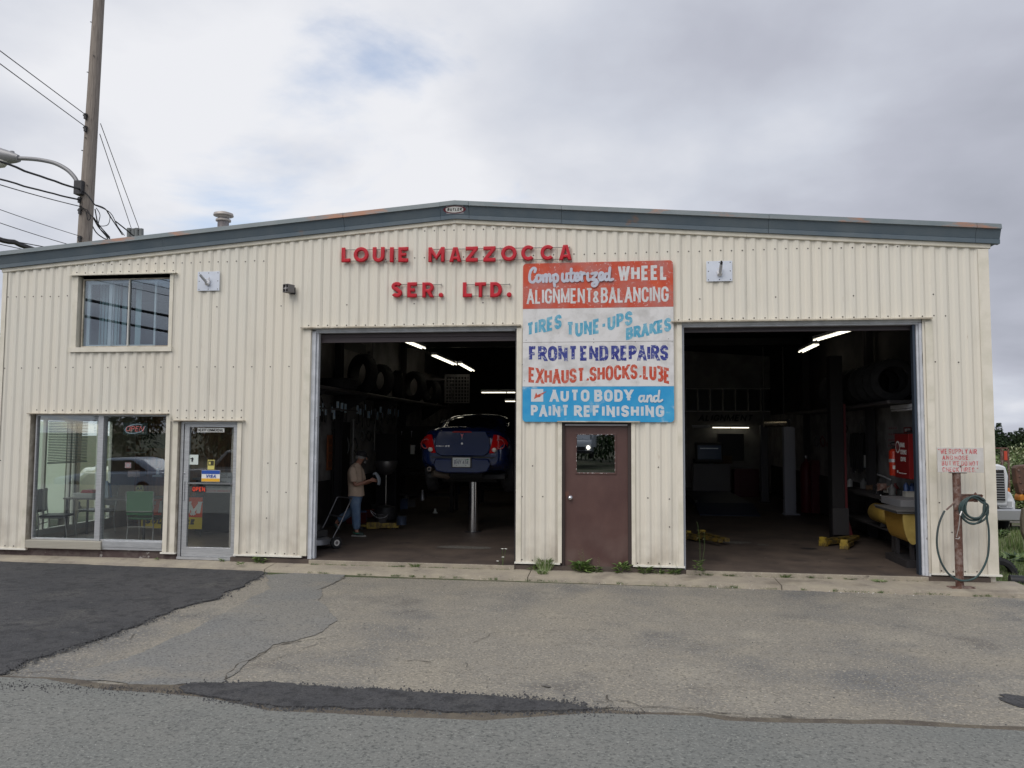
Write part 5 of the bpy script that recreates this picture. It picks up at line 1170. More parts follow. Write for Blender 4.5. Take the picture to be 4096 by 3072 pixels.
# funnel drain
fp = atz(1545, 2075, 0); DR = thing('oil_drain_stand', 'steel oil-drain bowl on a thin stand in the left bay', 'oil drain', (fp.x, 5.2, 0)); ff = fac(1545, 1870, 5.2); DR.location.x = ff.x
part('bowl', lambda b: b.lathe([(.02, 1.0), (.12, 1.03), (.20, 1.11), (.245, 1.24), (.25, 1.30), (.24, 1.30), (.2, 1.2), (.1, 1.06)], (0, 0, 0), 'Z', 28), mat('bowl_steel', (.45, .45, .46), .35, .9), DR, smooth=50)
part('stem', lambda b: b.tube([(0, 0, .12), (0, 0, 1.02)], .016, 10), CHROME, DR, smooth=50)
part('tank', lambda b: b.lathe([(0, .03), (.25, .03), (.27, .12), (.22, .3), (.05, .34)], (0, 0.02, 0), 'Z', 24), DARKM, DR, smooth=40)
# yellow low platform with bucket
yp = atz(1510, 2122, 0); YP = thing('floor_jack', 'low yellow steel floor jack beam on the shop floor beside the man', 'jack', (yp.x - .1, 3.75, 0), math.radians(14)); YP.scale = (.62, .8, .9)
part('beam', lambda b: (b.box((-.55, -.12, .06), (.75, .10, .10)), b.box((-.3, -.14, .02), (.10, -.10, .16)), b.box((.1, -.13, .03), (.72, -.09, .14))), YELLOW, YP, bevel=.006)
part('foot', lambda b: (b.box((-.5, -.08, 0), (-.4, .08, .06)), b.box((.5, -.08, 0), (.6, .08, .06))), DARKM, YP)
BK = thing('bucket', 'dark grey bucket with a raised wire handle on the yellow floor beam', 'bucket', (yp.x + .0, 3.80, .09)); BK.scale = (.8, .8, .62)
part('pail', lambda b: b.lathe([(0, .005), (.12, .005), (.15, .30), (.158, .31), (.145, .31), (.115, .02)], (0, 0, 0), 'Z', 20), mat('pail_grey', (.07, .065, .065), .5), BK, smooth=40)
part('handle', lambda b: b.tube(smoothpath([(-.15, 0, .30), (-.29, -.03, .45), (-.2, -.08, .3), (-.05, -.14, .22), (.1, -.12, .24), (.15, 0, .30)], 4), .006, 6), WGREY, BK)
o = part('paint_can', lambda b: (b.lathe([(0, 0), (.10, 0), (.10, .16), (.104, .165), (.09, .17), (0, .165)], (0, 0, 0), 'Z', 18)), mat('can_blue_steel', (.10, .13, .20), .3, .6), None, smooth=40); o.location = (yp.x + .42, 3.75, .10); tag(o, 'shiny bluish can beside the dark bucket', 'can')
# ---- workshop clutter along the left bay wall beyond the man
def cabinet(lab, px, Y, w, h, d, m, name='cabinet', X=None, handles=3, z=0):
    x = fac(px, 1800, Y).x if X is None else X; t = thing(name, lab, 'cabinet', (x, Y, z))
    part('carcass', lambda b: b.box((-w / 2, 0, 0), (w / 2, d, h)), m, t, bevel=.008)
    for k in range(handles):
        part('drawer', lambda b: (b.box((-w / 2 + .02, -.015, h * (k + .06) / handles), (w / 2 - .02, -.002, h * (k + .94) / handles)), b.box((-w / 5, -.03, h * (k + .75) / handles), (w / 5, -.0155, h * (k + .80) / handles))), m, t)
    return t
def bench(lab, x, Y, w, d, h, m=IDARK, shelf=True, name='workbench'):
    t = thing(name, lab, 'workbench', (x, Y, 0))
    part('bench_top', lambda b: b.box((-w / 2, 0, h - .05), (w / 2, d, h)), m, t, bevel=.005)
    for sx_ in (-1, 1):
        for y in (.02, d - .1): part('leg', lambda b: b.box((sx_ * (w / 2 - .06) - .04, y, 0), (sx_ * (w / 2 - .06) + .04, y + .08, h - .05)), m, t)
    if shelf: part('shelf', lambda b: b.box((-w / 2 + .03, .03, h * .4), (w / 2 - .03, d - .02, h * .4 + .03)), m, t)
    return t
bench('dark workbench behind the oil-drain stand in the left bay', -4.7, 7.2, 1.6, .7, .95)
bench('dark parts bench beneath the lifted car, far in the left bay', -3.0, 9.5, 1.5, .7, .95)
TOOLM = [mat('tool_steel', (.4, .4, .42), .3, .8), mat('tool_dark', (.02, .02, .022), .5), mat('tool_brown', (.2, .12, .07), .6), mat('tool_blue', (.03, .06, .16), .5)]
PB = thing('tool_board', 'dark pegboard hung with small hand tools in the left bay', 'tool board', (-4.6, 8.0, 1.0))
part('board', lambda b: b.box((-.9, 0, 0), (1.3, .03, 1.1)), mat('pegboard_dark', (.02, .018, .017), .8), PB)
for k in range(26):
    x, z = random.uniform(-.85, 1.25), random.uniform(.1, 1.0); l = random.uniform(.08, .26); m = random.choice(TOOLM[:3] if k % 3 else TOOLM[:1])
    part('hand_tool', lambda b: (b.box((x - .008, -.02, z - l), (x + .008, -.005, z)), b.lathe([(0, -.024), (.02, -.02), (.022, -.004)], (x, 0, z), 'Y', 8)), m, PB)
cabinet('tall dark parts cabinet with bright edge in the left bay', 1545, 6.6, .5, 1.9, .4, mat('cab_dark', (.02, .018, .02), .4), handles=4)
for i, (px, y, Y, m, lab) in enumerate([(1690, 1985, 7.1, TOOLM[0], 'shiny bottle-shaped sprayer on the bench shelf'), (1830, 1960, 9.6, TOOLM[3], 'blue jug on the far bench under the car'), (1740, 2060, 7.0, PAPER, 'white pail on the floor under the left bay bench'), (1650, 1800, 7.1, PAPER, 'white paper note above the left bay bench')]):
    p = fac(px, y, Y); o = part('jug' if i != 3 else 'paper_note', (lambda b: (b.lathe([(0, -.1), (.06, -.1), (.065, .05), (.03, .1), (.025, .15), (0, .15)], (0, 0, 0), 'Z', 14))) if i != 3 else (lambda b: b.box((-.05, 0, -.1), (.05, .004, .12))), m, None, smooth=40); o.location = p; tag(o, lab, 'container' if i != 3 else 'paper')
RP = thing('lift_ram', 'polished steel lift ram rising from the floor under the blue car', 'lift', (-2.76, 3.64, 0))
part('ram', lambda b: b.tube([(0, 0, 0), (0, 0, 1.16)], .105, 32), CHROME, RP, smooth=50)
part('floor_ring', lambda b: b.lathe([(.11, .012), (.16, .012), (.17, 0)], (0, 0, 0), 'Z', 28), DARKM, RP)
part('saddle', lambda b: (b.box((-.45, -.10, 1.16), (.45, .10, 1.24)), b.box((-.52, -.06, 1.12), (-.42, .06, 1.30)), b.box((.42, -.06, 1.12), (.52, .06, 1.30))), DARKM, RP, bevel=.01)

# ---- mower
MW = thing('lawn_mower', 'old push lawn mower just inside the left bay by the jamb', 'lawn mower', (-4.95, 1.0, 0), math.radians(-127))
def wheel(b, c, r, w): b.lathe([(r * .45, -w / 2), (r * .95, -w / 2), (r, -w / 3), (r, w / 3), (r * .95, w / 2), (r * .45, w / 2)], c, 'Y', 20)
# local: +x forward (towards the street), y sideways
part('deck', lambda b: (b.lathe([(0, .20), (.20, .20), (.25, .17), (.27, .08), (.26, .08)], (0, 0, 0), 'Z', 24), b.box((-.26, -.2, .10), (.26, .2, .16))), mat('mower_deck_grey', (.20, .20, .21), .4, .5), MW, smooth=40, bevel=.01)
part('engine', lambda b: (b.lathe([(.15, .20), (.16, .27), (.12, .36), (.10, .40), (0, .41)], (0, 0, 0), 'Z', 20), b.box((-.12, -.2, .22), (.1, .2, .32))), mat('mower_black', (.02, .02, .02), .5), MW, smooth=40)
WHT = mat('wheel_white_ring', (.6, .58, .55), .5)
for sx_ in (-.26, .28):
    for sy in (-.24, .24):
        wo = MB(); wheel(wo, (sx_, sy, .10), .10, .05); w_ = wo.build('wheel', RUBBER, MW, smooth=40)
        q = MB(); q.lathe([(.03, -.031), (.052, -.031), (.052, .031), (.03, .031), (.03, -.031)], (sx_, sy, .10), 'Y', 16); q.build('rim', WHT, w_, smooth=40)
        part('hub', lambda b: b.lathe([(0, -.026), (.03, -.026), (.03, .026), (0, .026)], (sx_, sy, .10), 'Y', 12), GREYP, MW)
part('handle', lambda b: (b.tube([(-.2, -.22, .16), (-.36, -.22, .42), (-.56, -.22, .80), (-.59, -.20, .81), (-.59, .20, .81), (-.56, .22, .80), (-.36, .22, .42), (-.2, .22, .16)], .012, 8), b.tube([(-.41, -.22, .51), (-.41, .22, .51)], .012, 8)), mat('handle_steel', (.14, .14, .15), .35, .7), MW, smooth=50)

# ================================================================== BLUE CAR ON THE LIFT
CAR = thing('blue_coupe', 'dark blue coupe raised on the lift, seen from behind, plate BNY 414', 'car', (-2.80, 2.72, .86))
CBLUE = mat('car_paint_blue', (.005, .016, .075), .25, metal=.1, coat=1.0)
CBLK = mat('car_underbody', (.012, .012, .013), .7)
def loft(name, secs, m, par, sub=2, smooth=True, cap=True):
    """secs: list of (y, [(x, z)...]) half outlines from bottom centre to top centre; mirrored."""
    vs, fs = [], []; n = len(secs[0][1]); ring = 2 * n - 2
    for y, half in secs:
        pts = [(x, z) for x, z in half] + [(-x, z) for x, z in reversed(half[1:-1])]
        vs += [(x, y, z) for x, z in pts]
    for i in range(len(secs) - 1):
        for k in range(ring): a = i * ring; b = a + ring; fs.append((a + k, a + (k + 1) % ring, b + (k + 1) % ring, b + k))
    if cap: fs.append(tuple(reversed(range(ring)))); fs.append(tuple(range(len(vs) - ring, len(vs))))
    me = bpy.data.meshes.new(name); me.from_pydata(vs, [], fs); me.materials.append(m)
    b = bmesh.new(); b.from_mesh(me); bmesh.ops.recalc_face_normals(b, faces=b.faces); b.to_mesh(me); b.free()
    me.polygons.foreach_set('use_smooth', [smooth] * len(me.polygons)); o = bpy.data.objects.new(name, me); COL.objects.link(o); o.parent = par
    if sub: md = o.modifiers.new('sub', 'SUBSURF'); md.levels = md.render_levels = sub
    return o
# local z: 0 = tyre bottom; body floor .18 ... deck 1.20? rear deck 1.02 (pixel checked)
def H(hw, zb, zc, zt, tw):   # half section: floor, sill, belt, shoulder, deck
    return [(0, zb), (hw * .80, zb), (hw * .965, zb + .07), (hw, zc), (hw * .985, zc + (zt - zc) * .55), (tw, zt - .02), (tw * .55, zt + .008), (0, zt + .015)]
body = [(-.02, H(.66, .46, .62, .98, .50)), (.0, H(.70, .44, .62, 1.03, .54)), (.06, H(.78, .42, .64, 1.14, .62)), (.20, H(.845, .36, .66, 1.185, .70)), (.45, H(.865, .30, .68, 1.17, .74)), (.9, H(.870, .26, .68, 1.13, .76)), (1.7, H(.870, .24, .66, 1.06, .78)), (2.7, H(.868, .24, .64, 1.02, .78)), (3.5, H(.86, .24, .62, .96, .74)), (4.1, H(.82, .26, .58, .84, .62)), (4.42, H(.68, .34, .54, .70, .5))]
loft('body', body, CBLUE, CAR)
def GHs(w0, z0, w1, z1): return [(0, z0), (w0 * .7, z0), (w0, z0 + .03), (w0 - (w0 - w1) * .4, z0 + (z1 - z0) * .45), (w1 + .02, z1 - .05), (w1 * .75, z1 - .008), (w1 * .4, z1 + .008), (0, z1 + .01)]
loft('roof', [(.62, GHs(.66, 1.10, .56, 1.16)), (.75, GHs(.70, 1.08, .58, 1.22)), (1.15, GHs(.73, 1.05, .58, 1.40)), (1.5, GHs(.75, 1.02, .57, 1.455)), (2.1, GHs(.76, 1.0, .57, 1.455)), (2.6, GHs(.76, .98, .56, 1.38)), (3.2, GHs(.74, .95, .60, 1.08)), (3.35, GHs(.70, .95, .60, 1.0))], CBLUE, CAR)
def q4(b, pts, off=(0, 0, 0)): b.face([tuple(Vector(p) + Vector(off)) for p in pts])
GLC = mat('car_window_glass', (.008, .009, .012), .06, spec=.6)
loft('rear_window', [(.625, [(0, 1.13), (.5, 1.13), (.52, 1.135), (.52, 1.15), (.5, 1.16), (.3, 1.172), (0, 1.175)]), (.90, [(0, 1.2), (.50, 1.2), (.54, 1.21), (.54, 1.25), (.50, 1.285), (.3, 1.312), (0, 1.318)]), (1.22, [(0, 1.36), (.42, 1.36), (.46, 1.37), (.46, 1.40), (.43, 1.42), (.25, 1.432), (0, 1.436)])], GLC, CAR, sub=1)
for s_ in (-1, 1):
    part('side_window', lambda b: b.prism([(1.0, 1.12), (1.35, 1.36), (2.3, 1.37), (2.95, 1.10)], s_ * .70, s_ * .725, 'YZ'), GLC, CAR)
    # lamps hug the rear corners
    def lamp(b):
        n = 8; P = []
        outl = [(.505, .70), (.585, 1.04), (.66, 1.035), (.73, 1.0), (.79, .95), (.82, .88), (.815, .80), (.78, .73), (.70, .70)]
        ysurf = lambda x: .000 if x < .55 else ((x - .55) / .28) ** 2 * .24
        for i in range(len(outl)):
            (x0_, z0_), (x1_, z1_) = outl[i], outl[(i + 1) % len(outl)]; c_ = (.68, .86)
            for k in range(3):
                f0, f1 = k / 3, (k + 1) / 3
                A = [(c_[0] + (x - c_[0]) * f, c_[1] + (z - c_[1]) * f) for x, z, f in ((x0_, z0_, f0), (x0_, z0_, f1), (x1_, z1_, f1), (x1_, z1_, f0))]
                b.face([(s_ * x, ysurf(x) - .045 - .012 * (1 - max(f, 0)) , z) for (x, z), f in zip(A, (f0, f1, f1, f0))] if k else [(s_ * x, ysurf(x) - .045 - .012 * (1 - f), z) for (x, z), f in list(zip(A, (f0, f1, f1, f0)))[:3]])
            b.face([(s_ * x0_, ysurf(x0_) - .045, z0_), (s_ * x1_, ysurf(x1_) - .045, z1_), (s_ * x1_, ysurf(x1_) + .05, z1_), (s_ * x0_, ysurf(x0_) + .05, z0_)])
    lo = part('tail_light', lamp, mat('lamp_red', (.50, .006, .008), .12, spec=.6), CAR, smooth=35)
    part('reversing_lens', lambda b: b.lathe([(0, -.012), (.03, -.010), (.042, 0), (.042, .03)], (s_ * .60, -.062, .76), 'Y', 18), mat('lens_clear', (.60, .55, .50), .15), lo, smooth=50)
    part('lamp_ring', lambda b: b.lathe([(.075, -.004), (.085, -.008), (.095, -.004)], (s_ * .70, -.02, .865), 'Y', 20), mat('lamp_red_deep', (.30, .006, .008), .2), lo, smooth=50)
# boot lid and bumper facets with their shut lines
PL = CBLUE
part('boot_lid', lambda b: (b.prism([(-.50, .70), (-.53, .80), (-.50, 1.0), (-.44, 1.115), (.44, 1.115), (.50, 1.0), (.53, .80), (.50, .70), (.40, .64), (-.40, .64)], -.075, .02)), PL, CAR, bevel=.022, smooth=60)
part('bumper', lambda b: (b.prism([(-.50, .60), (-.54, .48), (-.48, .36), (-.30, .33), (.30, .33), (.48, .36), (.54, .48), (.50, .60)], -.10, .02)), PL, CAR, bevel=.025, smooth=60)
part('shut_line', lambda b: (b.box((-.60, -.045, .615), (.60, .02, .628))), BLACK, CAR)
part('high_brake_light', lambda b: b.prism([(-.19 + .0, 1.085), (-.17, 1.075), (.17, 1.075), (.19, 1.085), (.15, 1.105), (-.15, 1.105)], -.085, -.07), mat('lamp_red_deep', (.30, .006, .008), .2), CAR, bevel=.004)
part('arrowhead_emblem', lambda b: (b.prism([(-.028, 1.06), (0, .98), (.028, 1.06), (.010, 1.045), (-.010, 1.045)], -.084, -.076)), mat('emblem_red', (.55, .12, .16), .3), CAR)
part('emblem_stem', lambda b: (b.prism([(-.008, .985), (0, .94), (.008, .985)], -.083, -.076)), CHROME, CAR)
part('boot_lock', lambda b: b.lathe([(0, -.012), (.018, -.010), (.020, 0)], (0, -.075, .875), 'Y', 14), mat('lock_bright', (.75, .75, .76), .3, .4), CAR)
wb_ = MB(); lettering(wb_, 'PURSUIT', -.49, -.335, .024, .006, lambda x, v, l: (x, -.0765 - l * .0004, .815 + v * .020), slant=.2, gap=.2); lettering(wb_, 'G5', -.32, -.235, .034, .009, lambda x, v, l: (x, -.0765 - l * .0004, .812 + v * .030), slant=.3, gap=.2)
wb_.build('badge_lettering', mat('badge_silver', (.8, .8, .82), .3), CAR, fixn=False)
LPz = .53
pl_ = part('licence_plate', lambda b: b.box((-.165, -.115, LPz - .085), (.165, -.108, LPz + .085)), mat('plate_frame', (.5, .5, .5), .3, .5), CAR, bevel=.004)
part('plate_recess', lambda b: b.box((-.19, -.1025, LPz - .10), (.19, -.1005, LPz + .105)), BLACK, CAR)
part('plate_face', lambda b: b.box((-.15, -.1185, LPz - .072), (.15, -.1155, LPz + .072)), mat('plate_face', (.50, .52, .50), .5, col2=(.38, .42, .42), sc=25), pl_)
bb = MB(); lettering(bb, 'BNY 414', -.132, .132, .075, .010, lambda x, v, l: (x, -.119 - l * .0004, LPz - .035 + v * .075), gap=.25, space=.35); lettering(bb, 'NOVA SCOTIA', -.08, .07, .014, .003, lambda x, v, l: (x, -.119 - l * .0004, LPz + .052 + v * .014), gap=.3)
bb.build('plate_lettering', mat('plate_ink', (.06, .07, .12), .6), pl_, fixn=False)
part('plate_sticker', lambda b: b.box((.10, -.1205, LPz + .045), (.135, -.1187, LPz + .066)), mat('sticker_green', (.05, .22, .12), .6), pl_)
part('plate_bolts', lambda b: [b.lathe([(0, -.124), (.008, -.119)], (x, 0, LPz + z), 'Y', 8) for x in (-.095, .085) for z in (-.055, .055)], BLACK, pl_, fixn=False)
part('exhaust', lambda b: (b.tube([(-.62, -.05, .40), (-.62, .1, .385), (-.56, .35, .37)], .04, 14), b.tube([(-.60, .15, .31), (-.35, .35, .27), (.05, .6, .27)], [.06, .085, .07], 12)), mat('exhaust_steel', (.22, .18, .15), .4, .6), CAR, smooth=50)
part('exhaust_bore', lambda b: b.tube([(-.62, -.051, .40), (-.62, -.06, .40)], .03, 14), BLACK, CAR)
part('underbody', lambda b: (b.box((-.75, .3, .20), (.75, 3.9, .30)), b.box((-.55, .72, .12), (.55, .85, .20)), b.box((-.3, .2, .24), (.35, .6, .33)), b.box((-.12, .6, .17), (.12, 3.6, .26))), CBLK, CAR, bevel=.02)
for yy in (.95, 3.58):
    for s_ in (-1, 1):
        w_ = MB(); w_.lathe([(.19, -.09), (.29, -.10), (.31, -.08), (.315, -.05), (.315, .05), (.31, .08), (.29, .10), (.19, .09)], (s_ * .755, yy, .24), 'X', 28)
        wo = w_.build('wheel', RUBBER, CAR, smooth=40)
        part('rim', lambda b: (b.lathe([(0, s_ * .05), (.06, s_ * .06), (.17, s_ * .07), (.195, s_ * .09), (.19, 0)], (s_ * .755, yy, .24), 'X', 20)), mat('rim_grey', (.25, .25, .26), .3, .8), wo, smooth=40)
        part('wheel_arch', lambda b: b.lathe([(.02, -.12), (.36, -.12), (.36, .125), (.34, .125), (.34, -.10)], (s_ * .74, yy, .36), 'X', 28), CBLK, CAR, smooth=40)

# ================================================================== RIGHT BAY
def lift_post(lab, x, Y, m, mb, w=.26, h=3.4):
    t = thing('lift_column', lab, 'car lift', (x, Y, 0), 0, 'two-post lift columns in the right bay')
    part('column', lambda b: (b.box((-w / 2, 0, .02), (w / 2, .05, h)), b.box((-w / 2, .05, .02), (-w / 2 + .04, .28, h)), b.box((w / 2 - .04, .05, .02), (w / 2, .28, h))), m, t, bevel=.006)
    part('base_plate', lambda b: b.box((-w / 2 - .12, -.08, 0), (w / 2 + .12, .4, .02)), m, t); part('gusset', lambda b: (b.prism([(w / 2, .02), (w / 2 + .11, .02), (w / 2, .4)], -.002, .02)), m, t)
    part('carriage', lambda b: b.box((-w / 2 - .03, -.1, .12), (w / 2 + .03, -.002, .6)), DARKM, t)
    return t
RDK = mat('lift_red_dark', (.10, .012, .015), .45)
lp_r = lift_post('dark red lift column standing right of the bay centre', 4.06, 3.5, mat('lift_near_black', (.010, .008, .009), .6), None, w=.22)
part('edge_flange', lambda b: (b.box((.111, -.004, .02), (.15, .05, 2.5)), b.prism([(.151, .02), (.25, .02), (.151, .45)], -.003, .02)), RDK, lp_r)
lp_l = lift_post('shadowed lift column at the left edge of the right bay', 1.05, 3.6, DARKM, None)
def pad(lab, px, py, Y, ang, m=YELLOW):
    root = lp_l if px < 3000 else lp_r; x_ = fac(px, py, Y).x
    t = bpy.data.objects.new('lift_arm', None); COL.objects.link(t); t.parent = root; t.location = (x_ - root.location.x, Y - root.location.y, 0); t.rotation_euler = (0, 0, ang); t['label'] = lab
    part('arm_beam', lambda b: (b.box((-.05, .04, .07), (.05, .95, .13)), b.box((-.075, -.02, .03), (.075, .35, .10))), mat('arm_dark_yellow', (.20, .13, .02), .5, col2=(.05, .04, .02), sc=9), t, bevel=.006)
    part('pad', lambda b: (b.box((-.06, -.05, .08), (.06, .02, .16)), b.box((-.07, -.05, .0), (.07, .03, .1))), m, t, bevel=.008); return t
pad('yellow lift pad left of the red column base', 3295, 2150, 2.75, math.radians(-50)); pad('yellow lift pad nearest the door, right of the red column base', 3378, 2165, 2.45, math.radians(-28)); pad('yellow lift pad at the left edge of the right bay', 2809, 2130, 3.4, math.radians(-160)); pad('half-hidden yellow lift pad behind the left jamb of the right bay', 2752, 2130, 3.2, math.radians(-150))
WC = thing('alignment_rack_post', 'pale grey alignment rack post standing mid-floor in the right bay', 'post', (fac(3162, 1900, 8.1).x, 8.1, 0))
part('post', lambda b: (b.box((-.14, 0, 0), (.10, .2, 2.12)), b.box((.10, .02, 0), (.13, .18, 2.1))), mat('post_pale', (.34, .35, .40), .5), WC, bevel=.008); part('base', lambda b: b.box((-.17, -.05, 0), (.2, .25, .03)), mat('post_pale', (.34, .35, .40), .5), WC)
WD = thing('alignment_rack_post', 'grey alignment rack post standing farther back and left', 'post', (fac(3060, 1900, 11.5).x, 11.5, 0)); part('post', lambda b: b.box((-.1, 0, 0), (.1, .2, 2.2)), mat('post_dull', (.12, .12, .13), .5), WD, bevel=.008); part('base', lambda b: b.box((-.15, -.05, 0), (.15, .25, .03)), DARKM, WD)
a = fac(3100, 1695, 8.4); RT = thing('heater_tube', 'shiny horizontal steel heater tube above the pale post', 'heater', a)
part('tube', lambda b: b.tube([(-.27, 0, 0), (.27, 0, .0)], .085, 20), mat('tube_shine', (.6, .52, .4), .25, .9), RT, smooth=50); part('end_cap', lambda b: b.box((.27, -.11, -.11), (.34, .11, .11)), DARKM, RT)
part('hanger', lambda b: (b.box((-.28, -.01, .09), (-.25, .01, 1.9)), b.box((.2, -.01, .09), (.22, .01, 1.9))), DARKM, RT)
cabinet('grey computer cabinet against the far wall of the right bay', 2845, 13.6, 1.15, 1.0, .5, mat('cab_grey', (.20, .19, .20), .5), handles=2)
a = fac(2838, 1850, 13.7); MO = thing('monitor', 'black computer monitor on the alignment cabinet', 'monitor', (a.x, 13.7, a.z)); part('casing', lambda b: b.box((-.42, 0, 0), (.42, .3, .62)), DARKM, MO, bevel=.02); part('screen', lambda b: b.box((-.36, -.004, .1), (.36, -.001, .54)), mat('screen_blue', (.01, .02, .05), .2, emit=(.02, .03, .05), es=.06), MO)
b = MB(); lettering(b, 'ALIGNMENT READY', -.25, .25, .03, .008, lambda x, v, l: (x, -.0055 - l * .0004, .42 + v * .035)); 
part('screen_text', lambda b: [b.box((-.28 + k * .035, -.006, .43), (-.26 + k * .035, -.0045, .455)) for k in range(16)], mat('screen_text', (.3, .3, .3), .5, emit=(.4, .45, .5), es=.12), MO)
cabinet('dark red tool chest against the far wall of the right bay', 2985, 13.5, .75, .85, .5, RDK, handles=4)
cabinet('black wall cupboard with bright rail on the far wall', 2925, 14.2, .8, .85, .3, mat('cab_dark', (.02, .018, .02), .4), handles=2, z=1.1)
for i, (px, Y, lab) in enumerate([(3225, 8.8, 'left of two tall dark red gas cylinders'), (3262, 9.2, 'right of two tall dark red gas cylinders')]):
    g = thing('gas_cylinder', lab, 'gas cylinder', (fac(px, 1900, Y).x, Y, 0), 0, 'gas cylinders')
    part('cylinder', lambda b: b.lathe([(0, 0), (.14, 0), (.145, .03), (.145, 1.05), (.12, 1.2), (.04, 1.27), (.035, 1.33), (0, 1.33)], (0, 0, 0), 'Z', 20), mat('cylinder_red', (.16, .012, .018), .45), g, smooth=40); part('valve', lambda b: (b.box((-.03, -.03, 1.33), (.03, .03, 1.42)), b.tube([(0, -.05, 1.38), (0, .05, 1.38)], .015, 8)), CHROME, g)
cabinet('dark red roller cabinet beside the gas cylinders', 3290, 8.6, .55, 1.3, .5, RDK, handles=5)
BT = thing('alignment_ramp', 'low dark blue alignment ramp on the floor at the back', 'ramp', (3.3, 8.6, 0)); part('ramp', lambda b: (b.box((-1.3, 0, .1), (.1, 4, .22)), b.prism([(-1.0, 0), (0, .1), (0, .22), (-1.0, .02)], -1.3, .1, 'YZ')), mat('ramp_blue', (.01, .018, .05), .5), BT); part('ramp_rail', lambda b: b.box((-1.32, 0, .22), (-1.26, 4, .27)), DARKM, BT)
for i, (px, py, rx, ry) in enumerate([(3240, 2195, .13, .05), (3055, 2180, .10, .04), (2940, 2170, .3, .06), (1860, 2190, .5, .08)]):
    c = atz(px, py, 0); struct(sheet('oil_stain', [(c.x + rx * math.cos(a * .7), c.y + ry * 2 * math.sin(a * .7)) for a in range(9)], STAIN if i else BLACK, .003, .03, .05, zf=lambda x, y: 0, seed=40 + i))

# right wall group
WB = bench('heavy dark workbench along the right wall of the right bay', 4.70, 1.75, .62, 3.0, .9); 
CB = thing('brake_cabinet', 'red wall cabinet lettered BRAKE SERVICE CENTRE', 'cabinet', (4.62, 1.60, 1.235)); cb0 = CB.location
part('carcass', lambda b: b.box((0, 0, 0), (.38, .62, .72)), REDP, CB, bevel=.004)
part('top_tray', lambda b: (b.box((-.01, -.01, .722), (.38, .64, .735)), b.tube([(.02, .1, .76), (.3, .12, .75)], .015, 6)), DARKM, CB)
part('paper', lambda b: b.box((.20, -.004, .27), (.33, -.001, .62)), PAPER, CB); part('paper_inset', lambda b: b.box((.225, -.0065, .32), (.32, -.0045, .56)), mat('inset_red', (.35, .10, .09), .6), CB)
bb = MB()
for k, tx in enumerate(('BRAKE', 'SERVICE', 'CENTRE')): lettering(bb, tx, 0, [.20, .28, .24][k], .075, .016, lambda x, v, l: (-.0015 - l * .0005, .36 - x * .98, .50 - k * .115 + v * .075), gap=.15)
bb.build('lettering', INKW, CB, fixn=False)
part('round_logo', lambda b: (b.lathe([(.0, -.002), (.10, -.001)], (0, .48, .50), 'X', 24)), INKW, CB); part('logo_disc', lambda b: (b.lathe([(.0, -.0035), (.075, -.003)], (0, .48, .50), 'X', 24)), mat('logo_dark', (.2, .05, .05), .5), CB)
part('footer_print', lambda b: (b.box((-.003, .12, .075), (-.001, .45, .085)), b.box((-.003, .48, .08), (-.001, .53, .12))), INKW, CB)
a0, a1 = fac(3575, 1795, 2.45), fac(3575, 1902, 2.45)
FE = thing('fire_extinguisher', 'red fire extinguisher on the wall left of the red cabinet', 'fire extinguisher', (a0.x, 2.45, a1.z)); h = a0.z - a1.z
part('cylinder', lambda b: b.lathe([(0, 0), (.07, .0), (.078, .02), (.078, h * .90), (.05, h * .98), (.02, h)], (0, 0, 0), 'Z', 20), mat('extinguisher_red', (.50, .035, .012), .35), FE, smooth=40)
part('strap', lambda b: b.lathe([(.079, h * .5), (.082, h * .5), (.082, h * .62), (.079, h * .62)], (0, 0, 0), 'Z', 20), ALUM, FE); part('head', lambda b: (b.box((-.02, -.02, h), (.02, .02, h + .05)), b.tube([(0, 0, h + .03), (-.06, 0, h + .09), (.05, 0, h + .12)], .012, 6), b.tube([(.03, -.03, h), (.07, -.05, h - .1), (.06, -.07, .1)], .010, 6)), DARKM, FE); part('label_plate', lambda b: b.box((-.05, -.082, h * .25), (-.01, -.078, h * .38)), INKW, FE)
# signs on the right wall
for (px0, py0, px1, py1, m, lab) in [(3615, 1708, 3645, 1732, REDP, 'red and white safety notice above the red cabinet'), (3548, 1706, 3592, 1720, PAPER, 'top faded line sign on the right wall'), (3548, 1730, 3590, 1745, PAPER, 'second faded line sign on the right wall'), (3548, 1752, 3588, 1768, PAPER, 'third faded line sign on the right wall'), (3548, 1775, 3580, 1790, PAPER, 'lowest faded line sign on the right wall'), (3476, 1762, 3494, 1812, mat('sign_dull_red', (.25, .03, .03), .6), 'narrow red hazard sign by the electrical box')]:
    p, q_ = atx(px0, py1, 4.99), atx(px1, py0, 4.99); y0_, y1_ = sorted((p.y, q_.y)); z0_ = p.z; z1_ = q_.z
    tt = thing('wall_notice', lab, 'sign', (4.992, y0_, z0_), 0, None); w_ = y1_ - y0_; h = abs(z1_ - z0_)
    part('sheet', lambda b: b.box((-.004, 0, 0), (0, w_, h)), m if m is not PAPER else mat('notice_faded', (.30, .28, .28), .7), tt)
    part('print', lambda b: [b.box((-.007, w_ * (.1 + .2 * k), h * .25), (-.0045, w_ * (.22 + .2 * k), h * .75)) for k in range(4)], mat('print_dull_red', (.30, .14, .14), .7) if m is PAPER else INKW, tt)
p, q_ = atx(3465, 1870, 4.93), atx(3492, 1825, 4.93)
EB = thing('switch_box', 'white electrical switch box on the right wall', 'electrical box', (4.86, min(p.y, q_.y), p.z)); part('box', lambda b: b.box((0, 0, 0), (.12, abs(p.y - q_.y) * .8, q_.z - p.z)), WGREY, EB, bevel=.01); part('cover', lambda b: b.box((-.01, .05, .03), (0, .3, .25)), PAPER, EB)
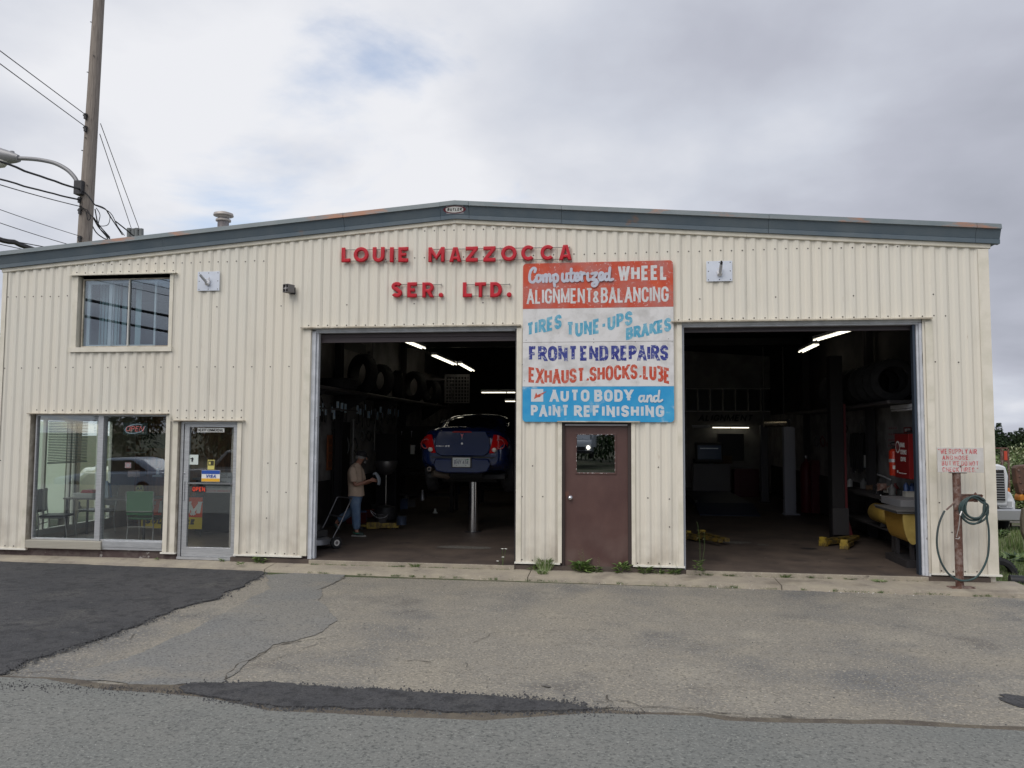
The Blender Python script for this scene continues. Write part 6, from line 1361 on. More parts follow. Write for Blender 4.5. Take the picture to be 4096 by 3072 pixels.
a, b_ = atx(3492, 1662, 4.95), atx(3500, 1895, 4.95); o = part('wall_conduit', lambda b: (b.tube([(0, 0, 0), (0, 0, a.z - b_.z)], .016, 8), b.tube([(0, 0, 0), (-.02, -.5, -.02), (-.02, -.9, -.06)], .016, 8)), WGREY, None, smooth=50); o.location = (4.96, a.y, b_.z); tag(o, 'white conduit running down the right bay wall', 'conduit')
p = atx(3440, 1800, 4.93); cabinet_ = thing('wall_rack', 'black hanging belt rack on the right wall', 'rack', (4.9, p.y, 1.25)); part('rack_board', lambda b: b.box((0, -.5, 0), (.08, .45, .72)), BLACK, cabinet_, bevel=.02); part('hanging_belts', lambda b: [b.tube([(-.03, -.4 + k * .13, .7), (-.05, -.38 + k * .13, .3), (-.03, -.4 + k * .13, .0 - .05 * (k % 3))], .02, 6) for k in range(7)], BELT, cabinet_)
# shelf and tyres upper right
RK2 = thing('tyre_rack', 'dark sagging tyre rack high on the right bay wall', 'rack', (4.7, 1.6, 2.44)); part('shelf', lambda b: b.box((-.35, 0, 0), (.3, 7.5, .05)), DARKM, RK2); part('rail', lambda b: b.tube([(-.36, 0, .02), (-.36, 3.7, -.02), (-.36, 7.5, .02)], .03, 8), mat('rail_grey_dark', (.12, .11, .11), .5, .4), RK2)
for k in range(9):
    make_tyre(['tyre nearest the door on the right overhead rack', 'second tyre on the right overhead rack', 'third tyre on the right overhead rack', 'fourth tyre on the right overhead rack', 'fifth tyre on the right overhead rack', 'sixth tyre on the right overhead rack', 'seventh tyre on the right overhead rack', 'eighth tyre on the right overhead rack', 'farthest tyre on the right overhead rack'][k], 'tyre', (4.62, 2.2 + k * .42, 2.49 + .36), .36, .22, math.radians(70 + random.uniform(-8, 8)), group='tyres on the right overhead rack')
p = fac(3672, 1575, 1.7); o = part('green_tag', lambda b: (b.box((-.06, 0, 0), (.06, .004, .06)), b.prism([(-.06, -.14), (-.02, -.15), (.0, .0), (-.05, .0)], 0, .004)), mat('tag_green_white', (.35, .60, .45), .6), None); o.location = p; tag(o, 'pale green tag hanging from the right tyre rack', 'tag')
# bench top clutter and yellow tanks
o = part('drawer_tray', lambda b: (b.box((-.3, 0, 0), (.25, .9, .11)), b.box((-.31, -.006, .01), (.25, -.001, .1))), mat('tray_grey', (.20, .20, .21), .5), None, bevel=.004); p = fac(3605, 2030, 1.15); o.location = (p.x + .30, 1.15, p.z + .0); tag(o, 'pale grey steel tray on top of the near end of the bench', 'tray')
tr = o.location
YT = thing('yellow_trough', 'yellow half-round steel trough with dark lid by the right jamb', 'tank', (4.5, .62, .30))
p0, p1 = fac(3615, 2055, .62), fac(3688, 2180, .62)
R_ = (p0.z - p1.z)
prof_h = [(.30 * math.cos(math.radians(a)), R_ * math.sin(math.radians(a))) for a in range(180, 361, 12)]
YT.location = (p0.x + .12, .62, p0.z)
part('trough', lambda b: b.prism([(x * .45, z) for x, z in prof_h], 0, .03), mat('trough_yellow', (.44, .33, .10), .6, col2=(.32, .23, .06), sc=5), YT); part('trough_side', lambda b: b.prism([(x * .43 + .03, z * .98) for x, z in prof_h], .03, .9), mat('trough_orange', (.32, .18, .03), .55), YT)
part('lid', lambda b: (b.box((-.22, -.03, .0), (.36, .95, .03)), b.box((-.24, -.05, .03), (.36, .95, .05))), mat('lid_dark_grey', (.09, .09, .09), .5), YT, bevel=.004)
part('stand', lambda b: (b.box((.0, .1, -YT.location.z), (.05, .16, -R_ * .8)), b.box((.0, .7, -YT.location.z), (.05, .76, -R_ * .8)), b.box((-.1, .0, -YT.location.z), (.3, .9, -YT.location.z + .1))), DARKM, YT)
a = fac(3558, 2062, 2.15); o = thing('air_tank', 'horizontal yellow air tank under the workbench', 'tank', (a.x, 2.15, a.z)); part('tank', lambda b: b.lathe([(0, -.12), (.10, -.09), (.15, -.03), (.16, .1), (.16, .6), (.1, .7), (0, .72)], (0, 0, 0), 'Y', 24), mat('tank_dull_yellow', (.26, .17, .03), .6), o, smooth=50); part('tank_foot', lambda b: b.box((-.1, .1, -.2), (.1, .14, -.14)), DARKM, o)
for i, (px, py, Y, r, h, m, lab) in enumerate([(3523, 1990, 2.6, .02, .09, WGREY, 'small pale can on the workbench'), (3672, 1990, 1.3, .035, .12, PAPER, 'white jar on the grey tray'), (3668, 2012, 1.25, .04, .08, CHROME, 'shiny fitting on the grey tray'), (3625, 1955, 2.0, .04, .2, TOOLM[3], 'blue bottle on the workbench under the cabinet'), (3650, 1960, 2.0, .05, .22, TOOLM[3], 'dark blue container under the cabinet right end'), (3400, 1935, 5, .05, .2, PAPER, 'pale bottle on the far end of the workbench')]):
    p = fac(px, py, Y); o = part('container', lambda b: b.lathe([(0, -h / 2), (r, -h / 2), (r, h * .3), (r * .5, h * .42), (r * .5, h / 2), (0, h / 2)], (0, 0, 0), 'Z', 14), m, None, smooth=40); o.location = p; tag(o, lab, 'container')
VS = thing('bench_vise', 'dark bench vise with reddish jaw on the right bay workbench', 'vise', (4.55, 2.9, .9)); part('vise_body', lambda b: (b.box((-.06, -.1, 0), (.06, .1, .1)), b.box((-.05, -.2, .1), (.05, .12, .17))), DARKM, VS, bevel=.01); part('vise_jaw', lambda b: (b.box((-.07, -.24, .08), (.07, -.18, .2)), b.tube([(-.1, -.3, .08), (.1, -.3, .16)], .01, 6), b.tube([(0, -.3, .12), (0, 0, .12)], .016, 8)), RUST, VS)

# ---- small workshop clutter, each a thing of its own
CLM = [mat('box_brown', (.16, .10, .06), .8), mat('box_grey', (.14, .14, .14), .7), mat('box_blue', (.03, .06, .14), .6), mat('box_dark_red', (.14, .02, .02), .6), mat('box_black', (.02, .02, .02), .6), mat('box_pale', (.34, .33, .30), .7)]
rc_ = random.Random(21)
ORD = 'nearest second third fourth fifth sixth seventh eighth ninth tenth eleventh twelfth'.split(); CNT = {}
def clutter(x, y, z, s_, m, kind, lab, grp):
    k_ = CNT.get(grp, 0); CNT[grp] = k_ + 1
    lab = m.name.split('_', 1)[1].replace('_', ' ') + [' lidded box', ' jug', ' hose loop'][kind] + ', ' + ORD[k_] + ' ' + lab
    if kind == 0: o = part('parts_box', lambda b: (b.box((-s_ / 2, -s_ * .4, 0), (s_ / 2, s_ * .4, s_ * .6)), b.box((-s_ * .52, -s_ * .42, s_ * .6), (s_ * .52, s_ * .42, s_ * .66))), m, None, bevel=.004); cat = 'box'
    elif kind == 1: o = part('oil_jug', lambda b: (b.lathe([(0, 0), (s_ * .3, 0), (s_ * .32, s_ * .6), (s_ * .12, s_ * .85), (s_ * .12, s_), (0, s_)], (0, 0, 0), 'Z', 14)), m, None, smooth=40); cat = 'jug'
    else: o = part('hanging_hose', lambda b: b.tube(smoothpath([(0, 0, 0), (.06, 0, -.2 * s_ * 4), (.02, 0, -.4 * s_ * 4), (-.05, 0, -.2 * s_ * 4), (0, 0, 0)], 5), .014, 6), m, None, smooth=50); cat = 'hose'
    o.location = (x, y, z); o.rotation_euler = (0, 0, rc_.uniform(-.5, .5)); tag(o, lab, cat, grp)
for k in range(11): clutter(4.82 + rc_.uniform(-.12, .05), 1.9 + k * .27, .902, rc_.uniform(.10, .22), rc_.choice(CLM), rc_.choice((0, 0, 1)), 'from the door on the right workbench', 'clutter on the right workbench')
for k in range(9): clutter(-5.55 + rc_.uniform(-.1, .25), 4.6 + k * .55, 0, rc_.uniform(.22, .42), rc_.choice(CLM), rc_.choice((0, 0, 1)), 'from the door at the foot of the left wall', 'clutter along the foot of the left wall')
for k in range(8): clutter(4.93, 4.4 + k * .6, 2.0 + rc_.uniform(-.2, .25), rc_.uniform(.12, .24), rc_.choice((CLM[4], CLM[3], CLM[1])), 2, 'from the door on the right wall', 'hoses hung on the right wall')
for k in range(7): clutter(-5.8, 4.9 + k * .5, 1.9 + rc_.uniform(-.2, .3), rc_.uniform(.12, .22), rc_.choice((CLM[4], CLM[1])), 2, 'from the door on the left wall', 'hoses hung on the left wall')
for k in range(10): clutter(2.0 + k * .3, 14.2, .95 + rc_.uniform(0, .05) if k in (2, 3, 4, 5) else 0, rc_.uniform(.2, .45), rc_.choice(CLM), rc_.choice((0, 0, 1)), 'from the left at the far wall', 'clutter at the far wall of the right bay')
for k in range(8): clutter(-4.2 + rc_.uniform(-.6, .9) + .1 * k, 7.4 + rc_.uniform(-.1, .3), .952, rc_.uniform(.1, .26), rc_.choice(CLM), rc_.choice((0, 1)), 'from the left on the bench behind the oil bowl', 'clutter on the left bay bench')
# ================================================================== OFFICE
LEG = mat('chair_leg_steel', (.40, .40, .38), .35, .7)
def chair(lab, loc, rz, m):
    t = thing('chair', lab, 'chair', loc, rz)
    # faces +Y
    part('seat', lambda b: b.box((-.22, -.2, .42), (.22, .22, .455)), m, t, bevel=.012)
    part('backrest', lambda b: b.prism([(-.215, .50), (.215, .50), (.235, .88), (.215, .90), (-.215, .90), (-.235, .88)], -.255, -.235), m, t, bevel=.006)
    for s_ in (-1, 1):
        part('leg', lambda b: b.tube(smoothpath([(s_ * .22, -.22, 0), (s_ * .215, -.19, .30), (s_ * .215, -.23, .55), (s_ * .235, -.26, .88)], 4), .011, 8), LEG, t, smooth=50)
        part('leg', lambda b: b.tube(smoothpath([(s_ * .23, .27, 0), (s_ * .22, .22, .38), (s_ * .215, .15, .41), (s_ * .215, -.18, .41)], 4), .011, 8), LEG, t, smooth=50)
    part('stretcher', lambda b: (b.tube([(-.215, -.215, .30), (.215, -.215, .30)], .009, 6), b.tube([(-.22, -.262, .56), (.22, -.262, .56)], .01, 6)), LEG, t)
    return t
gp = atz(600, 2160, .02)
chair('green vinyl chair with metal frame seen from behind in the shop window', (fac(590, 2100, 1.05).x, 1.0, .02), math.radians(8), mat('green_vinyl', (.03, .13, .045), .35))
chair('black metal chair facing right at the left end of the office', (fac(232, 2080, 1.1).x, 1.05, .02), math.radians(-72), mat('black_vinyl', (.02, .02, .022), .4))
chair('dark chair half hidden behind the office table', (fac(380, 2080, 2.0).x, 2.05, .02), math.radians(170), mat('black_vinyl', (.02, .02, .022), .4))
TB = thing('office_table', 'dark table with papers just inside the shop window', 'table', (fac(455, 2030, 1.5).x, 1.3, .02))
part('tabletop', lambda b: b.box((-.85, 0, .69), (.75, .65, .715)), mat('table_grey_top', (.14, .13, .12), .35), TB, bevel=.004)
for x, y in ((-.8, .04), (.7, .04), (-.8, .6), (.7, .6)): part('leg', lambda b: b.box((x - .015, y - .015, 0), (x + .015, y + .015, .69)), DARKM, TB)
tx = TB.location
pa = fac(345, 2010, 1.45)
o = part('paper_stack', lambda b: [b.box((-.22 + .01 * (k % 3), -.12 - .008 * (k % 2), k * .012), (.16 + .012 * (k % 2), .14, k * .012 + .010)) for k in range(7)], PAPER, None); o.location = (pa.x, 1.5, .735); tag(o, 'stack of white papers on the office table', 'papers')
o = part('red_folder', lambda b: b.prism([(-.13, 0), (.13, 0), (.09, .05), (-.08, .055)], -.1, .1), mat('folder_red', (.45, .04, .05), .5), None, bevel=.01); o.location = (pa.x + .03, 1.5, .82); tag(o, 'red folder lying on top of the paper stack', 'folder')
p = fac(417, 1990, 1.5); o = part('display_card', lambda b: (b.box((-.06, 0, 0), (.05, .02, .30)), b.prism([(.05, 0), (.085, 0), (.06, .26), (.05, .28)], -.01, .03)), mat('card_pale_blue', (.42, .50, .55), .5), None); o.location = (p.x, 1.5, .735); tag(o, 'pale blue display card standing on the office table by the mullion', 'card')
p = fac(435, 1985, 1.62); o = part('blue_folder', lambda b: b.prism([(0, 0), (.07, 0), (.04, .22), (0, .26)], 0, .02), mat('folder_blue', (.02, .12, .32), .5), None); o.location = (p.x, 1.6, .735); tag(o, 'bright blue folder leaning beside the display card', 'folder')
# counter, shelves, banner, yellow disc at the back
CT = thing('office_counter', 'dark service counter at the back of the office', 'counter', (-7.35, 2.55, .02))
part('counter_body', lambda b: b.box((-.62, .03, 0), (1.0, .6, .98)), mat('counter_dark', (.025, .024, .026), .5), CT); part('counter_top', lambda b: b.box((-.68, 0, .98), (1.0, .64, 1.02)), mat('counter_top', (.06, .055, .06), .3), CT)
RDB = mat('banner_red', (.72, .085, .02), .5); YLB = mat('banner_yellow', (.66, .50, .03), .5)
BN = thing('red_banner', 'orange-red and yellow parts banner hanging inside between window and entrance door', 'banner', (fac(570, 2000, 1.9).x, 1.95, .02))
b0 = fac(568, 1986, 1.95); b1 = fac(807, 2117, 1.95); wB = b1.x - b0.x; zT = b0.z - .02; zB_ = b1.z - .02; hB = zT - zB_
BN.location.x = b0.x
part('banner_cloth', lambda b: b.box((0, 0, zB_ + hB * .375), (wB, .004, zT)), RDB, BN); part('banner_cloth', lambda b: b.box((0, 0, zB_), (wB, .004, zB_ + hB * .372)), YLB, BN)
bb = MB(); lettering(bb, 'FRAM', .08, wB - .045, hB * .44, .075, lambda x, v, l: (x, -.002 - l * .0005, zB_ + hB * .43 + v * hB * .44), slant=.15, gap=.12); bb.build('lettering', INKW, BN, fixn=False)
bb = MB(); lettering(bb, 'SOLD HERE', .08, wB - .14, hB * .17, .030, lambda x, v, l: (x, -.002 - l * .0005, zB_ + hB * .14 + v * hB * .17), slant=.2, gap=.15); bb.build('lettering', INKB, BN, fixn=False)
part('support_rod', lambda b: (b.box((-.03, .006, zT), (wB + .03, .02, zT + .02)), b.box((.02, .006, 0), (.04, .02, zT)), b.box((wB - .04, .006, 0), (wB - .02, .02, zT))), DARKM, BN)
dc = fac(560, 1957, 2.5); o = part('round_yellow_sign', lambda b: (b.lathe([(0, -.012), (.085, -.010), (.085, 0)], (0, 0, 0), 'Y', 28)), mat('disc_yellow', (.42, .40, .12), .5), None); o.location = dc; tag(o, 'round dull yellow warning disc standing behind the window on the counter', 'sign')
part('disc_symbol', lambda b: (b.prism([(-.06, -.01), (-.01, .01), (-.035, .055)], -.016, -.0135), b.prism([(.06, -.01), (.01, .01), (.03, .055)], -.016, -.0135), b.lathe([(0, -.016), (.012, -.0135)], (0, 0, 0), 'Y', 10)), INKB, o)
for k, (py, lab) in enumerate([(1745, 'upper pale shelf on the office back wall'), (1812, 'lower pale shelf on the office back wall')]):
    p = fac(478, py, 3.3); s_ = thing('wall_shelf', lab, 'shelf', (p.x, 3.3, p.z)); part('shelf', lambda b: b.box((-.1, 0, 0), (.42, .28, .02)), WGREY, s_); part('bracket', lambda b: b.box((-.02, .02, -.12), (0, .28, 0)), DARKM, s_)
for k in range(6):
    p = fac(560 + k * 16, 1770, 3.35); o = part('hanging_part_packet', lambda b: (b.box((-.05, 0, -.16), (.05, .03, .14))), [IDARK, DARKM, BLACK][k % 3], None); o.location = (p.x, 3.45, 1.75); tag(o, ['first', 'second', 'third', 'fourth', 'fifth', 'sixth'][k] + ' dark packet from the left hanging on the office back wall', 'packet', 'dark packets hanging on the office back wall')
p = fac(482, 1800, 3.2); o = part('box_stack', lambda b: (b.box((-.08, 0, 0), (.1, .15, .07)), b.box((-.06, 0, .075), (.08, .14, .12))), mat('box_red_white', (.45, .25, .22), .6), None); o.location = (p.x + .02, 3.3, fac(478, 1812, 3.3).z + .025); tag(o, 'small red and white boxes on the lower office shelf', 'box')
p = fac(625, 1975, 2.6); o = part('desk_phone', lambda b: (b.box((-.1, 0, 0), (.1, .15, .04)), b.box((-.03, .02, .04), (.03, .05, .17))), WGREY, None, bevel=.01); o.location = (p.x, 2.6, 1.045); tag(o, 'pale desk phone on the office counter', 'phone')
p = fac(525, 1965, 2.6); o = part('file_box', lambda b: (b.box((-.12, 0, 0), (.06, .2, .12)), b.box((.065, 0, 0), (.13, .2, .12))), mat('file_pinkish', (.42, .30, .28), .6), None); o.location = (p.x, 2.65, 1.045); tag(o, 'pale and pink file boxes on the office counter', 'box')
# OPEN sign
oc = fac(541, 1716, .28); NS = thing('open_sign', 'neon-style OPEN sign with red letters hanging in the shop window', 'sign', oc)
part('backing', lambda b: b.box((-.21, 0, -.09), (.21, .015, .10)), mat('neon_backing', (.05, .075, .075), .4), NS)
NR = mat('neon_red', (.6, .2, .2), .4, emit=(1.0, .22, .20), es=.35); NBL = mat('neon_blue', (.5, .55, .6), .4, emit=(.6, .8, 1.0), es=.2)
bb = MB(); lettering(bb, 'OPEN', -.16, .145, .085, .008, lambda x, v, l: (x, -.012 - l * .001, -.038 + v * .085), slant=.25, gap=.12); bb.build('neon_lettering', NR, NS, fixn=False)
part('neon_ring', lambda b: b.tube([(.17 * math.cos(math.radians(a)) - .005, -.008, .072 * math.sin(math.radians(a)) + .004 + .02 * math.cos(math.radians(a))) for a in range(40, 365, 12)] + [(.185, -.008, .045)], .0045, 6), NBL, NS)
# blinds in side window
BLD = thing('window_blind', 'half-lowered horizontal blind in the office side window', 'blind', (-9.86, 1.0, 0))
for k in range(26):
    z = 2.10 - k * .0285
    part('slat', lambda b: b.box((-.012, 0, z - .010), (.012, 1.02, z - .0085), rot=(0, -.65, 0)), mat('slat_blue_grey', (.05, .09, .14), .4), BLD)
part('bottom_rail', lambda b: b.box((-.012, 0, 2.1 - 26 * .0285 - .012), (.012, 1.02, 2.1 - 26 * .0285 + .006)), mat('rail_blind', (.2, .27, .33), .4), BLD); part('head_rail', lambda b: b.box((-.02, 0, 2.11), (.03, 1.02, 2.14)), WGREY, BLD)
q = fac(500, 1850, .055); r = fac(524, 1872, .055); o = part('window_sticker', lambda b: (b.box((q.x, .055, r.z), (r.x, .057, q.z))), mat('no_smoking_pale', (.26, .24, .25), .6), None); tag(o, 'faded round no-smoking sticker on the right shop window pane', 'sticker')
part('sticker_ring', lambda b: b.lathe([(.036, .0545), (.045, .0545), (.045, .0535), (.036, .0535), (.036, .0545)], ((q.x + r.x) / 2, 0, (q.z + r.z) / 2), 'Y', 20), mat('ring_red_faded', (.3, .12, .12), .6), o)

# ================================================================== THE MECHANIC
SKIN = mat('skin', (.36, .17, .115), .5, col2=(.40, .20, .14), sc=9)
SHIRT = mat('tan_tshirt', (.66, .50, .38), .85, col2=(.56, .42, .31), sc=4, bump=.008, bsc=7, extra=[((.22, .15, .11), 4, .63, .74, 5)])
JEANS = mat('blue_jeans', (.10, .17, .29), .85, col2=(.18, .26, .38), sc=5, lo=.4, hi=.65, bump=.008, bsc=11)
HAIRM = mat('grey_hair', (.26, .25, .24), .8)
def skin(name, joints, edges, m, par, root=0, sub=1):
    me = bpy.data.meshes.new(name); me.from_pydata([j[0] for j in joints], edges, []); me.materials.append(m)
    o = bpy.data.objects.new(name, me); COL.objects.link(o); o.parent = par
    sm = o.modifiers.new('skin', 'SKIN'); sm.use_smooth_shade = True
    for d, j in zip(me.skin_vertices[0].data, joints):
        r = j[1]; d.radius = r if isinstance(r, tuple) else (r, r)
    me.skin_vertices[0].data[root].use_root = True
    sb = o.modifiers.new('sub', 'SUBSURF'); sb.levels = sb.render_levels = sub + 1; return o
mp = atz(1432, 2140, 0)
MAN = thing('person', 'man in tan t-shirt, blue jeans and dark cap walking past, looking down at his hands', 'person', (mp.x - .02, 2.72, 0))
# faces +X; scale by height 1.66
Hh = 1.0
J = [((0, 0, .86), (.14, .13)), ((-.015, 0, 1.02), (.10, .12)), ((-.03, 0, 1.2), (.09, .12)), ((-.03, 0, 1.32), (.075, .10)), ((.02, 0, 1.43), (.055, .055)), ((.075, 0, 1.50), (.065, .06)), ((.115, 0, 1.57), (.085, .07)), ((.125, 0, 1.635), (.06, .055)),
     ((-.01, -.09, .84), .085), ((.03, -.10, .47), .055), ((.05, -.10, .12), .042), ((.06, -.10, .07), .04), ((.18, -.11, .03), .03),
     ((-.03, .09, .84), .085), ((-.06, .10, .50), .058), ((-.40, .11, .28), .042), ((-.46, .11, .22), .036), ((-.38, .11, .13), .03),
     ((-.02, -.18, 1.29), .048), ((.03, -.235, 1.07), .045), ((.05, -.24, 1.01), .04), ((.20, -.16, 1.06), .034), ((.28, -.11, 1.10), .024), ((.335, -.09, 1.11), (.022, .032)),
     ((-.02, .18, 1.29), .048), ((.04, .23, 1.07), .045), ((.06, .235, 1.01), .04), ((.21, .14, 1.05), .034), ((.30, .08, 1.085), .024), ((.35, .06, 1.09), (.022, .032))]
Ed = [(0, 1), (1, 2), (2, 3), (3, 4), (4, 5), (5, 6), (6, 7), (0, 8), (8, 9), (9, 10), (10, 11), (11, 12), (0, 13), (13, 14), (14, 15), (15, 16), (16, 17), (3, 18), (18, 19), (19, 20), (20, 21), (21, 22), (22, 23), (3, 24), (24, 25), (25, 26), (26, 27), (27, 28), (28, 29)]
n0 = len(J)
for hb_, sgn in ((23, -1), (29, 1)):       # fingers and thumb
    hx_, hy_, hz_ = J[hb_][0]
    for k, ln in enumerate((.052, .060, .055, .042)):
        b0_ = len(J); oy = (k - 1.5) * .017
        J += [((hx_ + .025, hy_ + .002 * sgn, hz_ + oy), .0095), ((hx_ + .03 + ln * .5, hy_ - .004 * sgn, hz_ + oy + .002), .0088), ((hx_ + .03 + ln * .8, hy_ - .028 * sgn, hz_ + oy), .0075)]
        Ed += [(hb_, b0_), (b0_, b0_ + 1), (b0_ + 1, b0_ + 2)]
    b0_ = len(J); J += [((hx_ - .005, hy_ - .02 * sgn, hz_ + .03), .011), ((hx_ + .025, hy_ - .045 * sgn, hz_ + .045), .009)]; Ed += [(hb_, b0_), (b0_, b0_ + 1)]
MAN.scale = (.94, .94, .94)
skin('body', J, Ed, SKIN, MAN)
def shirt(b):
    rows = [(.79, -.005, .155, .205), (.86, -.005, .15, .20), (.95, -.012, .15, .197), (1.05, -.02, .150, .198), (1.15, -.028, .150, .205), (1.24, -.034, .148, .213), (1.31, -.032, .135, .212), (1.36, -.024, .112, .185), (1.40, -.010, .088, .135), (1.43, .004, .068, .082), (1.445, .010, .062, .066)]
    n0_ = len(b.v); K = 36
    for z, cx_, rx, ry in rows:
        for k in range(K):
            a = 2 * PI * k / K; w = 1 + .055 * mn.noise(Vector((math.cos(a) * 2.2, math.sin(a) * 2.2, z * 3.2))) + .03 * mn.noise(Vector((math.cos(a) * 6, math.sin(a) * 6, z * 5 + 4))) * (1.4 if z < 1.2 else .6)
            b.v.append((cx_ + rx * math.cos(a) * w, ry * math.sin(a) * w, z + .008 * math.sin(3 * a) * (z < .85)))
    for i in range(len(rows) - 1):
        for k in range(K): b.f.append((n0_ + i * K + k, n0_ + i * K + (k + 1) % K, n0_ + (i + 1) * K + (k + 1) % K, n0_ + (i + 1) * K + k)); b.mi.append(0)
    for s_ in (-1, 1):
        P = smoothpath([(-.03, s_ * .13, 1.345), (-.02, s_ * .19, 1.315), (.0, s_ * .228, 1.23), (.022, s_ * .242, 1.14), (.035, s_ * .247, 1.075)], 3)
        b.tube(P, [.060 + .022 * min(1, i / 5) + (.004 if i % 2 else -.003) for i in range(len(P))], 16)
o = part('tshirt', shirt, SHIRT, MAN, smooth=80)
sb_ = o.modifiers.new('sub', 'SUBSURF'); sb_.levels = sb_.render_levels = 1
skin('jeans', [((-.01, 0, .90), (.155, .165)), ((-.015, 0, .82), (.16, .16)), ((.0, -.085, .74), (.125, .11)), ((.03, -.10, .47), .102), ((.045, -.10, .28), .092), ((.05, -.10, .105), .085), ((-.02, .085, .74), (.125, .11)), ((-.06, .10, .52), .10), ((-.22, .105, .40), .088), ((-.41, .11, .27), .082)],
     [(0, 1), (1, 2), (2, 3), (3, 4), (4, 5), (1, 6), (6, 7), (7, 8), (8, 9)], JEANS, MAN, root=1)
for s_, (q0, q1, q2) in enumerate((((.02, -.10, .055), (.10, -.105, .05), (.21, -.11, .035)), ((-.475, .11, .235), (-.44, .11, .165), (-.36, .11, .095)))):
    sh_ = skin('shoe', [(q0, (.05, .042)), (q1, (.052, .045)), (q2, (.038, .036))], [(0, 1), (1, 2)], mat('shoe_dark', (.03, .05, .045), .6), MAN)
    if s_ == 0: part('sole', lambda b: b.prism([(-.04, -.145), (.0, -.15), (.12, -.155), (.22, -.15), (.25, -.11), (.22, -.07), (.12, -.065), (.0, -.06), (-.04, -.07), (-.05, -.11)], 0.0, .022, 'XY'), mat('shoe_sole_grey', (.32, .32, .30), .7), sh_)
    if s_ == 0: part('shoe_stripe', lambda b: b.tube([(.0, -.152, .08), (.06, -.156, .06), (.12, -.157, .07)], .005, 6), mat('stripe_green', (.05, .35, .22), .5), sh_)
part('hair', lambda b: b.lathe([(.098, -.035), (.100, .0), (.096, .02), (.085, .02), (.08, -.035), (.098, -.035)], (.075, 0, 1.565), 'Z', 20), HAIRM, MAN, smooth=60)
cp = part('cap', lambda b: (b.lathe([(.104, -.01), (.106, .02), (.095, .06), (.06, .085), (0, .092)], (.085, 0, 1.60), 'Z', 24), b.prism([(.14, -.075), (.21, -.06), (.245, 0), (.21, .06), (.14, .075)], 1.585, 1.597, 'XY')), mat('cap_black', (.02, .018, .02), .8), MAN, smooth=40)
cp.rotation_euler = (0, math.radians(10), 0); cp.location = (-.27, 0, .035)
part('ear', lambda b: b.lathe([(0, -.012), (.014, -.010), (.020, 0)], (.075, -.088, 1.545), 'Y', 10), SKIN, MAN, smooth=60)
part('nose', lambda b: b.prism([(.185, 1.565), (.205, 1.535), (.225, 1.515), (.19, 1.51)], -.010, .010), SKIN, MAN, bevel=.004)
part('goatee', lambda b: b.tube([(.165, -.02, 1.465), (.175, 0, 1.455), (.165, .02, 1.465)], [.017, .021, .017], 8), HAIRM, MAN, smooth=60)
part('eye', lambda b: b.lathe([(0, -.004), (.007, 0)], (.185, -.045, 1.56), 'Y', 8), INKB, MAN)
o = part('rag', lambda b: (b.tube(smoothpath([(-.05, .0, .06), (.0, -.01, .09), (.05, 0, .02), (.07, .01, -.06), (.06, 0, -.13)], 3), [.015, .025, .025, .03, .03, .035, .04, .04, .04, .035, .035, .035, .03], 10, flat=.5)), mat('rag_pale_blue', (.26, .29, .32), .8, col2=(.22, .25, .28), sc=20, bump=.01, bsc=30), None, smooth=60)
o.location = (MAN.location.x + .38, 2.68, 1.08); tag(o, 'crumpled pale cloth held in the man\'s hands', 'cloth')

# ================================================================== VEGETATION
LEAF = [mat('leaf_dark', (.030, .062, .016), .55), mat('leaf_mid', (.075, .135, .032), .55), mat('leaf_light', (.16, .23, .07), .55), mat('leaf_pale', (.30, .33, .19), .6), mat('leaf_olive', (.13, .145, .06), .6), mat('conifer', (.04, .065, .03), .8)]
for m in LEAF:
    m.node_tree.nodes['Principled BSDF'].inputs['Subsurface Weight'].default_value = 0
STEMM = mat('stem', (.10, .085, .04), .8)
def leaf(b, c, d, up, L_, w, m):
    d = d.normalized(); s_ = d.cross(up); s_ = s_.normalized() if s_.length > .01 else d.orthogonal().normalized(); n = s_.cross(d)
    p0, p1, p2, p3 = c, c + d * L_ * .45 + s_ * w / 2 + n * L_ * .06, c + d * L_ - n * L_ * .15, c + d * L_ * .45 - s_ * w / 2 + n * L_ * .06
    b.face([p0, p1, p2, p3], m)
def weed(lab, x, y, z, r, h, n, seed, mi=(1, 2), stalk=0, broad=.35, name='weed'):
    rnd = random.Random(seed); b = MB()
    for k in range(n):
        a = rnd.uniform(0, 2 * PI); hh = rnd.uniform(.0, h); rr_ = rnd.uniform(0, r * .5)
        c = Vector((rr_ * math.cos(a), rr_ * math.sin(a) * .6, hh * .7)); d = Vector((math.cos(a), math.sin(a), rnd.uniform(.1, .9)))
        leaf(b, c, d, Vector((0, 0, 1)), rnd.uniform(.4, 1) * r, rnd.uniform(.6, 1) * r * broad, rnd.choice(mi))
    for k in range(stalk):
        a = rnd.uniform(-.4, .4); t = Vector((a * .4, -.02, 1)).normalized(); L_ = h * rnd.uniform(1.6, 3.2); pts = [t * L_ * u + Vector((.03 * math.sin(u * 3), 0, 0)) for u in (0, .3, .6, 1)]
        b.m = 1; b.tube(pts, [.003, .0025, .002, .0012], 4); 
        for u in (.5, .7, .85, 1): leaf(b, t * L_ * u, Vector((rnd.uniform(-1, 1), -.4, .6)), Vector((0, 0, 1)), .02, .012, 3)
    o = b.build(name, LEAF, None, fixn=False); o.location = (x, y, z); tag(o, lab, 'weed'); return o
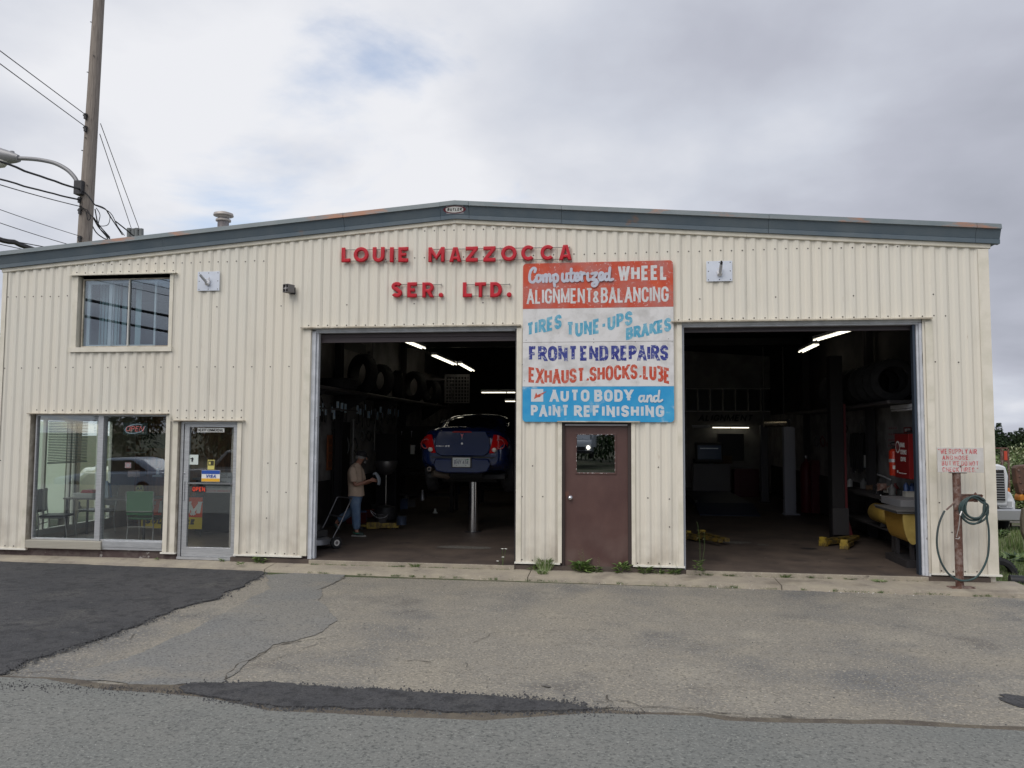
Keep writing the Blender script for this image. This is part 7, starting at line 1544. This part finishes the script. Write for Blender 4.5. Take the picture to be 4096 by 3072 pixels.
def blades(lab, x, y, z, r, h, n, seed, w=.008, name='grass_tuft', cat='grass', mi=(1, 2, 3)):
    rnd = random.Random(seed); b = MB()
    for k in range(n):
        a = rnd.uniform(0, 2 * PI); rr_ = r * math.sqrt(rnd.random()) * .5; c = Vector((rr_ * math.cos(a), rr_ * math.sin(a) * .4, 0)); hh = h * rnd.uniform(.5, 1); l = Vector((math.cos(a) * r * rnd.uniform(.2, 1), math.sin(a) * r * .5, 0))
        s_ = Vector((w / 2, 0, 0)); mid = c + l * .35 + Vector((0, 0, hh * .65)); tip = c + l + Vector((0, 0, hh * rnd.uniform(.7, 1)))
        b.face([c - s_, c + s_, mid + s_ * .8, mid - s_ * .8], rnd.choice(mi)); b.face([mid - s_ * .8, mid + s_ * .8, tip], rnd.choice(mi))
    o = b.build(name, LEAF, None, fixn=False); o.location = (x, y, z); tag(o, lab, cat); return o
D3 = lambda x, y: (x * 1.8517, y * 1.8517)
def base_at(dx, dy, z=-.075):
    p = atz(*D3(dx, dy), z); return p.x, min(p.y, -.05), z
for i, (dx, dy, r, h, n, st, lab) in enumerate([(570, 1213, .10, .09, 26, 0, 'small leafy weed in the apron joint right of the entrance door'), (520, 1222, .06, .04, 14, 0, 'tiny weed at the edge of the fresh asphalt'), (1158, 1222, .10, .07, 14, 0, 'broad leaf sprouting left of the tall grass by the door pier'), (1258, 1224, .13, .13, 60, 2, 'largest leafy weed with dry stalks in front of the brown door'), (1290, 1222, .08, .09, 24, 1, 'leafy weed at the middle of the brown door sill'), (1342, 1222, .11, .13, 34, 0, 'leafy weed at the right foot of the brown door'), (1390, 1226, .10, .08, 26, 0, 'clover-like weed just right of the brown door'), (1452, 1228, .10, .06, 20, 1, 'low weed under the siding left of the right bay'), (1420, 1228, .08, .05, 16, 1, 'sparse dry weed between the door and the right bay'), (1497, 1222, .07, .22, 40, 2, 'upright weed at the left jamb of the right bay'), (506, 1205, .05, .04, 12, 0, 'tiny weed at the entrance door threshold'), (430, 1185, .05, .03, 10, 0, 'tiny weed under the shop window sill')]):
    x, y, z = base_at(dx, dy); weed(lab, x, y, z, r * 1.25, h * 1.3, int(n * 1.6), 50 + i, mi=(1, 2, 2), stalk=st)
for i, (dx, dy, r, h, n, lab) in enumerate([(1182, 1222, .17, .19, 190, 'tall bright grass tuft beside the brown door pier'), (1172, 1240, .12, .06, 90, 'creeping grass running out over the apron from the tall tuft'), (915, 1213, .12, .06, 90, 'grass tuft at the middle of the left bay threshold'), (882, 1215, .08, .03, 40, 'low grass left of the middle of the left bay threshold'), (1690, 1243, .13, .06, 90, 'grass tuft at the middle of the right bay threshold'), (1746, 1246, .10, .045, 60, 'second grass tuft along the right bay threshold'), (1562, 1228, .16, .04, 90, 'low grass near the left end of the right bay threshold'), (1520, 1226, .12, .04, 60, 'low grass right against the left jamb of the right bay'), (1835, 1252, .14, .03, 60, 'thin grass along the right part of the right bay threshold'), (1785, 1249, .08, .03, 40, 'small grass tuft before the right end of the right bay'), (1900, 1257, .16, .03, 60, 'thin grass at the right jamb of the right bay'), (1624, 1234, .07, .03, 30, 'tiny grass tuft in the right bay threshold joint')]):
    x, y, z = base_at(dx, dy, -.07); blades(lab, x, y, z, r, h * 1.3, int(n * 1.4), 90 + i, w=.007)
rnd = random.Random(5); jb = MB()
def tuft(b, x, y, z, r, h, n):
    for k in range(n):
        a = rnd.uniform(0, 2 * PI); c = Vector((x + rnd.uniform(-r, r), y + rnd.uniform(-.015, .015), z)); l = Vector((math.cos(a) * r * .7, math.sin(a) * r * .5, 0)); hh = h * rnd.uniform(.4, 1); s_ = Vector((.003, 0, 0))
        b.face([c - s_, c + s_, c + l + Vector((0, 0, hh))], rnd.choice((0, 1, 1, 2, 4)))
for k in range(80):
    x = rnd.uniform(-4.6, 5.3); tuft(jb, x, apy(x) - .01 + .035 * mn.noise(Vector((x * 3, 2, 0))), -.13, rnd.uniform(.02, .07), rnd.uniform(.02, .05), rnd.randint(8, 26))
for k in range(60):
    x = rnd.choice((rnd.uniform(-4.6, -1.4), rnd.uniform(1.0, 4.3))); tuft(jb, x, -.07, -.07, rnd.uniform(.03, .1), rnd.uniform(.012, .03), rnd.randint(10, 26))
tag(jb.build('joint_grass', LEAF, None, fixn=False), 'thin moss and grass sprouting in the joints of the concrete apron', 'grass', kind='stuff')
# Queen Anne's lace
x, y, z = base_at(1097, 1216, -.07)
FL = thing('white_wildflower', 'white lacy wildflower growing at the right jamb of the left bay', 'flower', (x, y, z))
for (dx, h) in ((0, .30), (.05, .30), (.01, .18), (-.07, .12)):
    part('stem', lambda b: b.tube([(0, 0, 0), (dx * .4, 0, h * .5), (dx, 0, h)], .002, 5), LEAF[1], FL)
    part('bloom', lambda b: [b.lathe([(0, .004), (.006, .003), (.007, 0)], (dx + .024 * math.cos(k * 2.4) * (k / 12), .02 * math.sin(k * 2.4) * (k / 12), h + .006 * (1 - k / 12)), 'Z', 6) for k in range(12)], mat('petal_white', (.72, .72, .66), .7), FL)

def hfun(x, y): return gz(x, y) - .03
def bush(name, lab, cat, x, y, rx, ry, rz, n, lsz, mi, seed, group=None, stems=10, hang=.3, lobes=9):
    rnd = random.Random(seed); t = thing(name, lab, cat, (x, y, hfun(x, y)), 0, group); b = MB()
    lob = [(Vector((rnd.uniform(-.75, .75) * rx, rnd.uniform(-.75, .75) * ry, rz * rnd.uniform(.25, .95))), rnd.uniform(.28, .5)) for _ in range(lobes)]
    for k in range(n):
        c0_, s0_ = rnd.choice(lob); v = Vector((rnd.gauss(0, 1), rnd.gauss(0, 1), rnd.gauss(0, 1))).normalized() * rnd.uniform(.6, 1.05)
        p = c0_ + Vector((v.x * rx * s0_, v.y * ry * s0_, v.z * rz * s0_ * .8))
        if p.z < .0: p.z = rnd.uniform(0, .3)
        d = Vector((v.x, v.y, v.z - hang)) + Vector((rnd.uniform(-.5, .5), rnd.uniform(-.5, .5), rnd.uniform(-.3, .3)))
        leaf(b, p, d, Vector((0, 0, 1)), lsz * rnd.uniform(.6, 1.2), lsz * rnd.uniform(.35, .6), rnd.choice(mi))
    b.build('foliage', LEAF, t, fixn=False)
    s_ = MB()
    for k in range(stems):
        c0_, _ = lob[k % len(lob)]; s_.tube([(c0_.x * .2, c0_.y * .2, -.1), (c0_.x * .5, c0_.y * .5, c0_.z * .5), tuple(c0_)], [.03, .02, .008], 5)
    s_.build('stem', STEMM, t); return t
# big-leaved knotweed bank, willow scrub behind it, spruces on the skyline (right of the building)
def at_ray(px, Y, off=0): p = fac(px, 1745, Y); return p.x + off
for i, (px, Y, rx, rz, lab) in enumerate([(3990, 24, 1.7, 2.3, 'pale-flowered knotweed bush nearest the building corner'), (4055, 26, 1.9, 2.9, 'tall pale knotweed bush behind the white truck'), (4140, 25, 2.2, 2.7, 'pale knotweed bush at the right edge of the picture'), (4320, 26, 2.4, 2.8, 'knotweed bush beyond the right edge of the lot'), (4560, 27, 2.4, 2.6, 'farthest right knotweed bush of the bank'), (3930, 29, 2.2, 3.1, 'knotweed bush partly behind the garage corner')]):
    bush('knotweed_bush', lab, 'bush', at_ray(px, Y), Y, rx, 1.5, rz * .80, 6500, .17, (1, 2, 2, 3, 3, 4), 300 + i, 'knotweed bushes behind the truck', lobes=12)
for i, (px, Y, rx, rz, lab) in enumerate([(3960, 38, 3.4, 3.9, 'olive willow scrub rising over the knotweed beside the garage'), (4060, 40, 3.8, 4.6, 'rounded olive willow scrub in the middle of the bank'), (4170, 39, 3.8, 4.2, 'olive willow scrub at the right edge of the picture'), (4400, 40, 4.4, 4.4, 'olive willow scrub beyond the picture edge')]):
    bush('willow_scrub', lab, 'bush', at_ray(px, Y), Y, rx, 2.5, rz * .72, 6500, .22, (4, 4, 1, 3, 2), 330 + i, 'willow scrub on the bank', lobes=14, hang=.1)
def spruce(lab, x, y, h, seed, group):
    rnd = random.Random(seed); t = thing('spruce_tree', lab, 'tree', (x, y, hfun(x, y)), 0, group); b = MB()
    for k in range(520):
        u = rnd.random() ** .8; z = h * (.12 + .88 * u); r = (1 - u) * h * .22 * rnd.uniform(.5, 1.1) + .12; a = rnd.uniform(0, 2 * PI); c = Vector((r * math.cos(a) * .4, r * math.sin(a) * .4, z)); d = Vector((math.cos(a), math.sin(a), -.15))
        leaf(b, c, d, Vector((0, 0, 1)), r * .75 + .15, .45, rnd.choice((5, 5, 5, 0)))
    b.build('crown', LEAF, t, fixn=False); part('trunk', lambda b: b.tube([(0, 0, -.2), (0, 0, h * .5), (0, 0, h * .98)], [.16, .1, .02], 7), STEMM, t)
sp = [(3968, 8.7, 88), (3985, 7.4, 92), (3997, 8.9, 86), (4008, 7.2, 95), (4018, 7.5, 90), (4030, 6.9, 97), (4041, 7.6, 90), (4052, 7.2, 94), (4064, 7.8, 92), (4075, 7.4, 90), (4086, 8.3, 94), (4097, 7.6, 90), (4112, 8.4, 93), (4130, 7.8, 90)]
for i, (px, h, Y) in enumerate(sp):
    spruce('dark spruce on the skyline right of the garage, ' + ['first', 'second', 'third', 'fourth', 'fifth', 'sixth', 'seventh', 'eighth', 'ninth', 'tenth', 'eleventh', 'twelfth', 'thirteenth', 'fourteenth'][i] + ' from the wall', at_ray(px, Y), Y, h * .84, 400 + i, 'spruces on the skyline')
# grass and rank weeds at the corner
gb_ = MB(); rnd = random.Random(11)
for k in range(42000):
    Y = rnd.uniform(-.45, 14) if k % 3 else rnd.uniform(-.45, 3.5); a = rnd.uniform(.443, .60) if rnd.random() < .8 else rnd.uniform(.6, .8); x = a * (Y + 11.5) + .02
    if x < 5.25 + (0.0 if Y > 0 else (.30 + Y * -.3)): continue
    dn = mn.noise(Vector((x * .8, Y * .5, 2)))
    if dn < -.12 or (Y < -.05 and rnd.random() < .75): continue
    h = rnd.uniform(.04, .12) * (1 + max(dn, 0) * 2) * (1.5 if Y > 1 else .9); z = hfun(x, Y) if Y > 0 else -.14
    b0 = Vector((x, Y, z)); l = Vector((rnd.uniform(-.06, .06), rnd.uniform(-.05, .05), h)); w = .006 + Y * .0012
    gb_.face([b0 - Vector((w, 0, 0)), b0 + Vector((w, 0, 0)), b0 + l], rnd.choice((1, 1, 2, 2, 3, 4)))
tag(gb_.build('rough_grass', LEAF, None, fixn=False), 'rough green grass growing on the sloping ground right of the garage', 'grass', kind='stuff')
for i, (px, py, r, h, n, lab) in enumerate([(4012, 2275, .34, .26, 190, 'low leafy weed clump at the garage corner'), (4070, 2262, .36, .30, 200, 'leafy green weed clump right of the corner clump'), (4040, 2300, .22, .14, 110, 'small weed clump at the end of the apron'), (4000, 2130, .25, .35, 90, 'tall weeds growing in front of the white truck wheel')]):
    p = atz(px, py, -.16 if i < 3 else -.55); weed(lab, max(p.x, 5.42), p.y, hfun(p.x, p.y) if p.y > 0 else -.13, r, h, n, 500 + i, mi=(0, 1, 1, 2), broad=.22, name='weed_clump')
blades('grass fringe spilling over the apron corner', 5.48, -.42, -.13, .14, .10, 160, 77, w=.005, name='grass_tuft')

# ================================================================== RIGHT SIDE: truck, loader, tyres
TZ = hfun(12, 13.5)
p_r = fac(4062, 1960, 13.3); TRK = thing('white_truck', 'white highway truck parked nose-out beyond the right wall of the garage', 'truck', (p_r.x - 1.06, 13.3, TZ), math.radians(2))
TW = mat('truck_white', (.68, .70, .72), .3, coat=.5)
zt_ = lambda py: fac(4030, py, 13.3).z - TZ
part('bonnet', lambda b: (b.prism([(-.88, .85), (.88, .85), (.93, zt_(1905)), (.86, zt_(1867)), (.66, zt_(1858)), (-.66, zt_(1858)), (-.86, zt_(1867)), (-.93, zt_(1905))], .05, 1.9)), TW, TRK, bevel=.05, smooth=50)
part('grille', lambda b: (b.prism([(-.80, .98), (.80, .98), (.78, zt_(1880)), (-.78, zt_(1880))], .02, .05)), BLACK, TRK)
part('grille_bars', lambda b: [b.box((-.79, .0, .98 + k * .073), (.79, .02, 1.005 + k * .073)) for k in range(int((zt_(1880) - .98) / .073))], mat('grille_bar_grey', (.35, .36, .37), .4, .5), TRK)
for s_ in (-1, 1):
    part('fender', lambda b: b.prism([(s_ * .74, .72), (s_ * 1.20, .62), (s_ * 1.21, .95), (s_ * 1.10, 1.22), (s_ * .92, 1.32), (s_ * .76, 1.35)], .25, 1.5), TW, TRK, bevel=.06, smooth=50)
    hl = part('headlight', lambda b: b.box((s_ * .88 - .2, .16, .78), (s_ * .88 + .22, .26, 1.02)), TW, TRK, bevel=.02); part('lens', lambda b: (b.box((s_ * .88 - .15, .148, .81), (s_ * .88 + .02, .162, .98)), b.box((s_ * .88 + .04, .148, .82), (s_ * .88 + .16, .162, .97))), mat('headlight_glass', (.5, .52, .54), .15, .3), hl)
    part('turn_light', lambda b: b.box((s_ * 1.0 - .10, .3, 1.22), (s_ * 1.0 + .08, .42, 1.36)), mat('amber_lens', (.75, .22, .03), .3), TRK, bevel=.02)
    w_ = MB(); w_.lathe([(.28, -.14), (.48, -.15), (.52, -.1), (.52, .1), (.48, .15), (.28, .14)], (s_ * 1.02, 1.0, .50), 'X', 26); wo = w_.build('wheel', RUBBER, TRK, smooth=40); part('rim', lambda b: b.lathe([(0, s_ * .08), (.2, s_ * .1), (.28, s_ * .13), (.28, 0)], (s_ * 1.02, 1.0, .50), 'X', 18), WGREY, wo, smooth=40)
    part('mirror', lambda b: (b.box((s_ * 1.28, 1.95, 1.55), (s_ * 1.48, 2.02, 2.1)), b.tube([(s_ * 1.0, 2.2, 2.1), (s_ * 1.38, 2.0, 2.12), (s_ * 1.38, 2.0, 1.5)], .015, 6)), DARKM, TRK)
part('bumper', lambda b: (b.prism([(-1.22, .42), (1.22, .42), (1.24, .76), (-1.24, .76)], -.12, .04), b.box((-1.25, -.05, .45), (1.25, .3, .74))), mat('bumper_grey', (.42, .43, .44), .35, .5), TRK, bevel=.04, smooth=50)
part('cab', lambda b: b.prism([(-1.05, .9), (1.05, .9), (1.05, 2.0), (.95, 2.75), (-.95, 2.75), (-1.05, 2.0)], 1.9, 3.6), TW, TRK, bevel=.06, smooth=50); part('windscreen', lambda b: b.prism([(-.93, 1.95), (.93, 1.95), (.85, 2.6), (-.85, 2.6)], 1.88, 1.9), GLC, TRK)
part('chassis', lambda b: b.box((-.45, .3, .5), (.45, 7.5, .8)), DARKM, TRK)
# dark frame and tail lamp panel standing behind truck (equipment rack)
p = fac(3998, 1800, 16.5); rz0 = hfun(p.x, 16.5)
RKb = thing('rear_truck_frame', 'brown steel frame with a red lamp standing behind the white truck bonnet', 'frame', (p.x, 16.5, rz0)); zz0, zz1 = fac(4000, 1855, 16.5).z - rz0, fac(4000, 1790, 16.5).z - rz0
part('frame', lambda b: (b.box((-.3, 0, zz1 - .04), (.30, .06, zz1)), b.box((.26, 0, 0), (.30, .06, zz1)), b.box((-.3, 0, 0), (-.26, .06, zz1)), b.box((.02, -.1, 0), (.06, 0, zz1 - .05))), RUST, RKb)
part('lamp_panel', lambda b: b.box((.06, -.02, zz0 + .05), (.24, .0, zz1 - .1)), mat('panel_rusty_dark', (.12, .07, .05), .7), RKb); part('red_lamp', lambda b: b.box((.12, -.04, zz0 + .12), (.22, -.02, zz0 + .42)), mat('lamp_orange_red', (.5, .06, .03), .4), RKb)
# loader
LD = thing('loader', 'yellow loader with a brown bucket and worn blade at the right edge of the picture', 'loader', (fac(4085, 2000, 6.0).x, 6.0, hfun(9, 6)), 0); L0 = LD.location
lq = lambda x, y, Y=6.0: (fac(x, y, Y).x - L0.x, fac(x, y, Y).z - L0.z)
part('bucket', lambda b: b.prism([lq(4052, 1872), lq(4062, 1862), lq(4130, 1856), lq(4150, 1900), lq(4110, 1955), lq(4092, 1990), lq(4070, 1972), lq(4058, 1930)], -.10, .10), mat('bucket_brown', (.09, .05, .035), .6, col2=(.15, .07, .045), sc=5), LD, bevel=.02)
part('bucket_bolts', lambda b: [b.lathe([(0, -.125), (.018, -.115), (.02, -.1)], (lq(x, y)[0], 0, lq(x, y)[1]), 'Y', 8) for x, y in ((4064, 1880), (4068, 1905), (4072, 1930), (4086, 1870), (4080, 1960))], RUST, LD, fixn=False)
OR = mat('loader_orange', (.62, .24, .02), .45, col2=(.45, .15, .02), sc=6)
part('arm', lambda b: b.prism([lq(4070, 1985), lq(4085, 1960), lq(4140, 1930), lq(4200, 1940), lq(4200, 1985), lq(4110, 1985), lq(4088, 2000), lq(4072, 2003)], -.1, .15), OR, LD, bevel=.02)
part('blade', lambda b: b.prism([lq(4062, 2030), lq(4074, 2028), lq(4094, 2048), lq(4108, 2085), lq(4110, 2150), lq(4090, 2158), lq(4070, 2152), lq(4058, 2120), lq(4056, 2070)], -.32, -.22), mat('blade_worn', (.14, .12, .085), .6, col2=(.40, .22, .03), sc=2.2, lo=.55, hi=.62), LD, bevel=.01)
part('body', lambda b: (b.box((2.7, -.2, .6), (4.5, 3.4, 1.5)), b.box((3.1, 1.2, 1.5), (4.3, 2.8, 2.6))), OR, LD, bevel=.05)
for x, y in ((2.6, .2), (2.6, 2.8), (4.6, .2), (4.6, 2.8)): part('wheel', lambda b: b.lathe([(.1, -.18), (.5, -.2), (.6, -.12), (.6, .12), (.5, .2), (.1, .18)], (x, y, .6), 'X', 24), RUBBER, LD, smooth=40)
# tyres and black ribbed pipe on the grass at the corner
p = fac(3998, 2235, 1.0); z = hfun(p.x, 1.0)
make_tyre('old black tyre leaning in the grass against the garage corner', 'tyre', (5.62, 1.0, z + .10), .24, .18, math.radians(80))
p = fac(4030, 2275, .35)
def ribbed(b):
    P = smoothpath([(0, 0, .06), (.3, -.05, .05), (.6, -.10, .03), (1.0, -.2, .02)], 12)
    rs = [(.075 if i < 14 else .05 if i < 24 else .03) * (1 + .06 * (i % 2)) for i in range(len(P))]; b.tube(P, rs, 14)
o = part('ribbed_pipe', ribbed, mat('pipe_black', (.015, .015, .017), .5), None, smooth=40); o.location = (5.42, .25, -.13); tag(o, 'black ribbed drain pipe lying in the grass by the garage corner', 'pipe')
# gravel patch and boulders at the far right
GRV = mat('yard_gravel', (.17, .15, .125), .95, col2=(.11, .10, .08), sc=4, bump=.02, bsc=30, extra=[((.26, .24, .21), 25, .6, .7, 3)])
sheet('yard_gravel', [(6.8, 1.6), (9.5, 1.0), (20, .5), (24, 6), (20, 12), (13.5, 12), (10.2, 8), (8.2, 5)], GRV, .02, .15, .3, zf=lambda x, y: -.15 - .062 * y, seed=61)
sheet('yard_track', [(12.2, 14.5), (15, 13.6), (26, 14), (26, 20), (15, 21), (13, 18)], GRV, .30, .15, .3, zf=lambda x, y: -.15 - .062 * y, seed=62)

# ================================================================== LEFT SIDE (seen through the office side window)
def pickup(name, lab, cat, loc, rz, m, cabh=1.85, hood=1.15, L_=5.2):
    t = thing(name, lab, cat, loc, rz)      # nose at -Y
    part('body', lambda b: b.prism([(0, .45), (0, hood - .25), (.15, hood - .05), (1.5, hood), (1.55, hood + .02), (L_, hood + .02), (L_, .5), (L_ - .3, .42), (.2, .38)], -.95, .95, 'YZ'), m, t, bevel=.07, smooth=50)
    part('cab', lambda b: b.prism([(1.35, hood), (2.0, cabh - .04), (2.2, cabh), (3.2, cabh), (3.45, cabh - .05), (3.6, hood)], -.82, .82, 'YZ'), m, t, bevel=.06, smooth=50)
    part('windscreen', lambda b: b.face([(-.74, 1.42, hood + .05), (.74, 1.42, hood + .05), (.68, 1.98, cabh - .09), (-.68, 1.98, cabh - .09)]), GLC, t)
    for s_ in (-1, 1):
        part('side_window', lambda b: b.prism([(1.65, hood + .08), (2.1, cabh - .1), (3.1, cabh - .1), (3.3, hood + .08)], s_ * .815, s_ * .835, 'YZ'), GLC, t)
        part('headlight', lambda b: b.box((s_ * .72 - .16, -.03, .72), (s_ * .72 + .16, .02, .90)), mat('headlight_glass', (.5, .52, .54), .15, .3), t, bevel=.01); part('mirror', lambda b: b.box((s_ * .98 - .08, 1.6, hood + .1), (s_ * .98 + .08, 1.7, hood + .32)), m, t, bevel=.03)
        for y in (.95, L_ - 1.1):
            w_ = part('wheel', lambda b: b.lathe([(.2, -.1), (.34, -.11), (.37, -.07), (.37, .07), (.34, .11), (.2, .1)], (s_ * .85, y, .37), 'X', 24), RUBBER, t, smooth=40); part('rim', lambda b: b.lathe([(0, s_ * .06), (.18, s_ * .09), (.2, 0)], (s_ * .85, y, .37), 'X', 18), WGREY, w_, smooth=40)
    part('grille', lambda b: b.box((-.5, -.035, .62), (.5, .0, .88)), DARKM, t); part('bumper', lambda b: b.box((-.95, -.12, .42), (.95, .1, .6)), DARKM, t, bevel=.03)
    part('wiper', lambda b: (b.tube([(-.3, 1.38, hood + .06), (.1, 1.6, hood + .3)], .012, 5), b.tube([(.35, 1.38, hood + .06), (.65, 1.6, hood + .32)], .012, 5)), DARKM, t)
    return t
pickup('cream_pickup', 'cream pickup truck parked left of the garage, seen through the office side window', 'pickup', (-14.7, 8.3, -.62), math.radians(-53), mat('cream_car_paint', (.80, .76, .56), .35, coat=.4), 2.05, 1.30).scale = (1.25, 1.25, 1.2)
o = part('storage_trailer', lambda b: (b.box((0, 0, .35), (2.2, 4.5, 2.5)), b.box((-.008, 1.2, .35), (-.001, 1.215, 2.5)), b.box((.1, .3, 0), (.3, .5, .35)), b.box((.1, 3.8, 0), (.3, 4.0, .35))), mat('trailer_pale_green', (.72, .80, .70), .5), None); o.location = (-12.9, 5.45, -.35); o.rotation_euler = (0, 0, math.radians(127)); tag(o, 'pale green storage trailer left of the garage, seen through the office side window', 'trailer')
for i, (X, Y, r_, lab) in enumerate([(-18.5, 8.2, 2.0, 'leafy tree left of the garage glimpsed through the office side window'), (-21, 4.8, 2.4, 'second leafy tree left of the garage, farther from the wall')]):
    tt = bush('leafy_tree', lab, 'tree', X, Y, r_, r_, 5.4, 2600, .26, (1, 1, 2, 2), 600 + i, lobes=12)
    part('trunk', lambda b: b.tube([(0, 0, -.1), (.05, 0, 1.4), (0, .1, 3.6)], [.16, .13, .05], 8), STEMM, tt)

# ================================================================== ACROSS THE STREET (mirrored in the glass)
car_a = thing('parked_sedan', 'pale grey-blue sedan parked across the street', 'car', (-20.4, -15.4, -.5), math.radians(-90))
def sedan(t, m):
    part('body', lambda b: b.prism([(0, .35), (0, .62), (.12, .74), (1.25, .92), (3.7, .98), (4.4, .95), (4.5, .7), (4.45, .35), (3.9, .25), (.4, .25)], -.87, .87, 'YZ'), m, t, bevel=.09, smooth=50)
    part('cabin', lambda b: b.prism([(1.1, .90), (1.85, 1.40), (2.2, 1.46), (3.0, 1.46), (3.4, 1.38), (4.0, .96)], -.70, .70, 'YZ'), m, t, bevel=.09, smooth=50)
    part('windscreen', lambda b: b.face([(-.62, 1.20, 1.0), (.62, 1.20, 1.0), (.56, 1.80, 1.39), (-.56, 1.80, 1.39)]), GLC, t)
    for s_ in (-1, 1):
        part('side_window', lambda b: b.prism([(1.45, .97), (1.95, 1.36), (3.0, 1.38), (3.6, 1.0)], s_ * .69, s_ * .715, 'YZ'), GLC, t); part('mirror', lambda b: b.box((s_ * .93 - .09, 1.35, .95), (s_ * .93 + .09, 1.5, 1.08)), m, t, bevel=.03)
        part('headlight', lambda b: b.box((s_ * .66 - .14, -.02, .58), (s_ * .66 + .14, .05, .70)), mat('headlight_glass', (.5, .52, .54), .15, .3), t)
        for y in (.85, 3.55): w_ = part('wheel', lambda b: b.lathe([(.18, -.09), (.30, -.10), (.32, -.06), (.32, .06), (.30, .10), (.18, .09)], (s_ * .80, y, .32), 'X', 24), RUBBER, t, smooth=40); part('rim', lambda b: b.lathe([(0, s_ * .06), (.18, s_ * .09), (.19, 0)], (s_ * .8, y, .32), 'X', 18), WGREY, w_, smooth=40)
    return t
sedan(car_a, mat('sedan_blue_grey', (.42, .50, .62), .3, coat=.6))
pickup('parked_suv', 'dark green sport utility vehicle with a rear spare wheel parked across the street', 'suv', (-15.8, -15.5, -.5), math.radians(-90), mat('suv_grey', (.30, .31, .30), .3, coat=.5), 1.78, 1.10, 4.2)
sedan(thing('oncoming_car', 'silver car coming down the far side road with its headlights on', 'car', (-5.2, -34, .12), math.radians(178)), mat('car_silver', (.45, .46, .48), .3, coat=.6))
tk = pickup('oncoming_truck', 'white box truck on the side road facing the garage with its headlights on', 'truck', (-2.6, -44, .12), math.radians(180), TW, 2.5, 1.35, 6.5)
part('cargo_box', lambda b: b.box((-1.15, 3.7, .8), (1.15, 7.5, 3.2)), TW, tk)
HLM = mat('lit_headlight', (1, 1, 1), .5, emit=(1, .9, .75), es=9)
part('lit_lamp', lambda b: (b.lathe([(0, -.06), (.13, -.05)], (-.72, 0, .82), 'Y', 14), b.lathe([(0, -.06), (.13, -.05)], (.72, 0, .82), 'Y', 14)), HLM, tk)
for k in range(16):
    X = -46 + k * 6 + random.uniform(-1.5, 1.5); Y = -52 + random.uniform(-5, 5) - 8 * (abs(X + 3) < 5)
    bush('leafy_tree', 'dark leafy tree across the street, ' + str(['first', 'second', 'third', 'fourth', 'fifth', 'sixth', 'seventh', 'eighth', 'ninth', 'tenth', 'eleventh', 'twelfth', 'thirteenth', 'fourteenth', 'fifteenth', 'sixteenth'][k]) + ' from the left', 'tree', X, Y - 6, 4.6, 3.2, 7.5, 4200, .42, (0, 0, 1, 5), 700 + k, 'trees across the street', stems=5, lobes=10)
# street utility line: thick bundles and thin lines, reflected in the upstairs window
UP = thing('utility_pole', 'wooden utility pole across the street behind the camera', 'utility pole', (-12.8, -17.5, .1))
part('pole', lambda b: b.tube([(0, 0, -.3), (0, 0, 6), (0, 0, 12)], [.17, .15, .12], 14), WOODPOLE, UP, smooth=50); part('crossarm', lambda b: b.box((-1.2, -.05, 11.2), (1.2, .05, 11.35)), WOODPOLE, UP)
for k, (z0, z1, r_) in enumerate([(6.2, 8.4, .060), (5.5, 7.7, .055), (6.9, 9.1, .014), (7.2, 9.3, .014), (7.5, 9.5, .014), (7.8, 9.7, .012), (5.1, 6.0, .02), (4.8, 5.2, .014), (8.4, 9.9, .012), (9.3, 9.9, .012), (10.3, 10.5, .012), (9.0, 12.2, .10)]):
    cable('street_cable', ['thick lower cable bundle over the street', 'lowest thick cable bundle over the street', 'thin street wire above the bundles', 'second thin street wire above the bundles', 'third thin street wire above the bundles', 'fourth thin street wire above the bundles', 'slack low street cable', 'lowest thin street cable', 'upper thin street wire', 'high thin street wire', 'topmost thin street wire', 'thick high cable bundle crossing above the others'][k], (-26 + .3 * k, -9, z1 - .4), (-4 + .3 * k, -34, z0 - 1.2), r_, .3, group='cables over the street')
